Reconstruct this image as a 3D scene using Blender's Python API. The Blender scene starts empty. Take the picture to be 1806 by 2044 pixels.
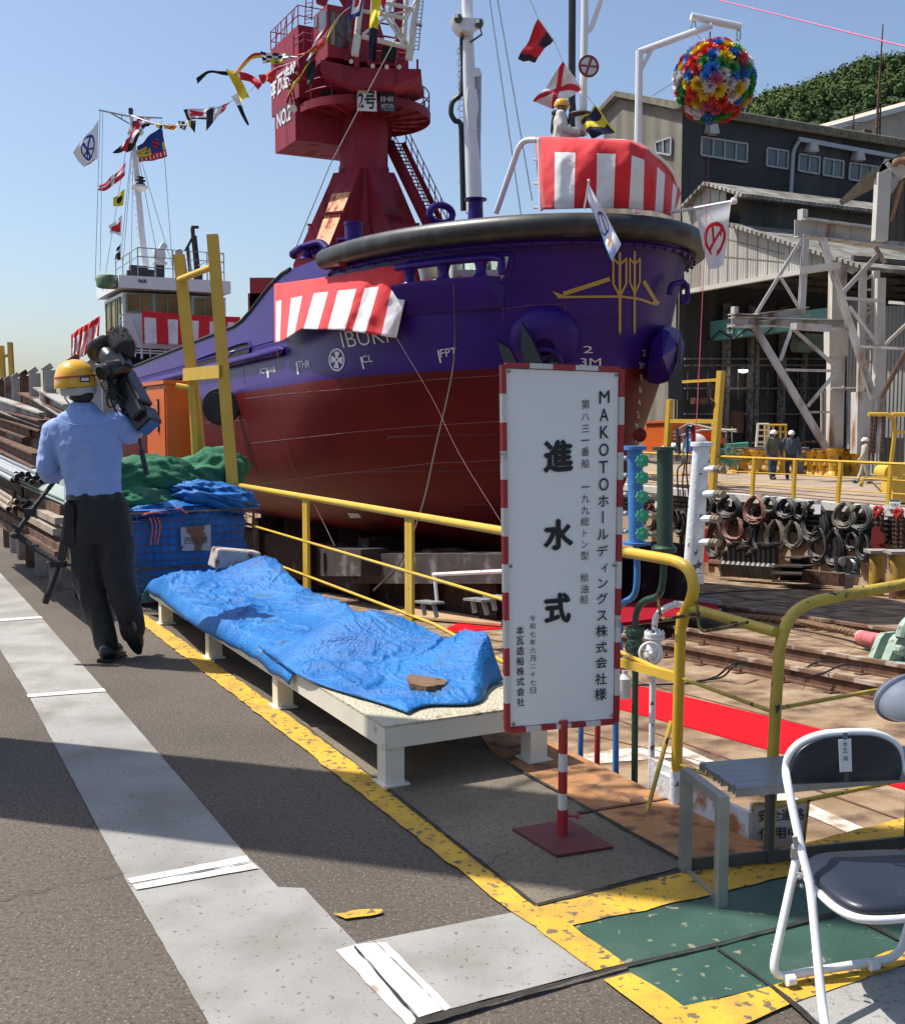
import bpy, math, random
from mathutils import Vector as V, Matrix, noise
from mathutils.bvhtree import BVHTree

# ------------------------------------------------------------------ camera, sky, sun, exposure
scene = bpy.context.scene
COL = scene.collection
R = math.radians
PITCH = math.atan(187 / 2200)
CAMZ = 1.5
cam = bpy.data.cameras.new("camera")
cam.sensor_fit = 'HORIZONTAL'; cam.sensor_width = 36; cam.lens = 36 * 2200 / 1806
cam.clip_start = 0.05; cam.clip_end = 6000
cam_ob = bpy.data.objects.new("camera", cam); COL.objects.link(cam_ob)
cam_ob.location = (0, 0, CAMZ); cam_ob.rotation_euler = (math.pi / 2 - PITCH, 0, 0)
scene.camera = cam_ob
SUN_EL = R(60); SUN_AZ = math.atan2(-.955, .30)          # azimuth clockwise from +Y
world = bpy.data.worlds.new("World"); scene.world = world; world.use_nodes = True
wn = world.node_tree.nodes; wl = world.node_tree.links
bg = wn["Background"]; sky = wn.new("ShaderNodeTexSky"); sky.sky_type = 'NISHITA'
sky.sun_disc = False; sky.sun_elevation = SUN_EL; sky.sun_rotation = SUN_AZ
sky.air_density = 1.0; sky.dust_density = 2.0; sky.ozone_density = 2.6
wl.new(sky.outputs[0], bg.inputs[0]); bg.inputs[1].default_value = 0.118
sun = bpy.data.lights.new("sun", 'SUN'); sun.energy = 4.7; sun.angle = R(.5); sun.color = (1, .95, .87)
sun_ob = bpy.data.objects.new("sun", sun); COL.objects.link(sun_ob)
sun_dir = V((math.sin(SUN_AZ) * math.cos(SUN_EL), math.cos(SUN_AZ) * math.cos(SUN_EL), math.sin(SUN_EL)))
sun_ob.rotation_euler = sun_dir.to_track_quat('Z', 'Y').to_euler(); sun_ob.location = (-20, 0, 40)
scene.view_settings.view_transform = 'Standard'; scene.view_settings.look = 'None'
scene.view_settings.exposure = 0.45; scene.view_settings.gamma = 1
scene.cycles.use_denoising = True
scene.cycles.max_bounces = 6; scene.cycles.diffuse_bounces = 2

# ------------------------------------------------------------------ measuring helpers (survey points of the place)
cp, sp = math.cos(PITCH), math.sin(PITCH)
C0 = V((0, 0, CAMZ))
QV = V((-.4613, .8873, 0)); RV = V((.8873, .4613, 0)); Z = V((0, 0, 1))
def ray(u, v):
    x = (u - 903) / 2200; y = -(v - 1022) / 2200
    return V((x, cp + y * sp, -sp + y * cp))
def G(u, v, z=0.0):
    d = ray(u, v); return C0 + d * ((z - CAMZ) / d.z)
def DY(u, v, Y):
    d = ray(u, v); return C0 + d * (Y / d.y)
def S(u, v, s):
    d = ray(u, v); return C0 + d * (s / d.dot(RV))
def QP(u, v, q):
    d = ray(u, v); return C0 + d * (q / d.dot(QV))
AXS = ray(25, 1029).normalized(); HX = V((AXS.y, -AXS.x, 0)).normalized()
FN = HX.cross(AXS).normalized(); FP0 = RV * 2.8 + QV * 4 + V((0, 0, -.9))
def FL(u, v, h=0.0):
    d = ray(u, v); return C0 + d * ((FP0 + Z * h - C0).dot(FN) / d.dot(FN))
def floor_z(p):
    return FP0.z - ((p.x - FP0.x) * FN.x + (p.y - FP0.y) * FN.y) / FN.z
def W(s, q, z): return RV * s + QV * q + V((0, 0, z))
PXM = lambda p: (p - C0).dot(V((0, cp, -sp))) / 2200     # metres per picture unit at p

# ------------------------------------------------------------------ mesh building
rnd = random.Random(7)
class MB:
    def __init__(s): s.v = []; s.f = []; s.m = []
    def add(s, vs, fs, mi=0):
        o = len(s.v); s.v += [V(p) for p in vs]
        for f in fs: s.f.append([i + o for i in f]); s.m.append(mi)
    def poly(s, pts, mi=0): s.add(pts, [list(range(len(pts)))], mi)
    def box(s, c, size, ex=V((1, 0, 0)), ey=V((0, 1, 0)), ez=V((0, 0, 1)), mi=0, taper=1.0):
        c = V(c); a, b, h = size[0] / 2, size[1] / 2, size[2] / 2
        P = []
        for k in (-1, 1):
            t = taper if k > 0 else 1
            for i, j in ((-1, -1), (1, -1), (1, 1), (-1, 1)): P.append(c + ex * a * i * t + ey * b * j * t + ez * h * k)
        s.add(P, [(3, 2, 1, 0), (4, 5, 6, 7), (0, 1, 5, 4), (1, 2, 6, 5), (2, 3, 7, 6), (3, 0, 4, 7)], mi)
    def sbox(s, s0, s1, q0, q1, z0, z1, mi=0):           # box in quay directions
        s.box(W((s0 + s1) / 2, (q0 + q1) / 2, (z0 + z1) / 2), (abs(s1 - s0), abs(q1 - q0), abs(z1 - z0)), RV, QV, Z, mi)
    def bar(s, p, q, w, h=None, up=Z, mi=0):
        p, q = V(p), V(q); d = (q - p); L = d.length
        if L < 1e-6: return
        d /= L; h = h or w
        x = d.cross(up)
        if x.length < 1e-3: x = d.cross(V((0, 1, 0)))
        x.normalize(); y = x.cross(d)
        s.box((p + q) / 2, (w, L, h), x, d, y, mi)
    def ibeam(s, p, q, w, h, t=.02, up=Z, mi=0):
        p, q = V(p), V(q); d = (q - p).normalized(); x = d.cross(up)
        if x.length < 1e-3: x = d.cross(V((0, 1, 0)))
        x.normalize(); y = x.cross(d); o = y * (h / 2 - t / 2)
        s.bar(p + o, q + o, w, t, up, mi); s.bar(p - o, q - o, w, t, up, mi); s.bar(p, q, t, h - 2 * t - .004, up, mi)
    def tube(s, pts, r, seg=8, mi=0, cap=True, closed=False):
        pts = [V(p) for p in pts]; n = len(pts)
        rs = r if isinstance(r, (list, tuple)) else [r] * n
        o = len(s.v); prev = None
        for i, p in enumerate(pts):
            if closed: d = pts[(i + 1) % n] - pts[i - 1]
            else: d = pts[min(i + 1, n - 1)] - pts[max(i - 1, 0)]
            d = d.normalized() if d.length > 1e-9 else V((0, 0, 1))
            if prev is None:
                x = d.cross(Z)
                if x.length < .05: x = d.cross(V((0, 1, 0)))
            else: x = prev - d * prev.dot(d)
            x.normalize(); y = d.cross(x); prev = x
            for k in range(seg):
                a = 2 * math.pi * k / seg
                s.v.append(p + x * (rs[i] * math.cos(a)) + y * (rs[i] * math.sin(a)))
        for i in range(n if closed else n - 1):
            j = (i + 1) % n
            for k in range(seg):
                l = (k + 1) % seg
                s.f.append([o + i * seg + k, o + i * seg + l, o + j * seg + l, o + j * seg + k]); s.m.append(mi)
        if cap and not closed:
            s.f.append([o + k for k in reversed(range(seg))]); s.m.append(mi)
            s.f.append([o + (n - 1) * seg + k for k in range(seg)]); s.m.append(mi)
    def lathe(s, c, axis, prof, seg=16, mi=0, xr=None, sy=1.0):
        c = V(c); d = V(axis).normalized()
        x = V(xr) if xr else (d.cross(Z) if d.cross(Z).length > .05 else V((1, 0, 0)))
        x = (x - d * x.dot(d)).normalized(); y = d.cross(x); o = len(s.v); n = len(prof)
        for r, h in prof:
            for k in range(seg):
                a = 2 * math.pi * k / seg
                s.v.append(c + d * h + x * (r * math.cos(a)) + y * (r * sy * math.sin(a)))
        for i in range(n - 1):
            for k in range(seg):
                l = (k + 1) % seg
                s.f.append([o + i * seg + k, o + i * seg + l, o + (i + 1) * seg + l, o + (i + 1) * seg + k]); s.m.append(mi)
        if prof[0][0] > 1e-4: s.f.append([o + k for k in reversed(range(seg))]); s.m.append(mi)
        if prof[-1][0] > 1e-4: s.f.append([o + (n - 1) * seg + k for k in range(seg)]); s.m.append(mi)
    def cyl(s, p, q, r, seg=14, mi=0): s.tube([p, q], r, seg, mi)
    def ball(s, c, r, nu=14, nv=9, mi=0, ex=V((1, 0, 0)), ey=V((0, 1, 0)), ez=V((0, 0, 1))):
        r = r if isinstance(r, (list, tuple)) else (r, r, r); c = V(c)
        def fn(i, j):
            a = 2 * math.pi * i; b = math.pi * (j - .5)
            return c + ex * (r[0] * math.cos(a) * math.cos(b)) + ey * (r[1] * math.sin(a) * math.cos(b)) + ez * (r[2] * math.sin(b))
        s.grid(fn, nu, nv, mi)
    def grid(s, fn, nu, nv, mi=0):
        o = len(s.v)
        for j in range(nv + 1):
            for i in range(nu + 1): s.v.append(V(fn(i / nu, j / nv)))
        for j in range(nv):
            for i in range(nu):
                a = o + j * (nu + 1) + i
                s.f.append([a, a + 1, a + nu + 2, a + nu + 1])
                s.m.append(mi((i + .5) / nu, (j + .5) / nv) if callable(mi) else mi)
    def prism(s, pts, vec, mi=0):
        pts = [V(p) for p in pts]; n = len(pts); vec = V(vec)
        s.add(pts + [p + vec for p in pts], [list(reversed(range(n))), list(range(n, 2 * n))] +
              [[i, (i + 1) % n, n + (i + 1) % n, n + i] for i in range(n)], mi)
    def strip(s, pts, w, nrm, t=.004, mi=0):            # flat band along a path
        for a, b in zip(pts, pts[1:]): s.bar(a, b, w, t, nrm, mi)

ORG = {}
def link(o):
    COL.objects.link(o); return o
def thing(name, label, cat, loc, group=None):
    o = bpy.data.objects.new(name, None); link(o); o.empty_display_size = .1
    o.location = loc; ORG[o.name] = V(loc); o['label'] = label; o['category'] = cat
    if group: o['group'] = group
    return o
def finish(me, smooth):
    if smooth is not None:
        for p in me.polygons: p.use_smooth = True
        me.set_sharp_from_angle(angle=R(smooth))
def obj(mb, name, mats, parent=None, org=None, smooth=35, weld=False, label=None):
    me = bpy.data.meshes.new(name)
    base = ORG[parent.name] if parent is not None else V(org if org is not None else (0, 0, 0))
    me.from_pydata([tuple(p - base) for p in mb.v], [], mb.f)
    mats = mats if isinstance(mats, (list, tuple)) else [mats]
    for m in mats: me.materials.append(m)
    if len(mats) > 1: me.polygons.foreach_set("material_index", mb.m)
    if weld:
        import bmesh
        b = bmesh.new(); b.from_mesh(me); bmesh.ops.remove_doubles(b, verts=b.verts, dist=weld if weld is not True else 1e-4); b.to_mesh(me); b.free()
    me.validate(); finish(me, smooth)
    o = bpy.data.objects.new(name, me); link(o)
    if parent is not None: o.parent = parent; ORG[o.name] = base
    else: o.location = base; ORG[o.name] = base
    if label: o['label'] = label
    return o
def single(mb, name, mats, label, cat, org=None, group=None, smooth=35, **k):   # a thing made of one mesh
    if org is None:
        lo = min(mb.v, key=lambda p: p.z); c = sum(mb.v, V()) / len(mb.v); org = V((c.x, c.y, lo.z))
    o = obj(mb, name, mats, None, org, smooth, **k); o['label'] = label; o['category'] = cat
    if group: o['group'] = group
    return o
def struct(mb, name, mats, smooth=None, kind='structure'):
    o = obj(mb, name, mats, None, None, smooth); o['kind'] = kind; return o
def modded(o, mods):                                    # bake modifiers into the mesh of o
    for t, kw in mods:
        m = o.modifiers.new(t, t)
        for k, v in kw.items(): setattr(m, k, v)
    dg = bpy.context.evaluated_depsgraph_get(); dg.update()
    me = bpy.data.meshes.new_from_object(o.evaluated_get(dg))
    o.modifiers.clear(); o.data = me
    for p in me.polygons: p.use_smooth = True
    return o
def fuse(o, voxel=.02, it=6, fac=.5):
    return modded(o, [('REMESH', dict(mode='VOXEL', voxel_size=voxel, use_smooth_shade=True)), ('SMOOTH', dict(iterations=it, factor=fac))])
def dup(root, loc, rotz=0, scale=None, label=None):
    r = root.copy(); link(r); r.location = loc; r.rotation_euler = (0, 0, rotz)
    if scale: r.scale = scale
    if label: r['label'] = label
    for ch in list(root.children):
        c = ch.copy(); link(c); c.parent = r
        for g in list(ch.children):
            d = g.copy(); link(d); d.parent = c
    return r
def smooth_path(pts, n=6):                              # Catmull-Rom
    pts = [V(p) for p in pts]; out = []
    P = [pts[0] * 2 - pts[1]] + pts + [pts[-1] * 2 - pts[-2]]
    for i in range(1, len(P) - 2):
        a, b, c, d = P[i - 1:i + 3]
        for k in range(n):
            t = k / n
            out.append(.5 * ((2 * b) + (c - a) * t + (2 * a - 5 * b + 4 * c - d) * t * t + (3 * b - a - 3 * c + d) * t ** 3))
    return out + [pts[-1]]
def bend(pts, r, n=5):                                  # straight runs with rounded corners
    pts = [V(p) for p in pts]; out = [pts[0]]
    for a, b, c in zip(pts, pts[1:], pts[2:]):
        u = (a - b); w = (c - b); k = min(r, u.length * .48, w.length * .48); u.normalize(); w.normalize()
        p0, p2 = b + u * k, b + w * k
        for i in range(n + 1):
            t = i / n; out.append(p0 * (1 - t) ** 2 + b * (2 * t * (1 - t)) + p2 * t * t)
    return out + [pts[-1]]
def lerp(a, b, t): return a + (b - a) * t
def sag(a, b, h, n=10):
    a, b = V(a), V(b); return [a.lerp(b, i / n) - Z * (4 * h * (i / n) * (1 - i / n)) for i in range(n + 1)]

def text_mesh(body, size=1.0, bold=0.0, res=3):
    cu = bpy.data.curves.new("t", 'FONT'); cu.body = body; cu.size = size; cu.offset = bold; cu.resolution_u = res
    cu.align_x = 'CENTER'; cu.align_y = 'CENTER'; cu.fill_mode = 'FRONT'
    o = bpy.data.objects.new("t", cu); link(o)
    dg = bpy.context.evaluated_depsgraph_get(); dg.update()
    me = bpy.data.meshes.new_from_object(o.evaluated_get(dg))
    vs = [v.co.copy() for v in me.vertices]; fs = [list(p.vertices) for p in me.polygons]
    bpy.data.objects.remove(o); bpy.data.curves.remove(cu); bpy.data.meshes.remove(me)
    return vs, fs
def fit_text(mb, body, fn, w, h, bold=0.0, mi=0, res=3):
    """lettering scaled to w x h, centred at 0,0, put on a surface by fn(x, y)"""
    vs, fs = text_mesh(body, 1.0, bold, res)
    if not vs: return
    x0, x1 = min(p.x for p in vs), max(p.x for p in vs); y0, y1 = min(p.y for p in vs), max(p.y for p in vs)
    sx = w / max(x1 - x0, 1e-4) if w else None; sy = h / max(y1 - y0, 1e-4) if h else None
    sx = sx or sy; sy = sy or sx
    mb.add([fn((p.x - (x0 + x1) / 2) * sx, (p.y - (y0 + y1) / 2) * sy) for p in vs], fs, mi)

# ------------------------------------------------------------------ materials
def lin(h):
    h = h.lstrip('#'); c = [int(h[i:i + 2], 16) / 255 for i in (0, 2, 4)]
    return tuple(x / 12.92 if x <= .04045 else ((x + .055) / 1.055) ** 2.4 for x in c)
MATS = {}
def M(name, col, rough=.5, metal=0.0, var=.12, scale=3.0, bump=0.0, bscale=60.0, col2=None, th=.62, sc2=6.0, soft=.04,
      spec=.5, coat=0.0, stretch=(1, 1, 1), stretch2=None, col3=None, th3=.66, sc3=2.0, soft3=.12, trans=0.0, sheen=0.0, emis=None, wave=None):
    if name in MATS: return MATS[name]
    m = bpy.data.materials.new(name); m.use_nodes = True; MATS[name] = m
    nt = m.node_tree; N = nt.nodes; L = nt.links; b = N["Principled BSDF"]
    col = lin(col) if isinstance(col, str) else col
    tc = N.new("ShaderNodeTexCoord")
    def noi(scale, st, detail=5):
        mp = N.new("ShaderNodeMapping"); mp.inputs['Scale'].default_value = st
        L.new(tc.outputs['Object'], mp.inputs[0])
        n = N.new("ShaderNodeTexNoise"); n.inputs['Scale'].default_value = scale; n.inputs['Detail'].default_value = detail
        L.new(mp.outputs[0], n.inputs['Vector']); return n
    def mix(f, a, bb):
        x = N.new("ShaderNodeMix"); x.data_type = 'RGBA'
        L.new(f, x.inputs[0])
        for k, s in ((6, a), (7, bb)):
            if isinstance(s, tuple): x.inputs[k].default_value = (*s, 1)
            else: L.new(s, x.inputs[k])
        return x.outputs[2]
    def ramp(src, lo, hi):
        r = N.new("ShaderNodeMapRange"); r.inputs[1].default_value = lo; r.inputs[2].default_value = hi
        L.new(src, r.inputs[0]); return r.outputs[0]
    n1 = noi(scale, stretch)
    c = mix(ramp(n1.outputs[0], .3, .7), tuple(x * (1 - var) for x in col), tuple(min(1, x * (1 + var)) for x in col))
    fr = None
    if col3:
        c3 = lin(col3) if isinstance(col3, str) else col3
        n3 = noi(sc3, stretch2 or (1, 1, 1), 6); c = mix(ramp(n3.outputs[0], th3 - soft3, th3 + soft3), c, c3)
    if col2:
        c2 = lin(col2) if isinstance(col2, str) else col2
        n2 = noi(sc2, stretch2 or (1, 1, 1), 8); fr = ramp(n2.outputs[0], th - soft, th + soft); c = mix(fr, c, c2)
    L.new(c, b.inputs['Base Color'])
    b.inputs['Roughness'].default_value = rough; b.inputs['Metallic'].default_value = metal
    b.inputs['Specular IOR Level'].default_value = spec; b.inputs['Coat Weight'].default_value = coat
    b.inputs['Coat Roughness'].default_value = .1
    if sheen: b.inputs['Sheen Weight'].default_value = sheen
    if trans: b.inputs['Transmission Weight'].default_value = trans
    if emis: b.inputs['Emission Color'].default_value = (*emis[0], 1); b.inputs['Emission Strength'].default_value = emis[1]
    if fr is not None:
        mr = N.new("ShaderNodeMapRange"); mr.inputs[3].default_value = rough; mr.inputs[4].default_value = .9
        L.new(fr, mr.inputs[0]); L.new(mr.outputs[0], b.inputs['Roughness'])
    if bump:
        nb = noi(bscale, (1, 1, 1), 4); bp = N.new("ShaderNodeBump"); bp.inputs['Strength'].default_value = bump
        bp.inputs['Distance'].default_value = .02; L.new(nb.outputs[0], bp.inputs['Height']); L.new(bp.outputs[0], b.inputs['Normal'])
    return m
# ------------------------------------------------------------------ shared materials
m_asph = M('asphalt', (.104, .083, .063), .9, var=.3, scale=.9, bump=.4, bscale=150, col2=(.24, .21, .175), th=.63, sc2=105, soft=.05, col3=(.066, .053, .043), sc3=60, th3=.56, soft3=.08)
m_strip = M('grey_paint', (.30, .29, .268), .8, var=.22, scale=1.1, bump=.12, bscale=140, col2=(.12, .11, .10), th=.665, sc2=60, soft=.03, col3=(.215, .20, .18), sc3=3.2, th3=.55, stretch2=(1, 1, 1))
m_white = M('white_paint', (.62, .60, .56), .6, var=.06, scale=6, col2=(.32, .27, .2), th=.66, sc2=11, soft=.06)
m_line = M('yellow_road_paint', (.60, .36, .03), .75, var=.13, scale=5, bump=.25, bscale=150, col2=(.15, .11, .065), th=.60, sc2=34, soft=.03, col3=(.36, .22, .05), sc3=6, th3=.6)
m_green = M('green_floor_paint', (.035, .082, .06), .45, var=.2, scale=4, bump=.12, bscale=90, col2=(.2, .2, .13), th=.655, sc2=24, soft=.02, col3=(.07, .115, .09), sc3=5)
m_conc = M('worn_concrete', (.165, .138, .098), .9, var=.25, scale=2, bump=.35, bscale=160, col2=(.085, .07, .052), th=.6, sc2=80, soft=.08, col3=(.23, .20, .15), sc3=2.5)
m_conc2 = M('pale_concrete', (.33, .325, .305), .9, var=.12, scale=3, bump=.3, bscale=160, col2=(.2, .19, .18), th=.62, sc2=60, soft=.06)
m_rust = M('rusty_plate', (.36, .17, .065), .85, var=.25, scale=4, bump=.35, bscale=90, col2=(.12, .055, .03), th=.58, sc2=9, soft=.08, col3=(.47, .31, .17), sc3=3)
m_rustd = M('rust_brown', (.13, .062, .035), .85, var=.35, scale=6, bump=.3, bscale=60, col2=(.05, .028, .02), th=.58, sc2=9, soft=.08)
m_slip = M('slipway_deck', (.25, .158, .085), .88, var=.28, scale=1.4, bump=.6, bscale=50, col2=(.10, .055, .03), th=.55, sc2=3.2, soft=.12, col3=(.36, .26, .165), sc3=1.8, th3=.54, stretch2=(1, 1, 1))
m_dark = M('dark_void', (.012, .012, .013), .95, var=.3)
m_black = M('black_rubber', (.016, .016, .017), .55, var=.2, bump=.1, bscale=30)
m_yel = M('yellow_paint', (.66, .40, .03), .42, var=.07, scale=8, bump=.06, bscale=25, col2=(.11, .07, .03), th=.70, sc2=22, soft=.012, coat=.15)
m_yelold = M('chipped_yellow_paint', (.47, .335, .045), .5, var=.15, scale=10, bump=.25, bscale=60, col2=(.045, .05, .045), th=.655, sc2=26, soft=.012, col3=(.30, .21, .03), sc3=7)
m_whpole = M('white_enamel', (.78, .79, .79), .35, var=.04, scale=8, bump=.06, bscale=40, coat=.2)
m_whchip = M('chipped_white_enamel', (.76, .78, .79), .4, var=.05, scale=8, bump=.15, bscale=60, col2=(.14, .14, .15), th=.635, sc2=26, soft=.012)
m_red = M('red_paint', (.36, .02, .025), .45, var=.1, scale=8)
m_steel = M('bare_steel', (.42, .42, .42), .38, .9, var=.15, scale=14, bump=.05)
m_galv = M('galvanised', (.36, .37, .38), .5, .6, var=.18, scale=12)
m_wood = M('old_wood', (.17, .095, .05), .85, var=.3, scale=9, bump=.5, bscale=25, stretch=(1, 8, 1), col2=(.07, .04, .025), th=.6, sc2=12)
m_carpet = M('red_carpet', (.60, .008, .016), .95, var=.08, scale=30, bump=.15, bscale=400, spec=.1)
m_ropebr = M('brown_wire_rope', (.19, .105, .055), .75, var=.3, scale=40, bump=.3)
m_cream = M('cream_paint', (.72, .67, .55), .55, var=.06, scale=5, bump=.08, bscale=40, col2=(.36, .24, .12), th=.69, sc2=9, soft=.05)

# ------------------------------------------------------------------ ground, slipway, far quay, water
def patch(pts, z, mb, jit=.0, step=.06, mi=0):
    P = [G(u, v, z) if not isinstance(p, V) else V((p.x, p.y, z)) for p in pts for u, v in [(p[0], p[1])]]
    out = []
    for a, b in zip(P, P[1:] + P[:1]):
        n = max(1, min(60, int((b - a).length / step))) if jit else 1
        d = (b - a); nn = V((-d.y, d.x, 0)).normalized() if d.length else V()
        for i in range(n):
            p = a.lerp(b, i / n)
            if jit and i: p += nn * (jit * (noise.noise(p * 14) + .5 * noise.noise(p * 47)))
            out.append(p)
    mb.poly(out, mi)
EDGE = 2.68; NEARQ = 2.72
b = MB(); b.poly([W(-70, -12, 0), W(EDGE, -12, 0), W(45, -12, 0), W(45, NEARQ, 0), W(EDGE, NEARQ, 0), W(EDGE, 75, 0), W(-70, 75, 0)])
b.poly([W(EDGE, NEARQ, 0), W(EDGE, NEARQ, -3), W(EDGE, 75, -6), W(EDGE, 75, 0)])
b.poly([W(45, NEARQ, 0), W(45, NEARQ, -3), W(EDGE, NEARQ, -3), W(EDGE, NEARQ, 0)])
struct(b, 'ground', m_asph)
def fpt(s, q, h=0): p = W(s, q, 0); return V((p.x, p.y, floor_z(p) + h))
FS = 18.5; FZ = -.35
b = MB()
for i in range(8):
    for j in range(24):
        s0, s1 = EDGE - .3 + i * 2.2, EDGE - .3 + (i + 1) * 2.2; q0, q1 = 2.4 + j * 3, 5.4 + j * 3
        b.poly([fpt(s0, q0), fpt(s1, q0), fpt(s1, q1), fpt(s0, q1)])
struct(b, 'slipway_floor', m_slip)
b = MB()
rr = random.Random(3)
for k in range(0):                                         # plate seams and joints of the slip floor
    s = 3.4 + k * 1.35
    b.strip([fpt(s, q, .004) for q in range(3, 60, 4)], rr.uniform(.015, .04), FN, .006, 0)
for u0, v0, u1, v1 in ((1000, 1290, 1806, 1500), (1420, 1180, 1806, 1262), (1430, 1228, 1806, 1316), (1240, 1440, 1806, 1640), (1150, 1460, 1560, 1560), (1480, 1195, 1806, 1230), (1380, 1160, 1700, 1215)): b.strip([FL(lerp(u0, u1, i / 6), lerp(v0, v1, i / 6), .004) for i in range(7)], .018, FN, .006, 0)
struct(b, 'floor_joints', m_rustd)
b = MB()
for pts in ([(1140, 1510), (1230, 1495), (1345, 1490), (1350, 1512), (1240, 1520), (1150, 1530)], [(1345, 1484), (1560, 1580), (1806, 1690), (1806, 1712), (1545, 1598), (1345, 1505)]):
    b.poly([FL(u, v, .006) for u, v in pts])
struct(b, 'floor_painted_lines', M('worn_white_line', (.55, .52, .46), .85, var=.15, scale=5, col2=(.3, .22, .14), th=.55, sc2=9, soft=.1))
m_fdeck = M('far_deck', (.33, .25, .175), .9, var=.15, scale=.7, bump=.1, bscale=20, col2=(.2, .15, .11), th=.6, sc2=1.5, soft=.1)
b = MB(); b.poly([W(FS, 2.7, FZ), W(70, 2.7, FZ), W(70, 80, FZ), W(FS, 80, FZ)])
struct(b, 'far_quay_ground', m_fdeck)
b = MB()
for s, w in ((18.95, .12), (19.7, .1), (20.8, .08)): b.sbox(s, s + w, 6, 60, FZ + .002, FZ + .012)
struct(b, 'crane_rail_tracks', m_rustd)
m_fwall = M('slip_wall_concrete', (.50, .37, .25), .9, var=.18, scale=.8, bump=.2, bscale=20, col2=(.24, .13, .07), th=.56, sc2=1.6, soft=.12)
b = MB()
nq = 30
for j in range(nq):
    q0, q1 = 2.7 + j * 2, 4.7 + j * 2
    b.poly([fpt(FS, q0, -.2), fpt(FS, q1, -.2), W(FS, q1, FZ - .02), W(FS, q0, FZ - .02)])
single(b, 'slipway_side_wall', m_fwall, 'stained beige concrete wall along the far side of the slipway', 'wall', org=W(FS, 20, -2.5), smooth=None)
b = MB(); b.sbox(FS - .06, FS + .3, 4, 62, FZ - .16, FZ + .012)
o = struct(b, 'far_quay_kerb', m_white)
b = MB()
for k in range(5): b.sbox(FS - .05, FS - .005, 5, 26, FZ - .30 - .11 * k, FZ - .24 - .11 * k)
single(b, 'louvred_strip', m_black, 'black horizontal slats running under the white kerb behind the hung hoses', 'slats', org=W(FS, 15, FZ - .8))
b = MB(); b.poly([V((-900, 62, -5.2)), V((900, 62, -5.2)), V((1500, 3000, -5.2)), V((-1500, 3000, -5.2))])
struct(b, 'sea_water', M('sea', (.03, .06, .07), .12, var=.2, scale=.05, bump=.4, bscale=.6))

# painted pavements in front
b = MB()
patch([(-60, 1100), (0, 1143), (82, 1232), (189, 1355), (400, 1600), (495, 1712), (521, 1734), (555, 1771), (607, 1773), (634, 1803), (712, 1884), (835, 2031), (860, 2075), (436, 2075), (250, 1755), (58, 1390), (0, 1296), (-60, 1200)], .004, b, .0025)
patch([(712, 1884), (1031, 1820), (1188, 1938), (835, 2031)], .004, b, .002)
struct(b, 'grey_walkway', m_strip)
b = MB()
for pts in ([(254, 1754), (493, 1708), (499, 1720), (262, 1764)], [(262, 1765), (499, 1721), (517, 1733), (272, 1776)], [(53, 1386), (207, 1374), (212, 1380), (56, 1392)], [(-40, 1238), (82, 1230), (86, 1234), (-40, 1243)],
            [(707, 1886), (749, 1882), (884, 2016), (836, 2031)], [(752, 1882), (772, 1882), (900, 2012), (888, 2018)], [(670, 1897), (706, 1887), (836, 2035), (815, 2050)]):
    patch(pts, .0085, b, .004, .04)
struct(b, 'walkway_white_joints', m_white)
b = MB()
for pts in ([(256, 1764), (500, 1720), (500, 1721), (258, 1765)], [(705, 1889), (709, 1889), (836, 2033), (831, 2036)], [(830, 2034), (1190, 1940), (1248, 1924), (1420, 1884), (1700, 1811), (1806, 1785), (1806, 1788), (1430, 1888), (1250, 1929), (1196, 1944), (850, 2044), (826, 2048)],
            [(778, 1573), (786, 1580), (897, 1668), (1070, 1803), (1066, 1807), (890, 1670), (772, 1577)], [(1070, 1804), (1375, 1731), (1395, 1727), (1396, 1730), (1074, 1808)], [(1014, 1522), (1380, 1725), (1376, 1728), (1009, 1523)],
            [(1431, 1890), (1542, 1966), (1600, 2010), (1650, 2060), (1638, 2060), (1586, 2012), (1536, 1969), (1427, 1892)], [(1698, 1822), (1795, 1873), (1789, 1876), (1692, 1826)]):
    patch(pts, .0125, b, .006, .04)
def crack(u0, v0, u1, v1, seed, n=40, w=.003):
    p, q = G(u0, v0, .0052), G(u1, v1, .0052); nn = V((-(q - p).y, (q - p).x, 0)).normalized(); P = []
    for i in range(n + 1): t = i / n; c = p.lerp(q, t); P.append(c + nn * (.05 * noise.noise(c * 5 + V((seed, 0, 0))) + .025 * noise.noise(c * 21)))
    for i in range(n): ww = w * (.5 + abs(noise.noise(P[i] * 9))); b.poly([P[i] - nn * ww, P[i + 1] - nn * ww, P[i + 1] + nn * ww, P[i] + nn * ww])
crack(-20, 1800, 255, 1745, 1, w=.0018); crack(560, 1510, 640, 1600, 3, 24, .0014); crack(900, 1760, 1010, 1700, 7, 20, .0014)
struct(b, 'pavement_joints', M('joint_dirt', (.028, .024, .02), .95, var=.4, scale=30))
b = MB()
patch([(-60, 985), (0, 1033), (164, 1158), (271, 1236), (386, 1326), (560, 1459), (760, 1616), (1021, 1820), (1040, 1832), (1188, 1938), (1247, 1923), (1142, 1847), (1420, 1786), (1806, 1690), (1806, 1632), (1400, 1733), (1066, 1808), (761, 1565), (620, 1460), (432, 1326), (303, 1236), (190, 1155), (12, 1030), (-60, 975)], .0085, b, .012)
patch([(1205, 1956), (1258, 1942), (1364, 2009), (1525, 1972), (1660, 1936), (1806, 1890), (1806, 1926), (1580, 2003), (1420, 2075), (1345, 2062)], .0085, b, .010)
patch([(664, 1824), (690, 1822), (700, 1818), (762, 1815), (765, 1822), (740, 1828), (690, 1834)], .0085, b, .01, .02)
struct(b, 'yellow_markings', m_line)
b = MB()
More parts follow.
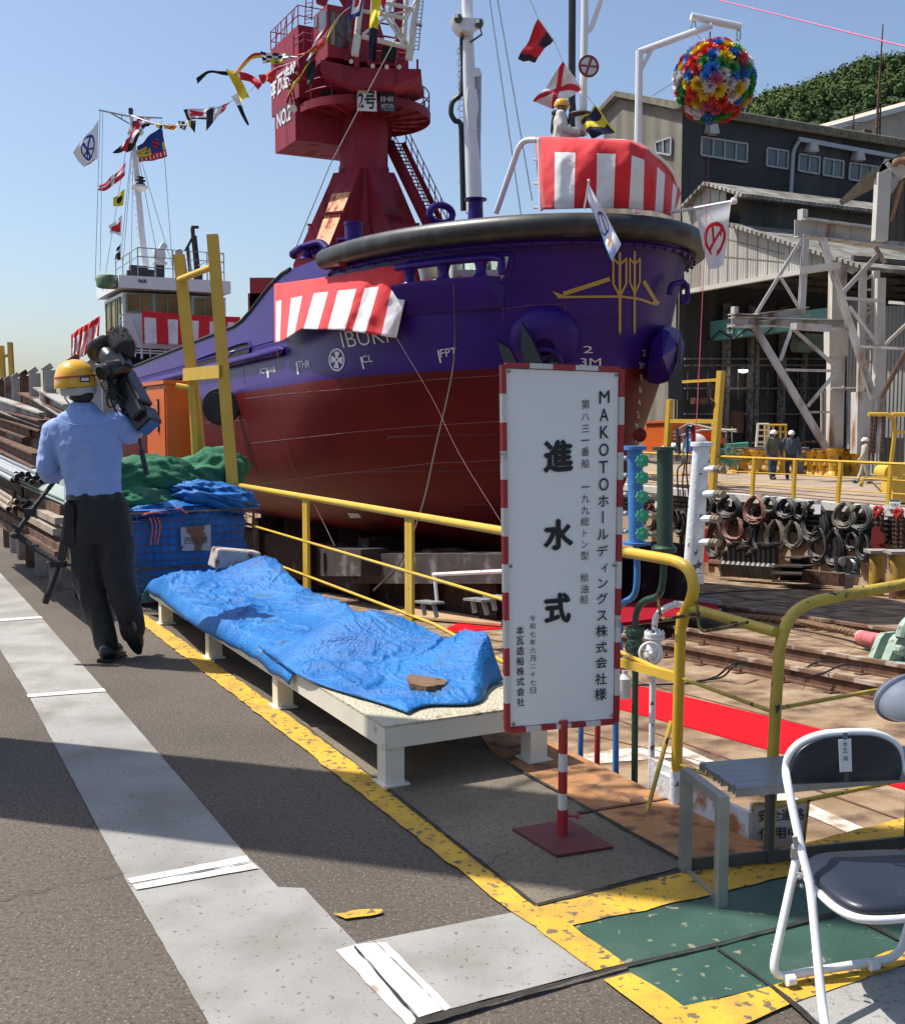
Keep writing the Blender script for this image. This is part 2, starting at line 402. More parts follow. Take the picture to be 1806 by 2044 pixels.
patch([(1142, 1847), (1420, 1786), (1806, 1690), (1900, 1800), (1806, 1890), (1660, 1936), (1525, 1972), (1364, 2009), (1258, 1942), (1247, 1923)], .0045, b, .003)
struct(b, 'green_pavement', m_green)
b = MB(); patch([(776, 1575), (600, 1440), (980, 1500), (1014, 1522), (1375, 1727), (1070, 1804)], .004, b, .004)
struct(b, 'concrete_slab', m_conc)
b = MB(); patch([(1545, 1970), (1806, 1930), (1990, 2100), (1660, 2085), (1610, 2030)], .0055, b, .01); struct(b, 'pale_concrete_patch', m_conc2)
b = MB()
P = [G(u, v, .006) for u, v in [(980, 1500), (1014, 1522), (1375, 1725), (1560, 1690)]]
b.poly([P[0], P[1], P[2], W(EDGE + .03, NEARQ - .03, .006), W(EDGE + .03, 5.2, .006)])
b.poly([W(EDGE + .03, 5.2, .006), W(EDGE + .03, NEARQ - .03, .006), W(EDGE + .03, NEARQ - .03, -.12), W(EDGE + .03, 5.2, -.12)])
struct(b, 'rusty_edge_plate', m_rust)
b = MB()
for pts in ([(1150, 1620), (1340, 1590), (1342, 1593), (1152, 1624)],): patch(pts, .011, b, .002)
b.poly([G(u, v, .0108) for u, v in [(1255, 1596), (1282, 1590), (1290, 1600), (1262, 1606)]])
struct(b, 'plate_seams', m_rustd)
# white kerb plate and yellow edge round the corner of the quay
m_kerb = M('kerb_chipped_white', (.55, .58, .6), .5, var=.1, scale=9, col2=(.33, .13, .05), th=.575, sc2=9, soft=.06, bump=.2)
b = MB(); b.sbox(EDGE + .015, EDGE + .035, 2.9, 3.42, 0.007, .10); b.sbox(EDGE + .036, EDGE + .08, 3.36, 3.5, .007, .13)
single(b, 'kerb_plate', m_kerb, 'chipped white steel toe plate between the two corner railing posts', 'kerb', smooth=None)
b = MB(); b.sbox(EDGE + .05, 14, NEARQ - .16, NEARQ + .015, -.18, .012); struct(b, 'quay_edge_kerb', m_line)

# hill behind the sheds: ridge and its forest
def hill_h(x, y):
    t = (x - 78) / 60
    return 36 * math.exp(-((x - 150) / 58) ** 2) + 4 * noise.noise(V((x * .03, y * .03, 0)))
hp = [(1430, 268), (1500, 200), (1540, 183), (1600, 165), (1650, 152), (1700, 138), (1740, 127), (1790, 130), (1830, 120), (1900, 118), (1980, 140), (2100, 190), (2300, 260)]
ridge = [DY(u, v, 260) for u, v in hp]
def hill_pt(i, j):
    x = lerp(20, 190, i)
    zz = ridge[0].z
    for a, c in zip(ridge, ridge[1:]):
        if a.x <= x <= c.x: zz = lerp(a.z, c.z, (x - a.x) / (c.x - a.x))
    if x > ridge[-1].x: zz = ridge[-1].z
    if x < ridge[0].x: zz = lerp(4, ridge[0].z, max(0, (x - 20) / (ridge[0].x - 20)))
    y = 170 + 90 * j
    return V((x, y, -2 + (zz + 2 - 2.5 + 2.2 * noise.noise(V((x * .06, y * .05, 3)))) * math.sin(j * math.pi / 2) ** .9))
m_hill = M('hill_soil', (.03, .045, .02), .95, var=.3, scale=.1)
b = MB(); b.grid(hill_pt, 60, 24); b.grid(lambda i, j: (lambda p: V((p.x, 260 + 120 * j, p.z * (1 - j) - 3 * j)))(hill_pt(i, 1)), 30, 6)
struct(b, 'hill', m_hill)
m_leaf = M('forest_leaves', (.060, .092, .034), .9, var=.5, scale=.07, spec=.1, col2=(.105, .14, .045), th=.55, sc2=.35, soft=.08, col3=(.022, .042, .016), sc3=.35, th3=.55)
b = MB(); rr = random.Random(11)
for k in range(2600):
    i, j = rr.uniform(.17, .62), rr.random() ** .75
    p = hill_pt(i, j); r = .7 + 1.9 * rr.random() ** 2.2; p.z += 1.6 * noise.noise(p * .09)
    ax_, ay_ = rr.uniform(.8, 1.3), rr.uniform(.8, 1.3)
    for q in range(36):                                    # leafy tufts through each crown
        d = V((rr.gauss(0, 1), rr.gauss(0, 1), rr.gauss(.25, .8))); d.normalize()
        c = p + Z * r * .7 + V((d.x * r * ax_, d.y * r * ay_, d.z * r * .8)) * rr.uniform(.55, 1.12)
        s = rr.uniform(.16, .42); n1 = (d + V((rr.uniform(-.6, .6), rr.uniform(-.6, .6), rr.uniform(-.3, .8)))).normalized()
        x = n1.orthogonal().normalized(); y = n1.cross(x)
        b.poly([c + x * s, c + y * s * .8, c - x * s * .9, c - y * s])
    b.ball(p + Z * r * .5, (r * .6, r * .6, r * .6), 5, 3)
struct(b, 'hill_forest', m_leaf, kind='stuff')
# ------------------------------------------------------------------ the ship on the slip
m_purple = M('hull_purple', (.038, .011, .165), .36, var=.10, scale=.7, bump=.05, bscale=3, spec=.22, col3=(.03, .008, .13), sc3=1.5, th3=.6)
m_hred = M('hull_red', (.115, .008, .009), .42, var=.12, scale=.7, bump=.06, bscale=3, spec=.16, col3=(.085, .007, .007), sc3=.9, th3=.6)
m_gold = M('gold_paint', (.42, .29, .07), .4, var=.05)
m_hullwhite = M('hull_white_paint', (.66, .64, .62), .5, var=.05)
m_shipwhite = M('ship_white', (.76, .77, .77), .4, var=.03, scale=3, coat=.1)
m_deckred = M('deck_red', (.15, .03, .03), .7)
m_rubber = M('fender_rubber', (.022, .023, .022), .42, var=.25, scale=2, bump=.08, bscale=14, col3=(.06, .06, .05), sc3=3, th3=.6)
m_winch = M('pale_green_machinery', (.50, .60, .53), .5, var=.15)
m_glassd = M('brown_window_glass', (.26, .15, .05), .3, var=.35, scale=1.5, spec=.25)
m_grnfr = M('green_window_frame', (.19, .26, .15), .5)
KS = .025
SO = DY(1285, 730, 18.2) - RV * .3
def SH(a, l, z): return V((SO.x, SO.y, 0)) + QV * a - RV * l + Z * (z - KS * a)     # aft, towards the camera side, height
def sh_of(p): d = p - SO; a = d.dot(QV); return a, -d.dot(RV), p.z + KS * a
HB = 3.35
def top_z(a):
    if a < 7.6: return 4.63 + .018 * max(a, -.6)
    if a < 11.4:
        t = (a - 7.6) / 3.8; t = t * t * (3 - 2 * t); return lerp(4.76, 3.97, t)
    return 3.97 - .015 * (a - 11.4)
def bow(z):                                             # start of the stem, length of entrance, fullness
    if z > 2.36:
        t = (z - 2.36) / 2.28; return lerp(.55, -.2, t ** 1.25), lerp(5.6, 5.0, t), lerp(1, .945, t)
    t = (2.36 - z) / 3.1; return .55 + .75 * t ** 1.2, lerp(5.6, 9.5, t), lerp(1, .84, t)
KEEL = -.95
def half_b(x, z, full):                                  # x: 0 stem .. 1 full beam
    bb = HB * full * math.sqrt(max(0, 1 - (1 - min(1, max(0, x))) ** 2))
    if z < .9:
        h = max(0, (z - KEEL) / (.9 - KEEL)); bb *= (1 - (1 - h) ** 2.6) ** .42 if h > 0 else .0
    return bb
NB = 34
AFT = 27.5
aft_as = [0.35, .9, 1.5, 2.0, 2.4, 2.8, 3.3, 4, 4.6, 5.2, 5.8, 6.4, 7.2, 8.2, 9.5, 11, 13, 15.5, 19, AFT]
rows_lo = [KEEL, -.88, -.75, -.5, -.2, .1, .5, .9, 1.4, 1.9, 2.36]
fr_up = [.09, .18, .27, .36, .44, .515, .565, .61, .655, .70, .745, .79, .835, .92, 1.0]
def hull_col(c, side):
    """points of hull column c; columns 0..NB cover the bow, the rest run aft"""
    out = []
    for r in range(len(rows_lo) + len(fr_up)):
        # position aft depends on height, so find it with two passes
        z = rows_lo[r] if r < len(rows_lo) else None
        a = None
        for it in range(3):
            if z is None:
                zt = top_z(a if a is not None else (0 if c <= NB else 4 + aft_as[c - NB - 1])); zz = 2.36 + (zt - 2.36) * fr_up[r - len(rows_lo)]
            else: zz = z
            a0, Lr, full = bow(zz)
            if c <= NB: x = 1 - math.cos(math.pi / 2 * c / NB); x = x ** 1.15; a = a0 + Lr * x
            else:
                x = 1; e = aft_as[c - NB - 1]; a = (a0 + Lr) + e * (AFT + 4 - (a0 + Lr)) / (AFT)
        bb = half_b(x, zz, full)
        if a > 20: bb *= 1 - .10 * ((a - 20) / 12) ** 2
        out.append((a, side * bb, zz))
    return out
NR = len(rows_lo) + len(fr_up); WLR = len(rows_lo) - 1
ncol = NB + 1 + len(aft_as)
port = [hull_col(c, 1) for c in range(ncol)]; star = [hull_col(c, -1) for c in range(ncol)]
cols = list(reversed(port)) + star[1:]
def in_hole(c, r):
    if c >= ncol: return False
    a0 = (cols[c][r][0] + cols[c + 1][r][0]) / 2
    if not (WLR + 8 <= r < WLR + 12 and cols[c][r][1] > 0 and a0 < 5): return False
    p = (SH(*cols[c][r]) + SH(*cols[c + 1][r])) / 2 - C0; u = 903 + 2200 * p.x / (p.y * cp - p.z * sp)
    return 806 < u < 1016
ship = thing('tanker_ship', 'purple and red tanker ship on the slipway with a rounded bow and black rubbing fender', 'ship', SH(4, 0, KEEL - 1))
b = MB(); vs = [SH(*p) for c in cols for p in c]; fs = []; ms = []
for c in range(len(cols) - 1):
    for r in range(NR - 1):
        if in_hole(c, r): continue
        fs.append([c * NR + r, (c + 1) * NR + r, (c + 1) * NR + r + 1, c * NR + r + 1]); ms.append(0 if r < WLR else 1)
b.v = vs; b.f = fs; b.m = ms
L_ = len(cols) - 1                                       # transom
for r in range(NR - 1): b.f.append([L_ * NR + r, r, r + 1, L_ * NR + r + 1]); b.m.append(0 if r < WLR else 1)
b.f.append([c * NR for c in range(len(cols))][::-1]); b.m.append(0)
hull = obj(b, 'hull', [m_hred, m_purple], ship, smooth=50, weld=.002)
BVH = BVHTree.FromPolygons(vs, [f for f in fs if len(f) == 4])
full_f = [[c * NR + r, (c + 1) * NR + r, (c + 1) * NR + r + 1, c * NR + r + 1] for c in range(len(cols) - 1) for r in range(NR - 1)]
BVHF = BVHTree.FromPolygons(vs, full_f)
def HU(u, v, off=.012):
    d = ray(u, v).normalized(); h = BVHF.ray_cast(C0, d)
    if h[0] is None: return DY(u, v, 24)
    n = h[1] if h[1].dot(d) < 0 else -h[1]
    return h[0] + n * off
# deck, inner bulwark, capping
so_ = [(385, 733), (386, 723), (400, 715), (480, 686), (497, 682), (502, 690), (500, 703), (490, 710), (410, 733), (392, 738)]
b = MB(); b.poly([HU(u, v, .015) for u, v in so_]); sl_ = obj(b, 'black_opening_panel', m_dark, ship, smooth=None)  # flat black panel on the hull paints the dark inside of an opening
b = MB(); b.tube([HU(u, v, .02) for u, v in so_], .028, 6, closed=True); obj(b, 'rim', m_purple, sl_)
b = MB()
for k in range(5): b.tube([HU(443 + 4 * k, 716 - 3 * k, .02), HU(454 + 4 * k, 712 - 3 * k, .02)], .02, 5)
obj(b, 'ladder', m_shipwhite, sl_)
b = MB()
for c in range(ncol - 1):
    for zz in (2.95,):
        q = [port[c][WLR + 4], port[c + 1][WLR + 4], star[c + 1][WLR + 4], star[c][WLR + 4]]
        b.poly([SH(p[0], p[1] * .985, 3.15 if p[0] < 8 else 2.9) for p in q])
obj(b, 'deck', m_deckred, ship, smooth=None)
b = MB(); b.tube([SH(p[-1][0], p[-1][1], p[-1][2] + .01) for p in port[NB + 6:]], .045, 6); b.tube([SH(p[-1][0], p[-1][1], p[-1][2] + .01) for p in star[NB + 6:]], .045, 6)
obj(b, 'bulwark_cap', m_black, ship)
fpath = [p[-1] for p in reversed(port[:NB + 8]) if p[-1][0] < 5.15] + [p[-1] for p in star[1:NB + 8] if p[-1][0] < 5.15]
def outw(p): n = V((p[0] - 4.2 if p[0] < 4.2 else 0, p[1] * 1.3, 0)).normalized(); return n
fp = [SH(p[0] + outw(p).x * .13, p[1] + outw(p).y * .13, p[2] - .12) for p in fpath]
b = MB(); b.tube(fp, .19, 16)
obj(b, 'rubber_fender', m_rubber, ship, smooth=60)
b = MB()
b.tube([SH(p[0] + outw(p).x * .03, p[1] + outw(p).y * .03, p[2] - .36) for p in fpath], .035, 6)
for p in fpath[::2]: b.ball(SH(p[0] + outw(p).x * .06, p[1] + outw(p).y * .06, p[2] - .40), .03, 6, 4)
obj(b, 'fender_rail', m_purple, ship)
b = MB(); b.bar(fp[0] + QV * .12 - Z * .12, fp[0] - QV * .9 - Z * .2, .16, .05); obj(b, 'fender_bracket', m_red, ship)
# mooring ports with coamings
def stadium(pts_px, off=.02): return [HU(u, v, off) for u, v in pts_px]
ring1 = [(812, 560), (806, 545), (812, 531), (870, 514), (940, 504), (995, 499), (1012, 503), (1020, 520), (1014, 540), (1000, 549), (940, 553), (870, 557)]
def hole_ring(rmin, rmax, alo, ahi):
    cs = [c for c in range(ncol - 1) if any(in_hole(c, r) and alo < cols[c][r][0] < ahi for r in range(NR - 1))]
    c0, c1 = min(cs), max(cs) + 1; lo = [SH(*cols[c][rmin]) for c in range(c0, c1 + 1)]; hi = [SH(*cols[c][rmax]) for c in range(c0, c1 + 1)]
    return lo, hi
for rm, rx, al, ah in ((WLR + 8, WLR + 12, -1, 5),):
    b = MB(); lo, hi = hole_ring(rm, rx, al, ah); m0 = (lo[0] + hi[0]) / 2; m1 = (lo[-1] + hi[-1]) / 2
    b.tube(bend([m0] + [hi[0], hi[len(hi) // 3], hi[2 * len(hi) // 3], hi[-1], m1, lo[-1], lo[2 * len(lo) // 3], lo[len(lo) // 3], lo[0]] + [m0], .12), .05, 7, closed=False)
    for P, Q2 in ((hi[0], lo[0]), (hi[-1], lo[-1])):         # gussets that round the corners
        d = (QV if P is hi[0] else -QV) * -1
        for A in (P, Q2):
            s_ = -1 if A is P else 1; d2 = (hi[1] - hi[0]) if P is hi[0] else (hi[-2] - hi[-1]); d2 = d2.normalized()
            b.poly([A, A + d2 * .16, A + d2 * .06 + Z * s_ * .06, A + Z * s_ * .16])
    obj(b, 'mooring_port_rim', m_purple, ship)
# fairlead shelf and bar under the forward port
b = MB()
sh0 = [HU(u, v, .0) for u, v in [(812, 573), (870, 570), (940, 566), (1000, 560)]]
top = []
for p in sh0: a, l, z = sh_of(p); top.append((a, l))
for (a, l), (a2, l2) in zip(top, top[1:]):
    zb = sh_of(sh0[0])[2] + .02
    for k in range(1):
        q = [SH(a, l + .3, zb), SH(a2, l2 + .3, zb), SH(a2, l2 - .1, zb), SH(a, l - .1, zb)]
        w = [SH(a, l + .3, zb - .06), SH(a2, l2 + .3, zb - .06), SH(a2, l2 - .02, zb - .5), SH(a, l - .02, zb - .5)]
        b.add(q + w, [(0, 1, 2, 3), (4, 5, 1, 0), (7, 6, 5, 4)])
a, l = top[0]; a2, l2 = top[-1]
b.add([SH(a2, l2 + .3, zb), SH(a2, l2 - .1, zb), SH(a2, l2 - .02, zb - .5), SH(a2, l2 + .3, zb - .06)], [(0, 1, 2, 3)])
b.add([SH(a, l + .3, zb), SH(a, l - .1, zb), SH(a, l - .02, zb - .5), SH(a, l + .3, zb - .06)], [(0, 1, 2, 3)])
bar = [SH(a_, l_ + .14, zb + .30 - .0 * i) for i, (a_, l_) in enumerate(top)]
b.tube([bar[0] - RV * 0 + QV * .08, *bar, SH(a2 - .18, l2 + .1, zb + .24), SH(a2 - .2, l2 + .1, zb)], .065, 10)
for t in (.12, .48, .86):
    i = t * 3; k = int(i); aa = lerp(top[k][0], top[k + 1][0], i - k); ll = lerp(top[k][1], top[k + 1][1], i - k)
    b.lathe(SH(aa, ll + .14, zb), Z, [(.15, 0), (.10, .05), (.085, .12), (.10, .20), (.12, .24)], 12)
obj(b, 'fairlead_shelf', m_purple, ship, smooth=40)
# rubbing strake along the side
b = MB()
stk = [(a, 3.36 - .004, 3.10) for a in (7.3, 7.5, 9, 12, 16, 20, 27)]
b.tube([SH(a, l + .02, z) for a, l, z in stk], [.02] + [.10] * 6, 10)
b.tube([SH(a, l + .01, 3.34) for a, l, z in stk[1:]], .022, 6)
obj(b, 'rubbing_strake', m_purple, ship, smooth=60)
b = MB()
def hull_line(pts, r, mb=b, off=.0):
    path = []
    for (u0, v0), (u1, v1) in zip(pts, pts[1:]):
        n = max(2, int(abs(u1 - u0) / 25)); path += [HU(lerp(u0, u1, i / n), lerp(v0, v1, i / n), off) for i in range(n)]
    path.append(HU(*pts[-1], off)); mb.tube(path, r, 5)
for pts in ([(773, 873), (880, 869), (1000, 868), (1250, 868)], [(713, 942), (850, 941), (1000, 940), (1240, 940)], [(842, 1008), (920, 1008), (1000, 1009), (1230, 1008)]): hull_line(pts, .028, b)
obj(b, 'bilge_strip', m_hred, ship)
b = MB()
for pts in ([(490, 796), (560, 787), (700, 775), (869, 757), (1000, 749)], [(500, 885), (700, 863), (860, 849), (1000, 841), (1240, 832)], [(505, 968), (640, 950), (860, 925), (1000, 918)], [(487, 730), (489, 800), (500, 885)], [(400, 845), (488, 838)],
            [(1000, 617), (1060, 609), (1130, 606)], [(1005, 570), (1003, 640)], [(555, 560), (560, 640)], [(1128, 610), (1130, 710)], [(1290, 610), (1330, 640)]): hull_line(pts, .006, b)
obj(b, 'plate_seam', M('seam_paint', (.19, .07, .075), .5), ship)
# lettering and signs on the hull, laid on the plating
def hull_text(body, u, v, w, h, rot=0.0, mb=None, bold=0.0, skew=0.0):
    mb = MB()
    c, s = math.cos(rot), math.sin(rot)
    fit_text(mb, body, lambda x, y: HU(u + x * c + y * s + skew * y, v + x * s - y * c, .014), w, h, bold)
    obj(mb, 'lettering', m_hullwhite, ship, smooth=None)
hull_text('IBUKI', 728, 673, 92, 32, R(-7), bold=-.008, skew=-.12)
hull_text('THR', 608, 727, 24, 14, R(-4)); hull_text('CL', 734, 716, 21, 14, R(-6)); hull_text('FPT', 896, 703, 33, 16, R(-8))
hull_text('ICT', 528, 740, 16, 11, R(-4)); hull_text('IWB', 544, 738, 14, 11, R(-4)); hull_text('2', 1173, 697, 19, 14); hull_text('3M', 1178, 722, 41, 15)
for body, u, v, w in (('2', 1284, 704, 7), ('3M', 1280, 729, 11), ('8', 1278.5, 753, 5), ('6', 1276.5, 777, 5), ('4', 1274, 802, 5), ('2', 1272, 827, 5), ('2M', 1269, 851, 7), ('8', 1267.5, 875, 4)): hull_text(body, u, v, w, 13, skew=-.12)
b = MB()
for u0, v0, u1, v1 in ((593, 722, 596, 747), (721, 712, 727, 736), (875, 699, 880, 724), (535, 737, 536, 754)):
    b.poly([HU(u0 - 1.7, v0), HU(u0 + 1.7, v0), HU(u1 + 1.7, v1), HU(u1 - 1.7, v1)]); obj(b, 'frame_mark', m_hullwhite, ship, smooth=None); b = MB()
for r0, r1 in ((1, .88),):                              # thruster mark: ring with a cross of four wedges
    n = 28
    for i in range(n):
        a0, a1 = 2 * math.pi * i / n, 2 * math.pi * (i + 1) / n
        b.poly([HU(673 + 16 * r * math.cos(a) + 0 * r, 718 + 23 * r * math.sin(a)) for r, a in ((1, a0), (1, a1), (.85, a1), (.85, a0))])
for k in range(4):
    a = math.pi / 2 * k + .06
    b.poly([HU(673 + 16 * x * math.cos(a) - 16 * y * math.sin(a) * 1.0, 718 + 23 * x * math.sin(a) + 23 * y * math.cos(a)) for x, y in ((.1, -.12), (.72, -.34), (.72, .34), (.1, .12))])
obj(b, 'thruster_mark', m_hullwhite, ship, smooth=None)
b = MB(); b.poly([HU(u, v) for u, v in [(694, 1023), (716, 1024), (722, 1033), (699, 1033)]]); obj(b, 'anode', m_hullwhite, ship, smooth=None)
b = MB()                                               # the emblem of two crossed wheat arrows
def E(pts): b.poly([HU(u, v, .015) for u, v in pts])
def band(pts, w):
    for (x0, y0), (x1, y1) in zip(pts, pts[1:]):
        d = math.hypot(x1 - x0, y1 - y0); nx, ny = -(y1 - y0) / d * w / 2, (x1 - x0) / d * w / 2; n = max(1, int(d / 14))
        for i in range(n):
            p = [(lerp(x0, x1, t) + sg * nx, lerp(y0, y1, t) + sg * ny) for t, sg in ((i / n, 1), ((i + 1) / n, 1), ((i + 1) / n, -1), (i / n, -1))]; E(p)
band([(1236, 503), (1236, 660)], 5.2); E([(1233.4, 660), (1238.6, 660), (1236, 668)])
band([(1265.5, 500), (1265, 660)], 4.4); E([(1262.8, 660), (1267.2, 660), (1265, 668)])
band([(1223, 515), (1223, 566), (1236, 590), (1248.5, 566), (1249, 515)], 4.2); band([(1222, 514), (1236, 528), (1250, 514)], 4.2); band([(1236, 533), (1236, 584)], 4)
band([(1256, 515), (1256, 563), (1265.5, 585), (1275.5, 563), (1276, 515)], 3.6); band([(1255, 514), (1265.5, 527), (1277, 514)], 3.6)
band([(1124, 586), (1170, 571), (1216, 556)], 8.5); E([(1101, 580), (1130, 590.5), (1114, 593)])
band([(1112, 592.5), (1180, 591.5), (1238, 591), (1275, 596), (1306, 607)], 4.6); band([(1283, 560), (1295, 580), (1307, 600)], 7.5); E([(1303, 597), (1316, 601), (1311, 609), (1300, 604)])
obj(b, 'emblem', m_gold, ship, smooth=None)
# anchor pocket and anchor, near side
pc = HU(1086, 684, 0); an, ln, zn = sh_of(pc)
nrm = V((0, 0, 0))
h = BVHF.ray_cast(C0, ray(1086, 684).normalized()); nrm = h[1] if h[1].dot(ray(1086, 668)) < 0 else -h[1]
nrm = (nrm + V((0, 0, -.25))).normalized(); tx = nrm.cross(Z).normalized() * -1; ty = tx.cross(nrm) * -1
if ty.z < 0: ty = -ty
px = PXM(pc)
b = MB(); b.lathe(pc - nrm * .22, nrm, [(76 * px, 0), (74 * px, .12), (67 * px, .24), (54 * px, .34), (37 * px, .40), (19 * px, .41), (16 * px, .32)], 28)
b.tube([pc + nrm * .2 + tx * 36 * px * math.cos(t) + ty * 36 * px * math.sin(t) - ty * 40 * px for t in [math.pi * k / 10 for k in range(11)]], .045, 8)
obj(b, 'anchor_pocket', m_purple, ship, smooth=60)
m_anch = M('anchor_black', (.014, .02, .022), .3, var=.2, spec=.6)
def AP(u, v, k): return DY(u, v, pc.y - k * .9)
b = MB()
def fluke(pts, k, th):
    P = [AP(u, v, k) for u, v in pts]; b.prism(P, nrm * th)
fluke([(1042, 640), (1060, 668), (1086, 722), (1062, 735), (1046, 712), (1040, 680)], .42, .16); fluke([(994, 676), (1018, 690), (1040, 735), (1014, 735), (1002, 706)], .36, .14)
fluke([(1078, 722), (1098, 712), (1100, 706), (1104, 711), (1114, 712), (1110, 735), (1048, 735), (1052, 722)], .38, .24)
b.cyl(AP(1056, 705, .1), AP(1060, 745, .5), .09, 10)
obj(b, 'anchor', m_anch, ship, smooth=30)
# far side pocket with its hanging anchor
mp = SH(.85, -2.0, 2.45)
b = MB()
def far(u, v, Y): return DY(u, v, Y)
fpk = [(1322, 655), (1337, 662), (1349, 692), (1339, 757), (1313, 767), (1292, 763), (1292, 732), (1300, 682)]
bk = [far(u + 18, v - 4, 19.6) for u, v in fpk]; fr = [far(1300 + (u - 1300) * 1.0, v, 18.75 + .25 * (abs(v - 700) / 70)) for u, v in fpk]; cc = far(1322, 712, 18.35)
for i in range(len(fpk)):
    j = (i + 1) % len(fpk); b.poly([fr[i], fr[j], bk[j], bk[i]]); b.poly([cc, fr[j], fr[i]])
o = obj(b, 'anchor_pocket', m_purple, ship, smooth=60)
b = MB(); Yf = 18.9
b.prism([far(u, v, Yf) for u, v in [(1335, 742), (1361, 740), (1361, 795), (1352, 798), (1334, 795)]], V((.05, .3, 0)))
b.prism([far(u, v, Yf) for u, v in [(1352, 695), (1358, 665), (1359, 742), (1349, 742)]], V((.03, .16, 0)))
obj(b, 'anchor', m_anch, ship, smooth=30)
b = MB(); b.lathe(far(1272, 868, 18.3), V((.3, -1, 0)), [(.02, 0), (.10, .02), (.12, .1), (.04, .14)], 12); obj(b, 'stem_plug', m_hred, ship)
# hook at the bow and chocks on the starboard rail
b = MB(); c = far(1346, 590, 18.9)
b.tube(bend([far(1335, 588, 18.7), far(1340, 568, 18.7), far(1364, 562, 18.9), far(1370, 572, 18.9)], .06), .05, 8); b.tube(bend([far(1371, 566, 18.9), far(1373, 600, 18.9), far(1361, 604, 18.9), far(1361, 590, 18.9)], .05), .045, 8)
obj(b, 'mooring_hook', m_purple, ship)
# bollards and fairleads on the forecastle edge
def bollard(u, v, Y, h, r, name='bollard'):
    p = DY(u, v, Y); b = MB(); b.lathe(p, Z, [(r * 1.1, -.3), (r, 0), (r * .95, h * .8), (r * 1.45, h * .88), (r * 1.5, h), (r * .3, h * 1.02)], 16); return obj(b, name, m_purple, ship, smooth=40)
b = MB(); p = DY(706, 488, 21.5); r = .17
b.lathe(p - Z * .3, Z, [(r, 0), (r, .66), (r * 1.08, .67), (r * 1.08, .72), (0, .72)], 18); b.cyl(p + V((-.32, 0, .08)), p + V((.32, .1, .12)), .045, 8); obj(b, 'cross_bollard', m_purple, ship)
bollard(949, 427, 19.3, .26, .13)
b = MB(); c = DY(880, 427, 19.6)
b.tube([c + V((.2 * math.cos(t), .08 * math.cos(t), .155 * math.sin(t) - .0)) for t in [2 * math.pi * k / 20 for k in range(20)]], .062, 8, closed=True); b.box(c - Z * .2, (.34, .16, .1)); b.box(c + V((.2, .05, -.1)), (.06, .1, .2)); obj(b, 'chain_eye', m_purple, ship)
b = MB()
for u, v in ((612, 506), (633, 498)): b.lathe(DY(u, v, 24.4), Z, [(.2, -.12), (.11, -.05), (.1, .06), (.2, .12), (.2, .15)], 14)
b.tube(bend([DY(584, 506, 24.8), DY(604, 493, 24.4), DY(640, 482, 24.2), DY(654, 497, 24.0)], .2), .085, 9); obj(b, 'roller_fairlead', m_purple, ship)
b = MB(); b.tube(bend([DY(584, 512, 24.8), DY(592, 498, 24.7), DY(612, 494, 24.6)], .1), .09, 9); obj(b, 'fairlead_pad', m_black, ship)
# deck machinery seen through the port
b = MB(); yw = 20.6
b.lathe(DY(990, 521, yw), V((1, .4, 0)), [(.30, -.1), (.30, -.02), (.16, 0), (.16, .35), (.3, .37), (.3, .42)], 16); b.lathe(DY(940, 523, yw), V((1, .4, 0)), [(.28, 0), (.28, .08), (.14, .1), (.14, .3)], 16)
for u in (965, 1005): b.box(DY(u, 530, yw - .2), (.07, .1, .5))
b.box(DY(975, 547, yw), (1.1, .5, .1)); b.cyl(DY(910, 505, yw), DY(910, 560, yw), .12); b.cyl(DY(852, 520, yw + .3), DY(860, 556, yw + .3), .2)
obj(b, 'windlass', m_winch, ship)
b = MB(); b.box(DY(884, 526, 20.4), (.22, .2, .42)); obj(b, 'yellow_box', m_yel, ship)
b = MB()
for u in (915, 922, 930, 938): b.tube([DY(u, 505, 21.6), DY(u + 2, 530, 21.55), DY(u - 2, 556, 21.6)], .035, 6)
obj(b, 'hawser_bundle', M('manila', (.16, .11, .06), .9, var=.3, scale=30, bump=.4, bscale=90), ship)
b = MB(); b.lathe(SH(8.9, .4, 2.4), Z, [(.35, 0), (.35, 1.9), (.5, 2.0), (.5, 2.1), (0, 2.1)], 16); b.box(DY(530, 590, 30), (.75, .5, .9)); b.box(DY(517, 606, 30), (.5, .5, .5)); b.cyl(DY(509, 612, 30), DY(517, 575, 30), .07); b.cyl(DY(505, 604, 30), DY(520, 600, 30), .08)
obj(b, 'hatch_machinery', m_red, ship)
# fore mast
MY = 23.0
mast = MB()
def mp_(u, v): return DY(u, v, MY)
mast.tube([mp_(946, 425), mp_(943, 330), mp_(939, 250), mp_(936, 160), mp_(934, 90), mp_(931, -80)], [.17, .17, .15, .135, .12, .10], 14)
mast.prism([mp_(u, v) for u, v in [(928, 180), (946, 182), (950, 215), (944, 262), (930, 262), (926, 215)]], V((.05, -.16, 0)))
mast.prism([mp_(u, v) for u, v in [(936, 135), (957, 138), (962, 152), (940, 158)]], V((.0, -.1, 0)))
foremast = obj(mast, 'fore_mast', m_shipwhite, ship, smooth=40)
b = MB(); b.prism([mp_(u, v) for u, v in [(897, 42), (915, 48), (952, 50), (955, 58), (930, 76), (912, 72), (902, 60)]], V((.1, -.4, 0)), 0)
b.lathe(mp_(921, 44), V((.2, -1, .1)), [(.0, 0), (.02, 0)], 8); b.lathe(mp_(928, 38), V((.3, -1, 0)), [(.12, -.2), (.15, 0), (.15, .02), (.0, .03)], 14)
obj(b, 'lamp_platform', m_shipwhite, foremast)
b = MB()
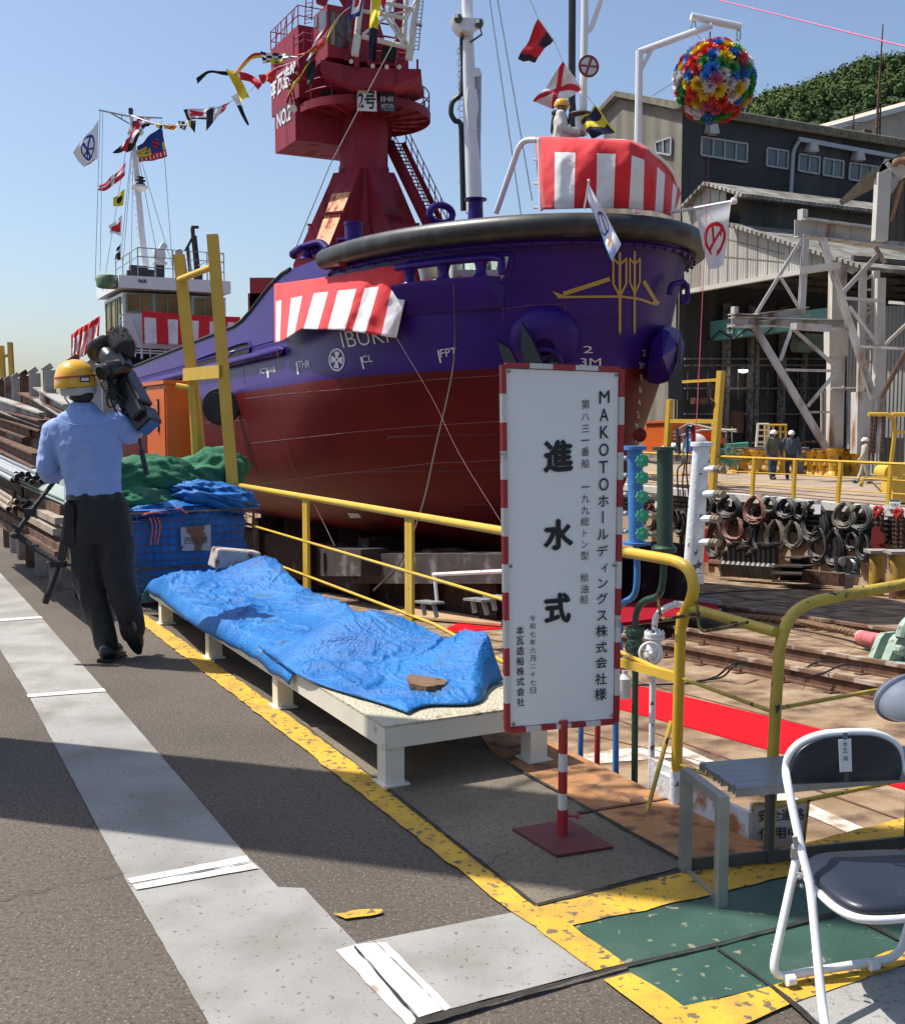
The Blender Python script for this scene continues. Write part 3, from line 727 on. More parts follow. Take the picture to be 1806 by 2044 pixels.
for u, v in ((914, 52), (955, 62)): b.lathe(mp_(u, v) + V((0, -.42, 0)), Z, [(.06, -.07), (.09, 0), (.06, .08)], 8); b.tube([mp_(u, v) + V((0, -.4, 0)), mp_(u + 6, v + 16) + V((0, -.3, 0)), mp_(926, v + 30)], .02, 6)
obj(b, 'lamp', M('lamp_grey', (.06, .085, .07), .5), foremast)
b = MB()
for v in list(range(100, 420, 23)):
    u = lerp(934, 946, (v - 90) / 335) - 6
    b.tube(bend([mp_(u + 2, v - 5), mp_(u - 16, v - 5), mp_(u - 19, v + 5)], .03), .012, 5); b.tube(bend([mp_(u + 2, v + 6), mp_(u - 14, v + 6), mp_(u - 16, v + 9)], .03), .012, 5)
b.tube([mp_(912, 0), mp_(914, 60)], .012, 5); b.tube([mp_(916, 95), mp_(918, 360), mp_(912, 365)], .008, 5)
obj(b, 'mast_rung', m_shipwhite, foremast)
b = MB()
b.tube(smooth_path([mp_(928, -60), mp_(928, 40), mp_(922, 80), mp_(924, 130), mp_(922, 175), mp_(917, 190), mp_(903, 203), mp_(900, 225), mp_(908, 240), mp_(919, 248), mp_(921, 300), mp_(924, 420)]), .055, 7)
obj(b, 'mast_cable', m_black, foremast)
b = MB(); b.tube([mp_(954, 145), mp_(953, 265)], .07, 10); b.tube([mp_(950, 262), mp_(950, 350)], .095, 10)
b.tube([mp_(950, 350), mp_(948, 370), mp_(938, 395)], .05, 8); obj(b, 'gas_cylinder', m_galv, foremast, smooth=40)
# bow pulpit tubes, davit bar
b = MB(); b.tube(bend([DY(990, 425, 19.3), DY(1036, 292, 18.8), DY(1048, 279, 18.7), DY(1070, 279, 18.6)], .15), .05, 9)
for k in range(3): b.tube([DY(1064, 318 + k * 48, 18.6), DY(1074, 318 + k * 48, 18.6)], .02, 6)
b.tube([DY(1076, 276, 18.5), DY(1080, 420, 18.5)], .035, 8); b.tube(smooth_path([DY(u, v, Y) for u, v, Y in [(1070, 278, 18.6), (1120, 278, 18.2), (1190, 280, 18), (1262, 284, 17.9), (1310, 310, 18.2), (1340, 340, 18.7), (1352, 372, 19.3)]]), .03, 8)
obj(b, 'bow_railing', m_shipwhite, ship)
b = MB(); b.tube([DY(1142, -40, 20), DY(1141, 200, 20), DY(1146, 262, 20)], .065, 8); obj(b, 'black_pole', m_black, ship)
b = MB(); b.tube([DY(1168, -40, 19.6), DY(1163, 270, 19.6)], .065, 10); b.tube(bend([DY(1210, -40, 19.6), DY(1196, 8, 19.6), DY(1180, 56, 19.6), DY(1168, 65, 19.6)], .1), .045, 8)
b.lathe(DY(1161, 236, 19.6), Z, [(.05, -.3), (.1, -.28), (.12, 0), (.12, .02)], 12); jm = obj(b, 'jack_staff', m_shipwhite, ship)
b = MB(); b.lathe(DY(1159, 228, 19.55), Z, [(.22, 0), (.2, .02), (.05, .07), (0, .08)], 16); obj(b, 'lamp_hood', M('lamp_hood', (.1, .075, .06), .5), ship)
b = MB(); pd = DY(1174, 132, 19.45); fx = V((1, .25, 0)).normalized(); fn = V((.25, -1, 0)).normalized()
b.lathe(pd, fn, [(.0, 0), (.155, 0), (.155, .02), (0, .02)], 28, 0); b.lathe(pd, fn, [(.15, .003), (.185, .003), (.185, .03), (.15, .03), (.15, .003)], 28, 1)
ez = Z
for a0, a1 in ((R(20), R(160)), (R(200), R(340))): pass
b.bar(pd + fn * .026 - fx * .05 - Z * .14, pd + fn * .026 + fx * .05 + Z * .14, .035, .006, fn, 1); b.bar(pd + fn * .026 - fx * .14, pd + fn * .026 - fx * .03, .03, .006, fn, 1); b.bar(pd + fn * .026 + fx * .03, pd + fn * .026 + fx * .14, .03, .006, fn, 1)
obj(b, 'round_sign', [m_white, M('sign_maroon', (.22, .02, .03), .5)], ship, smooth=30)
# stern house, mast and railings
HY = 40.0; fq = 24.6
def hp_(u, v): return QP(u, v, (SO.dot(QV)) + fq)
b = MB()
A0, A1 = hp_(247, 690), hp_(452, 690); zt = hp_(247, 583).z; zb = hp_(247, 692).z
A0.z = A1.z = 0
wq = QV * 3.4
def wall(p, q, z0, z1, mb): mb.poly([V((p.x, p.y, z0)), V((q.x, q.y, z0)), V((q.x, q.y, z1)), V((p.x, p.y, z1))])
wall(A0, A1, zb, zt, b); wall(A0 + wq - RV * .0, A0, zb, zt, b); wall(A1, A1 + wq, zb, zt, b); wall(A1 + wq, A0 + wq, zb, zt, b)
house = obj(b, 'wheelhouse', m_shipwhite, ship, smooth=None)
b = MB(); e0, e1 = A0 - RV * .2 - QV * .5, A1 + RV * .05 - QV * .5; z0, z1 = zt + .0, zt + .48
for k in range(1):
    P = [V((p.x, p.y, z)) for p, z in ((e0, z0 + .1), (e1, z0 + .1), (e1 + QV * 4.3, z0 + .1), (e0 + QV * 4.3, z0 + .1))]; b.prism(P, V((0, 0, .42)))
roofz = zt + .52
obj(b, 'wheelhouse_roof', m_shipwhite, house, smooth=None)
b = MB(); rc = (e0 + e1) / 2; fit_text(b, '96%', lambda x, y: (hp_(278 + x, 564 - y * .98) + QV * -.52 - RV * .0), 17, 8, .03)
obj(b, 'lettering', m_black, house, smooth=None)
def win(u0, v0, u1, v1, n, mb_f, mb_g, off=.03):
    P = [hp_(u, v) - QV * off for u, v in ((u0, v1), (u1, v1), (u1, v0), (u0, v0))]; mb_g.poly(P); w = .05
    for a_, b_ in zip(P, P[1:] + P[:1]): mb_f.bar(a_ - QV * .01, b_ - QV * .01, .06, .06, QV)
    for k in range(1, n): p = P[0].lerp(P[1], k / n); q = P[3].lerp(P[2], k / n); mb_f.bar(p - QV * .015, q - QV * .015, .05, .05, QV)
for u0, v0, u1, v1, n in ((253, 587, 303, 622, 2), (311, 589, 356, 632, 2), (372, 591, 380, 632, 1), (389, 595, 426, 636, 2)):
    bf, bg_ = MB(), MB(); win(u0, v0, u1, v1, n, bf, bg_); w_ = obj(bf, 'window', m_grnfr, house, smooth=None); obj(bg_, 'pane', m_glassd, w_, smooth=None)
def side(t, z): p = A0 + QV * t - RV * .03; return V((p.x, p.y, z))
for t0, t1 in ((.3, .75), (1.1, 1.9), (2.1, 2.9)):
    bf, bg_ = MB(), MB(); P = [side(t0, zt - 1.5 + (0 if t0 > 1 else .3)), side(t1, zt - 1.5), side(t1, zt - .15), side(t0, zt - .15)]; bg_.poly(P)
    for a_, b_ in zip(P, P[1:] + P[:1]): bf.bar(a_ - RV * .01, b_ - RV * .01, .06, .06, RV)
    w_ = obj(bf, 'window', m_grnfr, house, smooth=None); obj(bg_, 'pane', m_glassd, w_, smooth=None)
b = MB()                                                # roof railing
rr0, rr1 = hp_(252, 527), hp_(450, 548)
ra, rb = V((e0.x, e0.y, roofz)) + QV * .3 + RV * .7, V((e1.x, e1.y, roofz)) + QV * .3 - RV * .15
for h in (.35, .7, 1.0): b.tube([ra + QV * 4 + Z * h, ra + Z * h, rb + Z * h, rb + QV * 4 + Z * h], .022, 5)
for k in range(6): p = ra.lerp(rb, k / 5); b.cyl(p, p + Z, .022, 5)
for k in range(1, 4): b.cyl(ra + QV * k * 1.3, ra + QV * k * 1.3 + Z, .022, 5)
obj(b, 'roof_railing', m_galv, house)
for u, v0, v1, w in ((268, 530, 552, 20), (285, 531, 553, 12), (318, 530, 556, 16), (298, 538, 553, 8), (262, 540, 552, 8), (395, 538, 560, 9)):
    b = MB(); p0, p1 = hp_(u, v1), hp_(u, v0); b.bar(p0, p1, w * PXM(p0), .3); obj(b, 'roof_equipment', M('equipment_black', (.03, .032, .034), .5), house, smooth=None)
b = MB(); p = hp_(318, 530); b.lathe(p, Z, [(.18, 0), (.28, .04), (.28, .12), (.18, .16), (.24, .3), (.2, .55), (.0, .58)], 12); b.bar(p + Z * .45, p + Z * .75 + RV * .2, .25, .2); obj(b, 'searchlight', m_shipwhite, house, smooth=40)
b = MB(); p = hp_(216, 562); b.lathe(p, Z, [(.3, -.22), (.38, -.18), (.42, .1), (.38, .2), (.1, .26), (0, .26)], 18); obj(b, 'liferaft', M('raft_green', (.1, .2, .09), .6, var=.4, scale=6, col2=(.35, .36, .26), th=.55, sc2=2), house, smooth=40)
b = MB()                                               # funnel frame behind the roof
for u0, v0, u1, v1, w in ((384, 455, 392, 540, 8), (382, 453, 396, 453, 6), (374, 492, 380, 545, 7), (370, 500, 386, 470, 5), (368, 520, 372, 548, 5), (390, 470, 398, 545, 5)): b.tube([QP(u0, v0, SO.dot(QV) + 28), QP(u1, v1, SO.dot(QV) + 28)], w * .5 * .0205, 8)
obj(b, 'derrick_frame', m_black, ship)
sm = MB(); SMQ = SO.dot(QV) + 26.5
def sm_(u, v): return QP(u, v, SMQ)
sm.tube([sm_(292, 545), sm_(283, 470), sm_(272, 340), sm_(264, 268), sm_(261, 222)], [.13, .12, .10, .085, .06], 10)
for v in range(285, 520, 14): u = lerp(262, 288, (v - 240) / 290); sm.tube(bend([sm_(u, v), sm_(u - 8, v - 1), sm_(u - 9, v + 4), sm_(u, v + 5)], .04), .012, 4)
for u, v in ((270, 264), (278, 374)): sm.lathe(sm_(u, v), Z, [(.05, -.18), (.30, -.02), (.30, .06), (.0, .07)], 12)
sternmast = obj(sm, 'stern_mast', m_shipwhite, ship, smooth=40)
b = MB()
for u, v in ((270, 264), (278, 374)): b.lathe(sm_(u + 2, v), Z, [(.18, .06), (.18, .14), (.12, .15), (.12, .2), (.2, .22), (.2, .26), (.12, .27), (.12, .34), (.18, .36), (0, .42)], 12)
b.lathe(sm_(261, 222), Z, [(.08, -.1), (.09, .1), (0, .15)], 10); obj(b, 'mast_lamp', M('lamp_black', (.04, .04, .045), .4), sternmast, smooth=40)
b = MB(); b.tube([sm_(197, 219), sm_(260, 232), sm_(324, 235)], .03, 6); b.tube([sm_(218, 223), sm_(258, 246)], .025, 6); b.tube([sm_(243, 228), sm_(243, 237)], .02, 5); b.tube([sm_(264, 250), sm_(300, 235)], .025, 6)
obj(b, 'yardarm', m_galv, sternmast)
b = MB()
for u0, v0, u1, v1 in ((265, 270, 240, 520), (266, 270, 246, 520), (266, 275, 262, 530), (273, 300, 322, 550), (276, 300, 346, 538), (261, 240, 205, 580), (200, 222, 190, 560), (323, 240, 345, 540), (205, 224, 200, 540)): b.tube([sm_(u0, v0), sm_(u1, v1)], .011, 4)
obj(b, 'rigging_wire', m_galv, sternmast)
b = MB()
for u0, v0, u1, v1, Y in ((973, -30, 1040, 430, 22), (988, -30, 1062, 400, 22)): b.tube([DY(u0, v0, Y), DY(u1, v1, Y)], .012, 4)
obj(b, 'stay_wire', m_galv, ship)
b = MB()                                               # deck rail by the stern banner and white deck edge
b.tube(bend([hp_(240, 660), hp_(237, 628), hp_(262, 624), hp_(470, 640)], .2) , .03, 6); b.tube([hp_(237, 640), hp_(263, 643)], .02, 5); b.tube([hp_(261, 636), hp_(282, 690), hp_(283, 716)], .04, 6)
for v in (692, 698, 703): b.tube([hp_(262, v), hp_(360, v + 5)], .03, 6)
for u in (270, 300, 330, 352): b.tube([hp_(u, 692), hp_(u, 712)], .025, 5)
for k in range(3): b.tube([hp_(450, 636 + 8 * k), hp_(495, 641 + 8 * k)], .02, 5)
obj(b, 'deck_railing', m_shipwhite, ship)
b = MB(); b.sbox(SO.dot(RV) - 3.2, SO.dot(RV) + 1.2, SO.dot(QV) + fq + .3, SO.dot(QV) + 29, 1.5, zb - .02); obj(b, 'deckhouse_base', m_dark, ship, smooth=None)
# round black thruster disc hung on the side, aft
# ------------------------------------------------------------------ cradle under the keel
b = MB()
for a in (1.2, 3.4, 6.5, 10, 14, 19): 
    for l in (-1.6, 1.6): p = SH(a, l, 0); b.sbox(p.dot(RV) - .35, p.dot(RV) + .35, p.dot(QV) - .3, p.dot(QV) + .3, floor_z(p) - .02, -.95 - KS * a + (.22 if a < 3 else .1))
for l in (-1.6, 1.6): b.bar(SH(.4, l, -1.55), SH(24, l, -1.85), .45, 1.0)  # tall near-black beams stand in for the shade beneath the hull
ck = single(b, 'launching_cradle', M('cradle_shade_paint', (.030, .013, .013), .8, var=.3, spec=.2, col2=(.07, .065, .06), th=.64, sc2=3), 'dark red steel launching cradle with deep beams filling in the shade under the hull', 'cradle', org=SH(3, 0, -2), smooth=None)
# ------------------------------------------------------------------ red harbour crane beyond the ship
m_crane = M('crane_red', (.27, .022, .045), .55, spec=.25, var=.12, scale=.4, bump=.04, bscale=2, col3=(.18, .014, .028), sc3=.35, th3=.6, col2=(.10, .022, .022), th=.64, sc2=1.2, soft=.1, stretch2=(1.5, 1.5, .2))
m_craned = M('crane_dark', (.05, .012, .018), .6, var=.2)
m_boom = M('boom_cream', (.66, .61, .52), .55, var=.1, scale=2, col2=(.33, .22, .13), th=.66, sc2=3, soft=.06)
m_glass = M('cab_glass', (.05, .06, .06), .08, var=.3, spec=.8)
m_navy = M('navy_cloth', (.016, .018, .05), .85, var=.15, scale=6)
m_signw = M('sign_white', (.72, .73, .73), .5, var=.03)
m_ink = M('sign_black', (.012, .013, .016), .6, var=.1)
CY_ = 60.0
def K(u, v, dy=0.0): return DY(u, v, CY_ + dy)
crane = thing('harbour_crane', 'tall dark red harbour crane with round gallery and white lattice boom', 'crane', DY(726, 848, CY_) * 1)
kc = K(726, 300); cx, cy = kc.x, kc.y
def cz(v): return K(726, v).z
b = MB(); b.lathe((cx, cy, 0), Z, [(1.28, -.3), (1.28, cz(222))], 32); b.lathe((cx, cy, 0), Z, [(1.34, cz(348)), (1.34, cz(335))], 32)
column = obj(b, 'column', m_crane, crane, smooth=40)
def leg(ang, bot, topw, botw, mi=0):
    d = V((math.cos(ang), math.sin(ang), 0)); t = V((-d.y, d.x, 0)); b = MB(); zt, zb = cz(345), K(726, 520).z
    T = V((cx, cy, 0)) + d * .6; B_ = V((cx, cy, 0)) + d * bot
    zm = lerp(zt, zb, .42)
    prof = [(zt, .5, 1.42, topw), (lerp(zt, zb, .12), .5, 1.7, topw), (zb, bot - .75, bot + .75, botw), (-.35, bot - .75, bot + .75, botw)]
    for (z0, i0, o0, w0), (z1, i1, o1, w1) in zip(prof, prof[1:]):
        P = [V((cx, cy, z0)) + d * i0 - t * w0, V((cx, cy, z0)) + d * o0 - t * w0, V((cx, cy, z0)) + d * o0 + t * w0, V((cx, cy, z0)) + d * i0 + t * w0]
        Q_ = [V((cx, cy, z1)) + d * i1 - t * w1, V((cx, cy, z1)) + d * o1 - t * w1, V((cx, cy, z1)) + d * o1 + t * w1, V((cx, cy, z1)) + d * i1 + t * w1]
        b.add(P + Q_, [(0, 1, 5, 4), (1, 2, 6, 5), (2, 3, 7, 6), (3, 0, 4, 7)])
    l = obj(b, 'leg', [m_crane], crane, smooth=None)
    f = MB(); t2 = .5; oo = lerp(1.7, bot + .75, t2); ww = lerp(topw, botw, t2); z2 = lerp(lerp(zt, zb, .12), zb, t2)
    f.box(V((cx, cy, z2)) + d * (oo + .06), (.16, 2 * ww + .3, .1), d, t, Z)
    for k in range(7): f.box(V((cx, cy, z2 - .3)) + d * (oo + .18) + t * (ww * 1.8 * (k / 6 - .5)), (.2, .05, .6), (d + Z * -.6).normalized(), t, Z, taper=.3)
    obj(f, 'flange', m_crane, l, smooth=None)
for ang, bot, tw, bw in ((R(-116), 3.6, .60, .46), (R(152), 3.5, .8, .6), (R(26), 3.0, .8, .6), (R(-52), 2.9, .60, .46)): leg(ang, bot, tw, bw)
# brighter orange plate with red streaks over the outer face of the nearest leg
b = MB(); d = V((math.cos(R(-116)), math.sin(R(-116)), 0)); t = V((-d.y, d.x, 0)); zt, zb = cz(345), K(726, 520).z
P = []
for z, o, w in ((lerp(lerp(zt, zb, .12), zb, .22), lerp(1.7, 4.35, .22), .55), (zb, 4.35, .44)): P.append((V((cx, cy, z)) + d * (o + .025) - t * w, V((cx, cy, z)) + d * (o + .025) + t * w))
b.poly([P[0][0], P[1][0], P[1][1], P[0][1]]); obj(b, 'leg_plate', M('leg_orange', (.72, .36, .17), .7, var=.2, scale=1.2, stretch=(1, 1, .15), col2=(.32, .06, .05), th=.56, sc2=1.4, stretch2=(2, 2, .25), soft=.08), crane, smooth=None)
# round gallery with railing
zg = K(724, 230).z
b = MB(); b.lathe((cx, cy, zg), Z, [(1.3, -.05), (3.45, -.05), (3.5, -.3), (3.55, -.3), (3.55, .12), (1.3, .12)], 40)
for k in range(16): a = 2 * math.pi * k / 16; dd = V((math.cos(a), math.sin(a), 0)); b.bar(V((cx, cy, zg - .35)) + dd * 1.3, V((cx, cy, zg - .15)) + dd * 3.45, .08, .16)
gal = obj(b, 'gallery', m_crane, crane, smooth=30)
b = MB()
for h in (.5, 1.0): b.tube([V((cx + 3.48 * math.cos(a), cy + 3.48 * math.sin(a), zg + .1 + h)) for a in [2 * math.pi * k / 40 for k in range(40)]], .035, 5, closed=True)
for k in range(16): a = 2 * math.pi * k / 16; p = V((cx + 3.48 * math.cos(a), cy + 3.48 * math.sin(a), zg + .1)); b.cyl(p, p + Z, .035, 5)
obj(b, 'gallery_railing', m_crane, gal)
b = MB(); b.lathe((cx, cy, 0), Z, [(1.7, zg), (1.75, K(726, 172).z), (2.6, K(726, 158).z), (2.6, K(726, 150).z)], 32); obj(b, 'slew_drum', m_crane, crane, smooth=40)
b = MB(); pts = [K(620 + 0, 175, -1.5)]; obj_door = None
b.prism([K(u, v, -1.6) for u, v in [(641, 180), (676, 178), (676, 214), (641, 218)]], V((0, .1, 0))); obj(b, 'doorway', m_dark, crane, smooth=None)
# slewing superstructure
E1 = QV; E2 = RV
N0 = DY(595, 48, 58); zh0 = DY(590, 192, 58).z
def bx(p, l1, l2, z0, z1, mb, mi=0):
    p = V((p.x, p.y, 0)); P = [p, p + E2 * l2, p + E2 * l2 + E1 * l1, p + E1 * l1]; mb.prism([V((q.x, q.y, z0)) for q in P], V((0, 0, z1 - z0)), mi)
b = MB(); bx(N0, 4.4, 6.2, zh0, N0.z, b); mach = obj(b, 'machine_house', m_crane, crane, smooth=None)
b = MB(); N1 = DY(589, 187, 58.4); bx(N1 - E2 * .0, 3.3, 5.4, DY(590, 279, 58.4).z, zh0 + .01, b); cwt = obj(b, 'counterweight', m_crane, crane, smooth=None)
def face_text(body, p0, ex, ey, w, h, mat, parent, bold=.02, off=None, name='lettering'):
    b = MB(); fit_text(b, body, lambda x, y: p0 + ex * x + ey * y + (off or V()), w, h, bold); return obj(b, name, mat, parent, smooth=None)
nf = -RV                                                # the long side that faces the quay
def onface(u, v): d = ray(u, v); n = nf; return C0 + d * ((N0 - C0).dot(n) / d.dot(n))
face_text('本瓦造船', onface(566, 160), -E1, Z, 4.2, 1.15, m_signw, mach, .03, nf * .03)
def onface1(u, v): d = ray(u, v); return C0 + d * ((N1 - C0).dot(nf) / d.dot(nf))
face_text('NO.2', onface1(567, 232), -E1, Z, 2.2, .82, m_signw, cwt, .02, nf * .03)
b = MB(); P = [onface1(u, v) + nf * .015 for u, v in [(551, 214), (582, 204), (582, 240), (551, 249)]]; b.poly(P); obj(b, 'name_panel', M('crane_panel', (.13, .014, .024), .5), cwt, smooth=None)
b = MB(); zr = N0.z
for h in (.45, .95): b.tube([N0 + E2 * 1.5 + Z * h, N0 + Z * h, N0 + E1 * 4.4 + Z * h, N0 + E1 * 4.4 + E2 * 4 + Z * h], .03, 5)
for k in range(6): p = N0 + E1 * (4.4 * k / 5); b.cyl(p, p + Z * .95, .03, 5)
for k in range(3): p = N0 + E1 * (1 + 1.3 * k) + E2 * .0; b.bar(p, p + Z * .9 - E1 * .5, .04)
b.tube([K(622, 40), K(625, -20)], .03, 5); b.tube([K(608, 48), K(612, -20)], .03, 5)
for k in range(8): b.tube([K(608 + k * .4, 46 - 8 * k), K(622 + k * .3, 44 - 8 * k)], .02, 4)
obj(b, 'roof_railing', m_crane, mach)
b = MB(); c0 = DY(654, 100, 55.5)
def cab_box(z0v, z1v, mb): bx(c0, 1.9, 2.3, K(654, z0v, -4.5).z, K(654, z1v, -4.5).z, mb)
cab_box(112, 12, b); cab_box(12, 7, b); cab = obj(b, 'cab', m_crane, crane, smooth=None)
nF = -QV
def onF(u, v, p=c0): d = ray(u, v); return C0 + d * ((p - C0).dot(nF) / d.dot(nF)) + nF * .03
def onL(u, v, p=c0): d = ray(u, v); return C0 + d * ((p - C0).dot(nf) / d.dot(nf)) + nf * .03
for f, quads in ((onL, (((627, 33), (634, 31), (634, 53), (627, 55)), ((638, 24), (652, 19), (652, 76), (638, 70)))), (onF, (((658, 22), (668, 24), (668, 90), (658, 88)), ((671, 26), (688, 30), (688, 96), (671, 92)), ((691, 31), (700, 33), (700, 97), (691, 96))))):
    for qd in quads: b = MB(); b.poly([f(u, v) for u, v in qd]); obj(b, 'cab_window', m_glass, cab, smooth=None)
# upper platform and its tackle
b = MB(); P = [K(u, v, dy) for u, v, dy in [(706, 140, -4), (838, 138, -2), (840, 152, -2), (800, 172, -1), (760, 190, 0), (706, 168, -4)]]
b.prism([K(u, v, -4.5) for u, v in [(640, 118), (706, 133), (840, 137), (840, 150), (786, 172), (700, 172), (640, 140)]], V((0, 3.8, 0))); obj(b, 'upper_platform', m_crane, crane, smooth=None)
b = MB()
for u0, v0, u1, v1, w in ((736, 130, 736, 78, 6), (772, 130, 775, 92, 6), (806, 128, 812, 100, 6), (712, 60, 712, 135, 9), (833, 138, 833, 118, 4), (690, 120, 712, 60, 6)): b.bar(K(u0, v0, -4.6), K(u1, v1, -4.6), w * .026)
for v in (100, 112, 124): b.tube([K(734, v, -4.7), K(815, v + 6, -4.7)], .04, 5)
b.bar(K(760, 110, -3), K(792, 116, -3), .6, .9)
obj(b, 'platform_fittings', m_crane, crane, smooth=None)
b = MB(); b.bar(K(762, 106, -4.7), K(790, 110, -4.7), .5, .6); obj(b, 'motor_housing', m_dark, crane, smooth=None)
for u, v in ((744, 131), (772, 133), (797, 133), (701, 122)): 
    b = MB(); b.lathe(K(u, v, -5), V((-.1, -1, -.2)), [(.02, -.08), (.10, 0), (.11, .03), (0, .035)], 10); obj(b, 'floodlight', m_boom, crane)
b = MB(); p = K(585, 217, -4.5); b.lathe(p, V((-.2, -1, -.1)), [(.06, -.2), (.2, 0), (.2, .03), (.17, .04), (0, .02)], 14); obj(b, 'floodlight', m_boom, crane)
b = MB()                                                # A-frame legs, red
for u0, v0, u1, v1, w in ((762, 95, 722, -40, 16), (800, 108, 792, -60, 17), (748, 100, 700, -40, 10), (690, 10, 740, -40, 8), (640, 8, 665, -60, 14), (655, -60, 700, 20, 9)): b.bar(K(u0, v0, -1), K(u1, v1, -1), w * .027, .5)
for v in (20, 45, 70): b.tube([K(755, v, -1), K(795, v + 6, -1)], .05, 5)
obj(b, 'mast_frame', m_crane, crane, smooth=None)
b = MB()                                                # boom
def T(u0, v0, u1, v1, w, d0=-5.5, d1=-5.5): b.tube([K(u0, v0, d0), K(u1, v1, d1)], w * .027 / 2, 9)
T(712, 74, 727, -60, 11); T(818, 95, 842, -60, 11); T(723, 72, 818, 95, 9); T(806, 84, 815, -60, 9, -3.2, -3.2); T(740, 66, 748, -60, 7, -3.2, -3.2)
T(724, 68, 770, 34, 5); T(770, 34, 806, 88, 5); T(716, 20, 812, 36, 7); T(768, 4, 832, 19, 7); T(770, 34, 800, -30, 6); T(765, 30, 726, -30, 6); T(775, 40, 818, 92, 4); T(760, 6, 818, 90, 4); T(772, 30, 830, 18, 4); T(812, 36, 834, -10, 4)
b.bar(K(708, 110, -5.5), K(714, 70, -5.5), .34, .34); b.bar(K(816, 118, -5.5), K(820, 92, -5.5), .34, .34)
obj(b, 'boom', m_boom, crane, smooth=50)
b = MB()
for s in (0, 1): b.tube([K(826 + s * 9, 100, -3), K(838 + s * 10, -40, -3)], .03, 4)
for k in range(17): b.tube([K(826 + k * .75, 98 - 8 * k, -3), K(835 + k * .78, 98 - 8 * k, -3)], .022, 4)
b.bar(K(822, 46, -3), K(842, 50, -3), .3, .08)
obj(b, 'boom_ladder', m_galv, crane)
# stairway down from the gallery
b = MB(); a0, a1 = K(776, 285, 1.0), K(858, 455, -1.0); b.bar(a0, a1, .3, .5); b.bar(a0 + V((.75, .5, .1)), a1 + V((.75, .5, .1)), .08, .3)
for k in range(24): p = a0.lerp(a1, k / 23); b.bar(p, p + V((.75, .5, .1)), .2, .04)
for s in (0, 1):
    o_ = V((.9 * s, .6 * s, 0))
    for h in (.55, 1.05): b.tube([a0 + o_ + Z * h, a1 + o_ + Z * h], .03, 5)
    for k in range(8): p = a0.lerp(a1, k / 7) + o_; b.cyl(p, p + Z * 1.05, .03, 5)
obj(b, 'stairway', m_crane, crane, smooth=None)
b = MB(); b.tube([K(573, 205, -3), K(592, 128, -4), K(600, 160, -3)], .05, 5)
for s in (0, 7): b.tube([K(586 + s, 222, -3), K(574 + s, 160, -3)], .04, 5)
for k in range(7): b.tube([K(586 - 2 * k, 218 - 9 * k, -3), K(593 - 2 * k, 218 - 9 * k, -3)], .03, 4)
b.prism([K(u, v, -4.2) for u, v in [(572, 152), (588, 144), (592, 148), (580, 158)]], V((.4, 1, 0)))
for v in (78, 92): b.tube([K(586, v, -4), K(606, v - 14, -4.2), K(634, v - 8, -4.2)], .03, 5)
for u, v in ((586, 108), (606, 100), (624, 96)): b.tube([K(u, v, -4), K(u, v - 40, -4)], .03, 5)
obj(b, 'side_ladder', m_crane, crane)
b = MB(); q = [K(u, v, -3.85) for u, v in [(713.5, 179), (751, 177.5), (752, 221.5), (713, 220)]]; b.prism(q, V((0, .06, 0)))
plate = obj(b, 'number_plate', m_signw, crane, smooth=None)
b = MB(); fit_text(b, '2号', lambda x, y: K(732 + x, 199 - y, -3.87), 35, 36, .02); obj(b, 'lettering', m_ink, plate, smooth=None)
b = MB(); q = [K(u, v, -3.6) for u, v in [(757, 181), (788.5, 183), (789, 224), (757, 220)]]; b.prism(q, V((0, .06, 0))); pl2 = obj(b, 'maker_plate', M('plate_navy', (.02, .026, .045), .5), crane, smooth=None)
b = MB(); fit_text(b, 'IHI', lambda x, y: K(772 + x, 197 - y, -3.62), 24, 10, .03); fit_text(b, '40TON', lambda x, y: K(773 + x, 211 - y, -3.62), 25, 9, .01); fit_text(b, 'MAX 30M', lambda x, y: K(775 + x, 218.5 - y, -3.62), 20, 3.5, .0); obj(b, 'lettering', M('plate_letters', (.5, .5, .5), .5), pl2, smooth=None)
b = MB(); b.tube([DY(836, -10, 24), DY(738, 175, 24.5), DY(658, 330, 25), DY(583, 512, 25.3)], .014, 4); single(b, 'steel_wire', m_galv, 'thin steel wire crossing in front of the red crane down to the bulwark', 'wire')

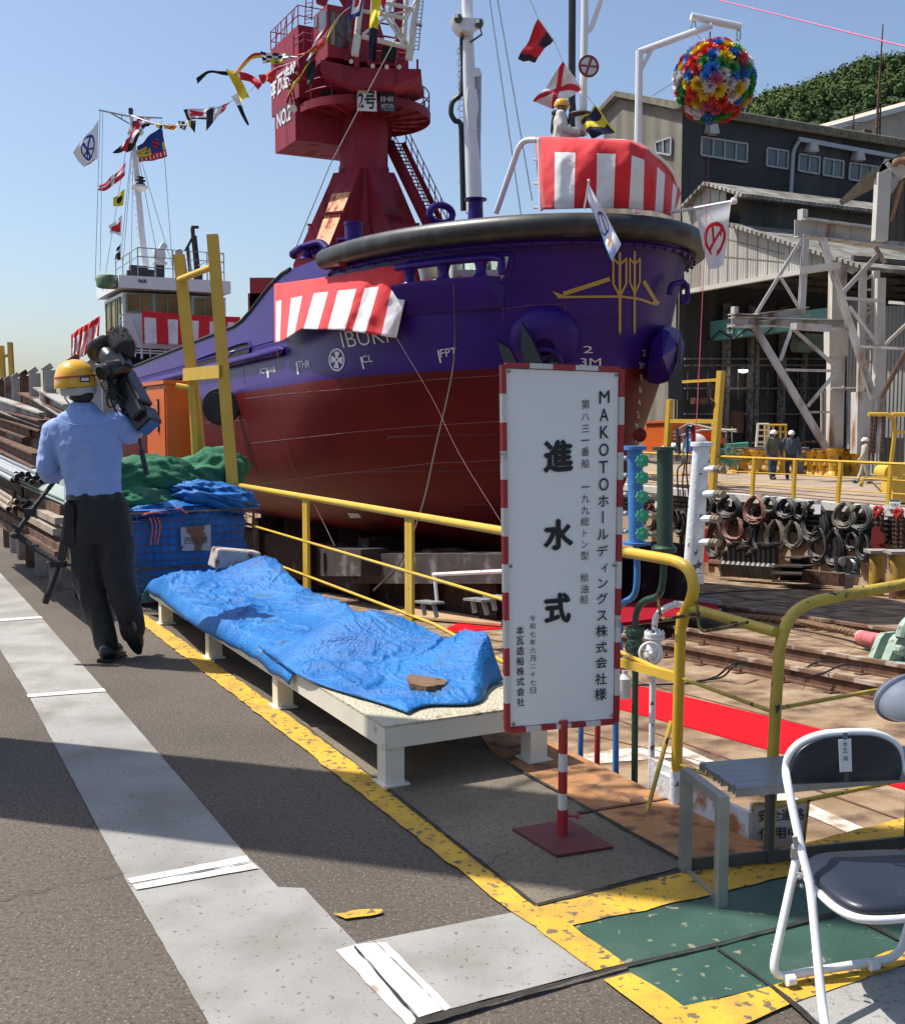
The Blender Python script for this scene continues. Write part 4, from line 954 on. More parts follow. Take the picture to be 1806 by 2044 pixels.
# ------------------------------------------------------------------ ceremonial curtains
m_cred = M('curtain_red', (.70, .022, .03), .85, var=.05, scale=8, bump=.12, bscale=60, sheen=.2)
m_cwht = M('curtain_white', (.80, .79, .80), .85, var=.03, scale=8, bump=.12, bscale=60)
def curtain(name, label, cols, bands, header, n=70, m=22, wob=.03, seed=1, waves=2.3, bulge=0):
    """cols: (t, top point, bottom point); bands: white stripes as (t0, t1)"""
    def at(t, k):
        for a, c in zip(cols, cols[1:]):
            if a[0] <= t <= c[0] or c is cols[-1]:
                f = (t - a[0]) / (c[0] - a[0]); return a[k].lerp(c[k], f)
    edges = sorted({x for bb in bands for x in bb} | {0, 1}); ts = []
    for a, c in zip(edges, edges[1:]):
        q = max(1, round((c - a) * n)); ts += [a + (c - a) * i / q for i in range(q)]
    ts.append(1); vs_ = [i / m for i in range(m + 1)]; k = min(range(m + 1), key=lambda i: abs(vs_[i] - header)); vs_[k] = header
    b = MB()
    for v in vs_:
        for t in ts:
            p = at(t, 1).lerp(at(t, 2), v); d = (C0 - p).normalized()
            w = wob * (noise.noise(V((t * 9, v * waves, seed))) * 1.6 + .6 * math.sin(t * 40 + v * 3 + seed) * v + .5 * noise.noise(V((t * 26 + v * 9, v * 7, seed + 5))))
            b.v.append(p + d * (w + bulge * math.sin(math.pi * min(1, v * 1.05)) ** .7))
    w = len(ts)
    for j in range(m):
        for i in range(w - 1):
            t = (ts[i] + ts[i + 1]) / 2; b.f.append([j * w + i, j * w + i + 1, (j + 1) * w + i + 1, (j + 1) * w + i])
            b.m.append(1 if vs_[j] >= header - 1e-6 and any(x < t < y for x, y in bands) else 0)
    o = single(b, name, [m_cred, m_cwht], label, 'curtain', smooth=80)
    sol = o.modifiers.new('cloth', 'SOLIDIFY'); sol.thickness = .003
    return o
def pc_(t, ut, vt, ub, vb, Y, Yb=None): return (t, DY(ut, vt, Y), DY(ub, vb, Yb or Y))
curtain('striped_curtain', 'red and white striped ceremonial curtain wrapped round the bow railing', [
    pc_(0, 1067, 277, 1078, 418, 18.9, 18.75), pc_(.04, 1078, 272, 1084, 418, 18.5, 18.4), pc_(.16, 1120, 273, 1116, 417, 18.1, 18.0), pc_(.34, 1190, 276, 1188, 415, 17.8, 17.8), pc_(.52, 1258, 279, 1250, 416, 17.75, 17.8),
    pc_(.62, 1285, 291, 1282, 419, 17.9, 17.9), pc_(.74, 1314, 310, 1308, 421, 18.3, 18.2), pc_(.85, 1336, 335, 1330, 428, 18.8, 18.6), pc_(.94, 1350, 356, 1345, 433, 19.4, 19.0), pc_(1, 1359, 385, 1340, 440, 19.9, 19.2)],
    [(.125, .235), (.345, .445), (.535, .625), (.735, .81), (.90, .955)], .21, wob=.05, seed=2, bulge=.16)
curtain('striped_curtain', 'red and white striped curtain hung over the letters on the purple hull side', [
    (0, HU(558, 568, .12), HU(574, 688, .28)), (.08, HU(580, 565, .1), HU(592, 684, .3)), (.28, HU(640, 557, .1), HU(640, 661, .4)), (.55, HU(716, 544, .1), HU(712, 659, .4)), (.75, HU(775, 532, .1), HU(762, 664, .4)), (.93, HU(818, 528, .1), HU(806, 672, .3)), (1, HU(832, 526, .1), HU(811, 673, .25))],
    [(.015, .055), (.13, .215), (.30, .405), (.475, .60), (.66, .755), (.86, 1.0)], .30, wob=.05, seed=7, waves=4)
curtain('striped_curtain', 'red and white striped curtain tied along the rail before the wheelhouse', [
    *[(t, hp_(u, v) - QV * .8, hp_(u2, v2) - QV * .75) for t, u, v, u2, v2 in ((0, 273, 623, 276, 688), (.25, 322, 628, 325, 690), (.5, 368, 631, 366, 690), (.75, 412, 634, 412, 690), (1, 467, 636, 462, 690))]],
    [(.02, .14), (.26, .37), (.46, .60), (.72, .82), (.89, .95)], .2, wob=.05, seed=9)
curtain('striped_curtain', 'narrow red and white striped curtain billowing at the ship stern', [
    pc_(0, 142, 668, 142, 712, 41), pc_(.3, 156, 656, 152, 716, 40.8), pc_(.6, 176, 645, 168, 710, 40.6), pc_(1, 200, 629, 196, 690, 40.4)],
    [(.04, .15), (.24, .37), (.46, .58), (.66, .76), (.84, .93)], .22, wob=.09, seed=12)

# ------------------------------------------------------------------ flags
m_fw = M('flag_white', (.80, .80, .82), .85, var=.03); m_fr = M('flag_red', (.60, .018, .04), .85, var=.06); m_fy = M('flag_yellow', (.76, .60, .03), .85, var=.05)
m_fk = M('flag_black', (.016, .017, .022), .85, var=.1); m_fb = M('flag_blue', (.02, .05, .26), .85, var=.08); m_flb = M('flag_pale_blue', (.35, .55, .85), .85); m_fo = M('flag_orange', (.55, .22, .04), .85)
FM = [m_fw, m_fr, m_fy, m_fk, m_fb, m_navy, m_flb, m_fo]; Wt, Rd, Ye, Bk, Bl, Nv, Lb, Or = range(8)
def flag(label, q, Y, pat, rip=.04, n=22, seed=None, name='signal_flag', curl=0.0, group='bunting flags strung over the ship'):
    """q: four corners (hoist top, hoist bottom, fly bottom, fly top) in the survey picture"""
    if group[:3] == "bun" and max(p[1] for p in q) < 270 and q[0][0] > 326 and q[0][0] < 660: mu, mv = sum(p[0] for p in q) / 4, sum(p[1] for p in q) / 4; q = [(mu + (a - mu) * 1.22, mv + (c - mv) * 1.3) for a, c in q]
    Ys = Y if isinstance(Y, (tuple, list)) else (Y,) * 4
    P = [DY(u, v, y) for (u, v), y in zip(q, Ys)]; seed = seed if seed is not None else len(bpy.data.objects) % 97
    size = max((P[3] - P[0]).length, (P[1] - P[0]).length); nrm = (C0 - P[0]).normalized(); sd = nrm.cross(Z)
    b = MB()
    def fn(x, y):
        p = P[0].lerp(P[3], x).lerp(P[1].lerp(P[2], x), y)
        w = rip * size * (math.sin(x * 7 + y * 2 + seed) + 1.2 * noise.noise(V((x * 3, y * 2, seed)))) * min(1, x * 2.2)
        bow_ = math.sin(math.pi * x) * curl * size + .05 * size * noise.noise(V((x * 2.5, y * 2.5, seed + 9)))
        return p + nrm * w * 1.6 + Z * (bow_ + w * .35) + sd * w * .2
    b.grid(fn, n, n, pat)
    used = sorted(set(b.m)); b.m = [used.index(i) for i in b.m]
    o = single(b, name, [FM[i] for i in used], label, 'flag', org=P[0], smooth=80, group=group); return o
hz = lambda *c: (lambda x, y: c[min(len(c) - 1, int(y * len(c)))])
vt = lambda *c: (lambda x, y: c[min(len(c) - 1, int(x * len(c)))])
def ring(x, y):
    d = math.hypot((x - .48) * 1.15, y - .45)
    if .25 < d < .31 or (d < .25 and (abs((x - .48) - .5 * (y - .45)) < .035 or abs((x - .48) * .8 + (y - .45) * .3 - .05) < .03 or (abs(y - .5 - .3 * abs(x - .48)) < .03))): return Bl
    if y > .82 and abs(x - .5) < .3 and y < .87: return Or
    return Lb if y > .85 or x > .97 else Wt
flag('white company flag with a blue ring emblem hanging from the stern yardarm', [(197, 238), (195, 316), (166, 334), (145, 304)], 41, lambda x, y: ring(x * .9 + .05, y * .75 + .1), .05, 40, 3)
def tairyo(x, y):
    if y > .74: return Wt if (int(x * 22) % 3 == 1 and .8 < y < .93) else Rd
    if x > .55 and y > .25: return Ye if abs(noise.noise(V((x * 4, y * 5, 2)))) > .1 else Bl
    if .2 < x < .42 and .3 < y < .6: return Rd if (x + y) * 12 % 2 < 1.2 else Bk
    return Bl if y < .5 or x > .1 else Ye
flag('dark blue, yellow and red good catch flag beside the stern mast', [(322, 252), (334, 311), (279, 326), (273, 291)], 40.5, tairyo, .07, 44, 5)
flag('red, white and black streamer flag wound round the stern mast head', [(276, 233), (300, 236), (262, 300), (245, 300)], 40.2, lambda x, y: Bk if x > .78 else hz(Rd, Wt, Bk)(x, y) if x > .35 else hz(Rd, Wt)(x, y), .05)
flag('black and white flag trailing right of the stern mast head', [(276, 240), (285, 258), (300, 248), (300, 240)], 40, hz(Wt, Bk), .08, 12)
flag('white, red and black flag hanging left of the stern mast', [(257, 274), (254, 301), (224, 306), (246, 284)], 40, lambda x, y: Rd if x < .35 else (Wt if y < .5 and x < .8 else Bk), .06)
flag('long red and white pennant curling left of the stern mast', [(251, 322), (249, 350), (196, 378), (197, 368)], 40, lambda x, y: Wt if abs(y - .45) < .16 or abs(x - .45) < .05 else Rd, .09, 26, 4, curl=-.12)
flag('yellow flag with a black disc on the halyard below the pennant', [(249, 376), (246, 409), (226, 413), (226, 396)], 40, lambda x, y: Bk if math.hypot(x - .42, y - .5) < .27 else Ye, .05, 34)
flag('white flag with a red square on the halyard below the black disc flag', [(244, 428), (242, 470), (219, 465), (217, 452)], 40, lambda x, y: Rd if .1 < x < .8 and .25 < y < .8 else Wt, .06)
flag('small black and white flag lowest on the stern halyard', [(241, 484), (240, 518), (228, 518), (232, 498)], 40, lambda x, y: Wt if .3 < y < .5 else Bk, .08, 14)
flag('small white flag at the start of the bunting line', [(300, 243), (300, 249), (308, 248), (308, 243)], 39.5, vt(Wt), .08, 8)
flag('small yellow and black flag on the bunting line', [(311, 244), (311, 253), (322, 258), (326, 248)], 39, vt(Ye, Ye, Bk), .08, 12)
flag('small red and yellow striped flag on the bunting line', [(326, 248), (328, 257), (352, 259), (354, 246)], 38, lambda x, y: (Rd, Ye)[int((x * 5 + y * 3)) % 2], .08, 20)
flag('small black and white striped flag on the bunting line', [(357, 243), (360, 254), (370, 258), (373, 243)], 37, lambda x, y: (Bk, Wt)[int((x * 4 + y * 2)) % 2], .08, 16)
flag('yellow and black swallowtail flag on the bunting line', [(377, 241), (378, 250), (388, 261), (390, 242)], 36, vt(Ye, Bk, Bk), .08, 14)
flag('white flag with a red centre and black edge on the bunting line', [(424, 215), (412, 236), (378, 235), (371, 221)], 35, lambda x, y: Rd if .35 < x < .8 and .2 < y < .7 else (Bk if x > .88 or y > .88 else Wt), .07, 24)
flag('red, white and navy flag ending the left bunting run', [(454, 208), (447, 218), (415, 253), (415, 222)], 34, lambda x, y: Rd if x < .3 else (Wt if x + .0 * y < .65 else Nv), .05, 20)
flag('slim white and navy pennant hanging by itself under the bunting', [(475, 193), (465, 198), (491, 242), (494, 241)], 33, vt(Wt, Nv, Nv), .05, 20, curl=.0)
flag('navy and yellow flag blown away from the bunting line', [(456, 145), (455, 152), (399, 161), (398, 157)], 32, vt(Nv), .08, 20, 2, curl=.13)
flag('yellow flag drooping below the navy streamer', [(455, 144), (474, 150), (495, 188), (480, 193)], 32, vt(Ye), .06, 16)
flag('red swallowtail flag close to the crane name', [(480, 147), (484, 160), (512, 176), (520, 166)], 31, vt(Rd), .06, 18, curl=.12)
flag('red and yellow flag arching over the red swallowtail', [(526, 112), (524, 120), (474, 152), (474, 142)], 30.5, hz(Rd, Ye), .04, 18, 6, curl=.22)
flag('black and white chequered flag before the machine house', [(525, 104), (530, 124), (566, 118), (588, 112)], 30, lambda x, y: (Bk, Wt)[(int(x * 6) + int(y * 4)) % 2], .06, 36)
flag('yellow and red flag tucked below the chequered flag', [(537, 118), (555, 137), (566, 132), (564, 120)], 30, hz(Ye, Rd), .07, 14)
flag('crumpled pink red flag over the crane name', [(518, 150), (524, 163), (540, 162), (552, 141)], 30, lambda x, y: Rd if noise.noise(V((x * 4, y * 4, 1))) > -.3 else Or, .12, 16)
flag('long yellow and red pennant along the crane cab', [(680, 26), (676, 32), (640, 90), (652, 82)], 28, lambda x, y: Ye if y < .55 else Rd, .05, 22)
flag('pink and white flag twisted below the crane cab', [(652, 58), (640, 64), (614, 112), (628, 112)], 28.5, hz(Rd, Wt), .06, 20)
flag('red and orange streamer below the cab corner', [(650, 84), (640, 96), (596, 110), (598, 106)], 28.5, hz(Rd, Or), .05, 16)
flag('black and yellow flag hanging under the cab', [(628, 112), (616, 122), (579, 183), (588, 162)], 28.5, lambda x, y: Ye if x > .25 else Bk, .06, 20)
flag('black pennant beside the crane boom foot', [(612, 134), (628, 120), (630, 145), (616, 168)], 29, vt(Bk), .05, 14)
flag('blue, white and red flag at the crane boom', [(702, -14), (696, 40), (718, 30), (729, -14)], 26, lambda x, y: Rd if .3 < x < .75 and y < .55 else (Wt if .15 < x < .85 and y < .8 else Bl), .05, 22)
flag('long yellow and navy pennant hanging before the boom', [(742, -30), (764, -30), (748, 122), (735, 118)], 25, lambda x, y: Ye if x < .56 else Nv, .04, 26)
flag('red flag end at the frame top beside the yellow pennant', [(757, -20), (775, -20), (766, 22), (760, 4)], 25.5, vt(Rd), .04, 10)
flag('red and navy flag on the bunting above the bow', [(1074, 36), (1105, 79), (1067, 122), (1034, 119)], (19.6, 19.6, 20.4, 20.4), lambda x, y: Nv if (y > .55 and x < .42) or x > .84 else Rd, .05, 30, 8)
flag('white flag with a red diagonal cross above the bow worker', [(1123, 122), (1160, 175), (1104, 214), (1064, 205)], (19.4, 19.4, 20.2, 20.2), lambda x, y: Rd if abs(x - y) < .11 or abs(x + y - 1) < .11 else Wt, .05, 40, 14)
flag('navy and yellow flag gathered in the hands of the bow worker', [(1189, 209), (1230, 265), (1180, 276), (1158, 240)], (19.4, 19.3, 19.1, 19.3), lambda x, y: Ye if y < .06 or x < .07 or abs(y - .45 - .1 * math.sin(x * 5)) < .13 else Nv, .09, 34, 21)
b = MB()
line = [DY(u, v, Y) for u, v, Y in [(262, 230, 40.3), (300, 243, 39.5), (330, 249, 38), (390, 246, 36), (430, 228, 34.5), (470, 195, 33), (500, 180, 31.5), (540, 140, 30), (590, 120, 29), (640, 78, 28), (680, 28, 27), (704, 8, 26.3), (740, -40, 25)]]
b.tube(smooth_path(line, 3), .012, 4); single(b, 'bunting_rope', m_whpole, 'thin rope carrying the bunting from the stern mast to the crane', 'rope')
b = MB(); b.tube([DY(1050, -20, 19.5), DY(1074, 36, 19.6), DY(1105, 79, 19.6), DY(1123, 122, 19.5), DY(1160, 175, 19.4), DY(1190, 215, 19.4)], .01, 4)
single(b, 'bunting_rope', m_whpole, 'thin white rope with flags coming down to the bow worker', 'rope')
# flags on the bow staffs
b = MB(); b.tube([DY(1166, 416, 17.55), DY(1175, 362, 17.35)], .016, 6); b.ball(DY(1175, 360, 17.35), .025, 8, 5); single(b, 'flag_staff', m_whpole, 'short white flag staff leaning on the black bow fender', 'staff')
flag('white company flag with a blue ring draped over the black bow fender', [(1175, 366), (1172, 398), (1222, 519), (1240, 486)], (16.9, 16.8, 16.7, 16.7), lambda x, y: (lambda d: Bl if .30 < d < .37 or (d < .30 and abs((x - .52) * 1.6 + .3 * math.sin(y * 6) - .1) < .07) else (Lb if y > .87 and noise.noise(V((x * 9, 0, 3))) > -.3 or x > .93 and y > .4 else (Or if .78 < x < .84 and y > .45 else Wt)))(math.hypot((x - .52) * 2.1, y - .5)), .03, 44, 6, group='company flags')
b = MB(); b.tube([DY(1338, 424, 18.6), DY(1466, 401, 18.0)], .028, 8); b.lathe(DY(1464, 401, 18.0), V((1, 0, 0)), [(.05, -.04), (.06, 0), (.04, .05)], 8); single(b, 'flag_staff', m_whpole, 'long white flag pole reaching out from the bow over the dock', 'staff')
def redmark(x, y):
    dx, dy = (x - .52) * 1.0, (y - .52) * 1.55; d = math.hypot(dx, dy)
    if .31 < d < .42 and not (-.2 < dx < .05 and dy > .1): return Rd
    if d < .33 and (abs(dx + .06) < .035 and dy < .1 or abs(dx * .75 + dy - .02) < .055 or (abs(dx - .22) < .04 and dy < 0)): return Rd
    return Wt
flag('white flag with a round red emblem hanging from the bow pole', [(1387, 419), (1459, 405), (1444, 530), (1414, 542)], (18.3, 18.0, 18.15, 18.3), lambda x, y: redmark(y, x), .022, 48, 17, group='company flags')

# ------------------------------------------------------------------ flower ball on its davit
dv = thing('davit_frame', 'white pipe davit holding the flower ball over the bow', 'davit', DY(1272, 410, 19))
b = MB(); b.tube([DY(1271, 425, 19), DY(1276, 100, 19)], .062, 10); b.tube([DY(1275, 103, 19), DY(1420, 50, 19)], .055, 10); b.tube([DY(1278, 140, 19), DY(1300, 98, 19)], .035, 8)
obj(b, 'post', m_whpole, dv)
b = MB(); b.tube([DY(1379, 32, 19), DY(1478, 53, 19.1)], .062, 10); obj(b, 'cross_pipe', m_whpole, dv)
for u, v in ((1384, 40), (1474, 57)):
    b = MB(); p = DY(u, v, 19.05); b.tube([p + V((.035 * math.sin(t), 0, -.1 + .09 * math.cos(t))) for t in [2 * math.pi * k / 12 for k in range(12)]], .012, 5, closed=True); obj(b, 'snap_hook', m_steel, dv)
KC = DY(1425, 162, 19); KR = .615
kus = thing('flower_ball', 'large ball of bright paper flowers hanging from the white davit', 'flower ball', KC - Z * KR)
b = MB(); b.ball(KC, KR * .93, 20, 12); obj(b, 'core', M('core_red', (.5, .04, .03), .9), kus, smooth=60)
fcols = [('flower_red', (.72, .045, .02)), ('flower_blue', (.03, .22, .66)), ('flower_green', (.03, .34, .06)), ('flower_yellow', (.80, .56, .02)), ('flower_pink', (.62, .10, .21)), ('flower_white', (.80, .80, .80))]
fmesh = []
fr_ = random.Random(5)
for nme, c in fcols:
    b = MB()
    for k in range(46):
        a = 2.4 * k; t = k / 46; tilt = lerp(.15, 1.45, t); L = lerp(.06, .105, t)
        d = V((math.cos(a) * math.sin(tilt), math.sin(a) * math.sin(tilt), math.cos(tilt))); sd = V((-math.sin(a), math.cos(a), 0)); w = .017
        r_ = V((0, 0, .0)); tip = d * L * fr_.uniform(.9, 1.1)
        b.add([r_ + sd * w * .4, r_ - sd * w * .4, tip * .75 - sd * w, tip * 1.0 - sd * w * .4 + Z * .006, tip * .93, tip * 1.02 + sd * w * .4 + Z * .006, tip * .75 + sd * w], [(0, 1, 2, 6), (2, 3, 4), (2, 4, 6), (4, 5, 6)])
    o = obj(b, 'paper_flower', M(nme, c, .8, var=.08, scale=30, sheen=.1), None, V((0, 0, 0)), 80); fmesh.append(o)
nF_ = 170; near, rest = [], []
for k in range(nF_):
    y = 1 - 2 * (k + .5) / nF_; rr_ = math.sqrt(1 - y * y); a = k * 2.39996 + fr_.uniform(-.1, .1)
    n = V((rr_ * math.cos(a), rr_ * math.sin(a), y)); vis = n.dot((C0 - KC).normalized()); (near if vis > -.12 else rest).append((vis, n, fr_.randrange(6)))
near.sort(key=lambda t: -t[0]); rest += near[100:]; near = near[:100]
def flower_matrix(n): return Matrix.Translation(KC - Z * 0 + n * KR * .95) @ n.to_track_quat('Z', 'Y').to_matrix().to_4x4() @ Matrix.Rotation(fr_.uniform(0, 6), 4, 'Z') @ Matrix.Scale(fr_.uniform(1.25, 1.65), 4)
for vis, n, ci in near:
    o = fmesh[ci].copy(); link(o); o.parent = kus; mt = flower_matrix(n); o.matrix_local = Matrix.Translation(-ORG[kus.name]) @ mt
b = MB()
for vis, n, ci in rest:
    mt = flower_matrix(n); me = fmesh[ci].data; b.add([mt @ v.co for v in me.vertices], [list(p.vertices) for p in me.polygons], ci)
o = obj(b, 'flower_cover', [f.data.materials[0] for f in fmesh], kus, smooth=80); o['kind'] = 'stuff'
for f in fmesh: bpy.data.objects.remove(f)
b = MB()
for (u, v, Y), tx_ in (((1384, 58, 19.05), 1410), ((1474, 66, 19.05), 1462), ((1474, 66, 19.05), 1478)): b.tube([DY(u, v, Y), DY(tx_, 95, 19.0)], .008, 4)
obj(b, 'hanging_string', m_whpole, kus)
m_rr = M('red_string', (.25, .02, .035), .8, var=.4, scale=60)
b = MB(); b.tube([DY(1415, 235, 18.9), DY(1413, 360, 18.6), DY(1405, 520, 17.5), DY(1397, 700, 15.5), DY(1388, 880, 13), DY(1386, 1000, 11.5)], .0055, 5)
obj(b, 'pull_cord', m_rr, kus)
b = MB(); b.tube([DY(1430, -2, 17), DY(1560, 30, 15), DY(1806, 92, 12), DY(1900, 118, 11)], .008, 5); single(b, 'pink_rope', M('pink_rope', (.72, .16, .26), .8, var=.3, scale=50), 'thin pink rope stretched high across the sky by the hill', 'rope')
# mooring rope and curtain tie lines
b = MB(); b.tube(smooth_path([HU(931, 562, .45), DY(906, 720, 18.0), DY(868, 900, 16.2), DY(843, 1010, 15), DY(800, 1120, 13.8), DY(745, 1180, 13)]), .014, 7)
single(b, 'mooring_rope', M('manila_dark', (.045, .03, .02), .9), 'brown mooring rope running from the bow fairlead down the hull', 'rope')
b = MB(); b.tube(smooth_path([HU(810, 672, .25), DY(860, 790, 17), DY(915, 903, 14.8), DY(1000, 1042, 12)]), .0022, 4); single(b, 'tie_line', M('tie_cord', (.25, .15, .15), .9), 'thin pale line from the hull curtain corner down toward the sign board', 'line')
b = MB(); b.tube(smooth_path([HU(575, 690, .25), HU(586, 800, .25), HU(605, 910, .3), DY(634, 1020, 23), DY(668, 1090, 21)]), .0045, 4); single(b, 'tie_line', MATS['tie_cord'], 'thin pale line hanging from the aft corner of the hull curtain', 'line')
# ------------------------------------------------------------------ railings on the quay edge
SF = 2.70
rl = thing('quay_railing', 'long yellow pipe railing along the quay edge behind the blue tarpaulin', 'railing', W(SF, 4.4, 0))
def F_(u, v): return S(u, v, SF)
a0 = F_(458, 966); a1 = F_(1335, 1117)
b = MB(); b.tube([a0] + smooth_path([a1, F_(1352, 1122), F_(1370, 1133), F_(1381, 1152), F_(1384, 1175), F_(1378, 1200), F_(1366, 1226), F_(1360, 1250)], 6), .0225, 12); obj(b, 'top_rail', m_yel, rl, smooth=60)
b = MB(); b.tube([F_(455, 1035), F_(1000, 1196), F_(1350, 1352)], .0095, 8); obj(b, 'mid_rail', m_yel, rl)
b = MB(); b.tube([F_(560, 1130), F_(866, 1246), F_(1010, 1325)], .010, 8); obj(b, 'low_rail', m_yel, rl)
for u in (609, 816):
    p = F_(u, 835 + (a0.lerp(a1, .2).z * 0 + 1)); t = F_(u, lerp(966, 1117, (u - 458) / 877)); b = MB()
    for s_ in (-1, 1): b.bar(V((t.x, t.y, 0)) + QV * .022 * s_, V((t.x, t.y, t.z - .012)) + QV * .022 * s_, .012, .05, QV)
    b.bar(V((t.x, t.y, 0)) + RV * .02, V((t.x, t.y, t.z - .015)) + RV * .02, .044, .01, RV); obj(b, 'post', m_yel, rl, smooth=None)
b = MB(); b.tube([F_(1362, 1226), F_(1358, 1260), F_(1350, 1540)], .0215, 12); obj(b, 'post', m_yel, rl, smooth=60, label='thick rounded yellow corner post')
b = MB(); b.tube([F_(1350, 1538), F_(1348, 1612)], .024, 12); obj(b, 'post_foot', m_whchip, rl, smooth=60)
b = MB(); b.tube([F_(1340, 1440), G(1291, 1622)], .009, 8); obj(b, 'brace', m_yelold, rl)
b = MB(); b.bar(F_(1240, 1322), F_(1352, 1352), .03, .035); obj(b, 'stub_arm', m_yel, rl, smooth=None)
r2 = thing('corner_railing', 'chipped yellow pipe railing with a curved end standing behind the aluminium stool', 'railing', W(SF, 2.85, 0))
def B_(u, v): return QP(u, v, 2.85)
b = MB(); pth = smooth_path([B_(1534, 1700), B_(1543, 1500), B_(1553, 1330), B_(1560, 1275), B_(1578, 1232), B_(1608, 1208), B_(1660, 1193), B_(1806, 1166), B_(1950, 1140), B_(2200, 1100)], 6)
b.tube(pth, .021, 12); obj(b, 'bent_pipe', m_yelold, r2, smooth=60)
b = MB(); b.tube([F_(1366, 1210), B_(1548, 1262)], .0195, 12); obj(b, 'gate_bar', m_yelold, r2, smooth=60)
b = MB(); b.tube([F_(1358, 1353), B_(1542, 1421)], .008, 8); b.tube([F_(1354, 1526), B_(1536, 1592)], .008, 8); b.tube([B_(1552, 1414), B_(1806, 1368), B_(2000, 1336)], .008, 8); b.tube([B_(1540, 1612), B_(1806, 1556), B_(2000, 1520)], .009, 8); obj(b, 'cross_bar', m_yelold, r2)
for pts in ([(1313, 1180), (1317, 1230), (1326, 1237), (1395, 1224)], [(1390, 1200), (1395, 1252), (1404, 1261), (1492, 1242)]):
    b = MB(); P = [S(u, v, SF - .05) for u, v in pts]; b.tube(bend(P, .02), .0065, 6); obj(b, 'hook', M('hook_rust', (.19, .15, .04), .8, var=.4, scale=40, col2=(.04, .025, .015), th=.52, sc2=30), r2)
sg = thing('passage_sign', 'white sign with black characters leaning behind the corner railing post', 'sign', B_(1560, 1692) + QV * .05)
b = MB(); q = [QP(u, v, 2.91) for u, v in [(1501, 1604), (1613, 1597), (1602, 1690), (1492, 1696)]]; b.prism(q, QV * .012); obj(b, 'board', M('sign_grey_white', (.62, .62, .64), .5), sg, smooth=None)
b = MB()
fit_text(b, '安全通路', lambda x, y: QP(1560 + x, 1627 - y - x * .05, 2.905), 92, 24, .01); fit_text(b, '使用中', lambda x, y: QP(1556 + x, 1663 - y - x * .05, 2.905), 82, 24, .01); obj(b, 'lettering', m_ink, sg, smooth=None)
b = MB()
for a, c in zip(q, q[1:] + q[:1]): b.bar(a - QV * .004, c - QV * .004, .006, .006)
obj(b, 'frame', m_line, sg, smooth=None)

# ------------------------------------------------------------------ pipes and valves at the quay edge
m_pblue = M('pipe_blue', (.05, .20, .50), .42, var=.1, scale=6, bump=.15, bscale=50, col2=(.12, .12, .13), th=.7, sc2=22, soft=.012)
m_pgreen = M('pipe_green', (.022, .062, .040), .42, var=.15, scale=6, bump=.15, bscale=50)
m_hand = M('handwheel_green', (.07, .42, .25), .45, var=.08)
m_brass = M('brass_fitting', (.32, .24, .16), .4, .7, var=.3, scale=30)
SP = 2.83
def P_(u, v, k=0.0): return S(u, v, SP + k)
def wheel(mb, c, ax, r, n=8, lobes=True, th=.010):
    x = ax.cross(Z).normalized(); y = x.cross(ax)
    if lobes:
        mb.lathe(c, ax, [(r * .3, -th), (r * .3, th * 1.6), (0, th * 1.7)], 10)
        N_ = 48; out = [c + x * (r * (1 + .09 * math.cos(n * t)) * math.cos(t)) + y * (r * (1 + .09 * math.cos(n * t)) * math.sin(t)) for t in [2 * math.pi * k / N_ for k in range(N_)]]
        mb.prism([p - ax * th * .6 for p in out], ax * th * 1.2)
    else:
        mb.tube([c + x * r * math.cos(t) + y * r * math.sin(t) for t in [2 * math.pi * k / 28 for k in range(28)]], r * .14, 8, closed=True)
        for k in range(3): t = 2 * math.pi * k / 3 + .5; mb.tube([c, c + x * r * math.cos(t) + y * r * math.sin(t)], r * .10, 6)
        mb.lathe(c, ax, [(r * .2, -.01), (r * .2, .018), (r * .1, .03), (0, .03)], 10)
tocam = V((.05, -1, .08)).normalized()
def flange(mb, c, ax, r, t=.012, bolts=8):
    mb.lathe(c, ax, [(r, -t), (r, -.001)], 20); mb.lathe(c, ax, [(r, .001), (r, t)], 20); x = ax.orthogonal().normalized(); y = ax.cross(x)
    for k in range(bolts):
        a = 2 * math.pi * k / bolts; p = c + (x * math.cos(a) + y * math.sin(a)) * r * .8; mb.cyl(p - ax * t * 1.7, p + ax * t * 1.7, r * .1, 6)
pxm = PXM(P_(1270, 1000))
# blue standpipe
bp_ = thing('blue_standpipe', 'light blue standpipe with a bent tail and five green handwheel valves', 'pipe', V((P_(1230, 1400).x, P_(1230, 1400).y, -.9)))
b = MB(); b.tube([P_(1267, 896), P_(1270, 1088)], 15.5 * pxm, 18); b.lathe(P_(1267, 893), Z, [(24 * pxm, -.010), (24 * pxm, .006), (0, .006)], 18); b.lathe(P_(1270, 1085), Z, [(22 * pxm, -.006), (28 * pxm, -.004), (28 * pxm, .006)], 18); obj(b, 'standpipe', m_pblue, bp_, smooth=50)
b = MB(); b.tube(bend([P_(1270, 1088), P_(1272, 1150), P_(1268, 1190), P_(1232, 1210), P_(1228, 1300), P_(1229, 1560), V((P_(1229, 1560).x, P_(1229, 1560).y, -.9))], .06), 6.5 * pxm * 1.0, 12); flange(b, P_(1230, 1255), Z, 15 * pxm); flange(b, P_(1230, 1335), Z, 15 * pxm); b.lathe(P_(1230, 1295), Z, [(8 * pxm, -.07), (14 * pxm, -.03), (14 * pxm, .03), (8 * pxm, .07)], 12); obj(b, 'feed_pipe', m_pblue, bp_, smooth=50)
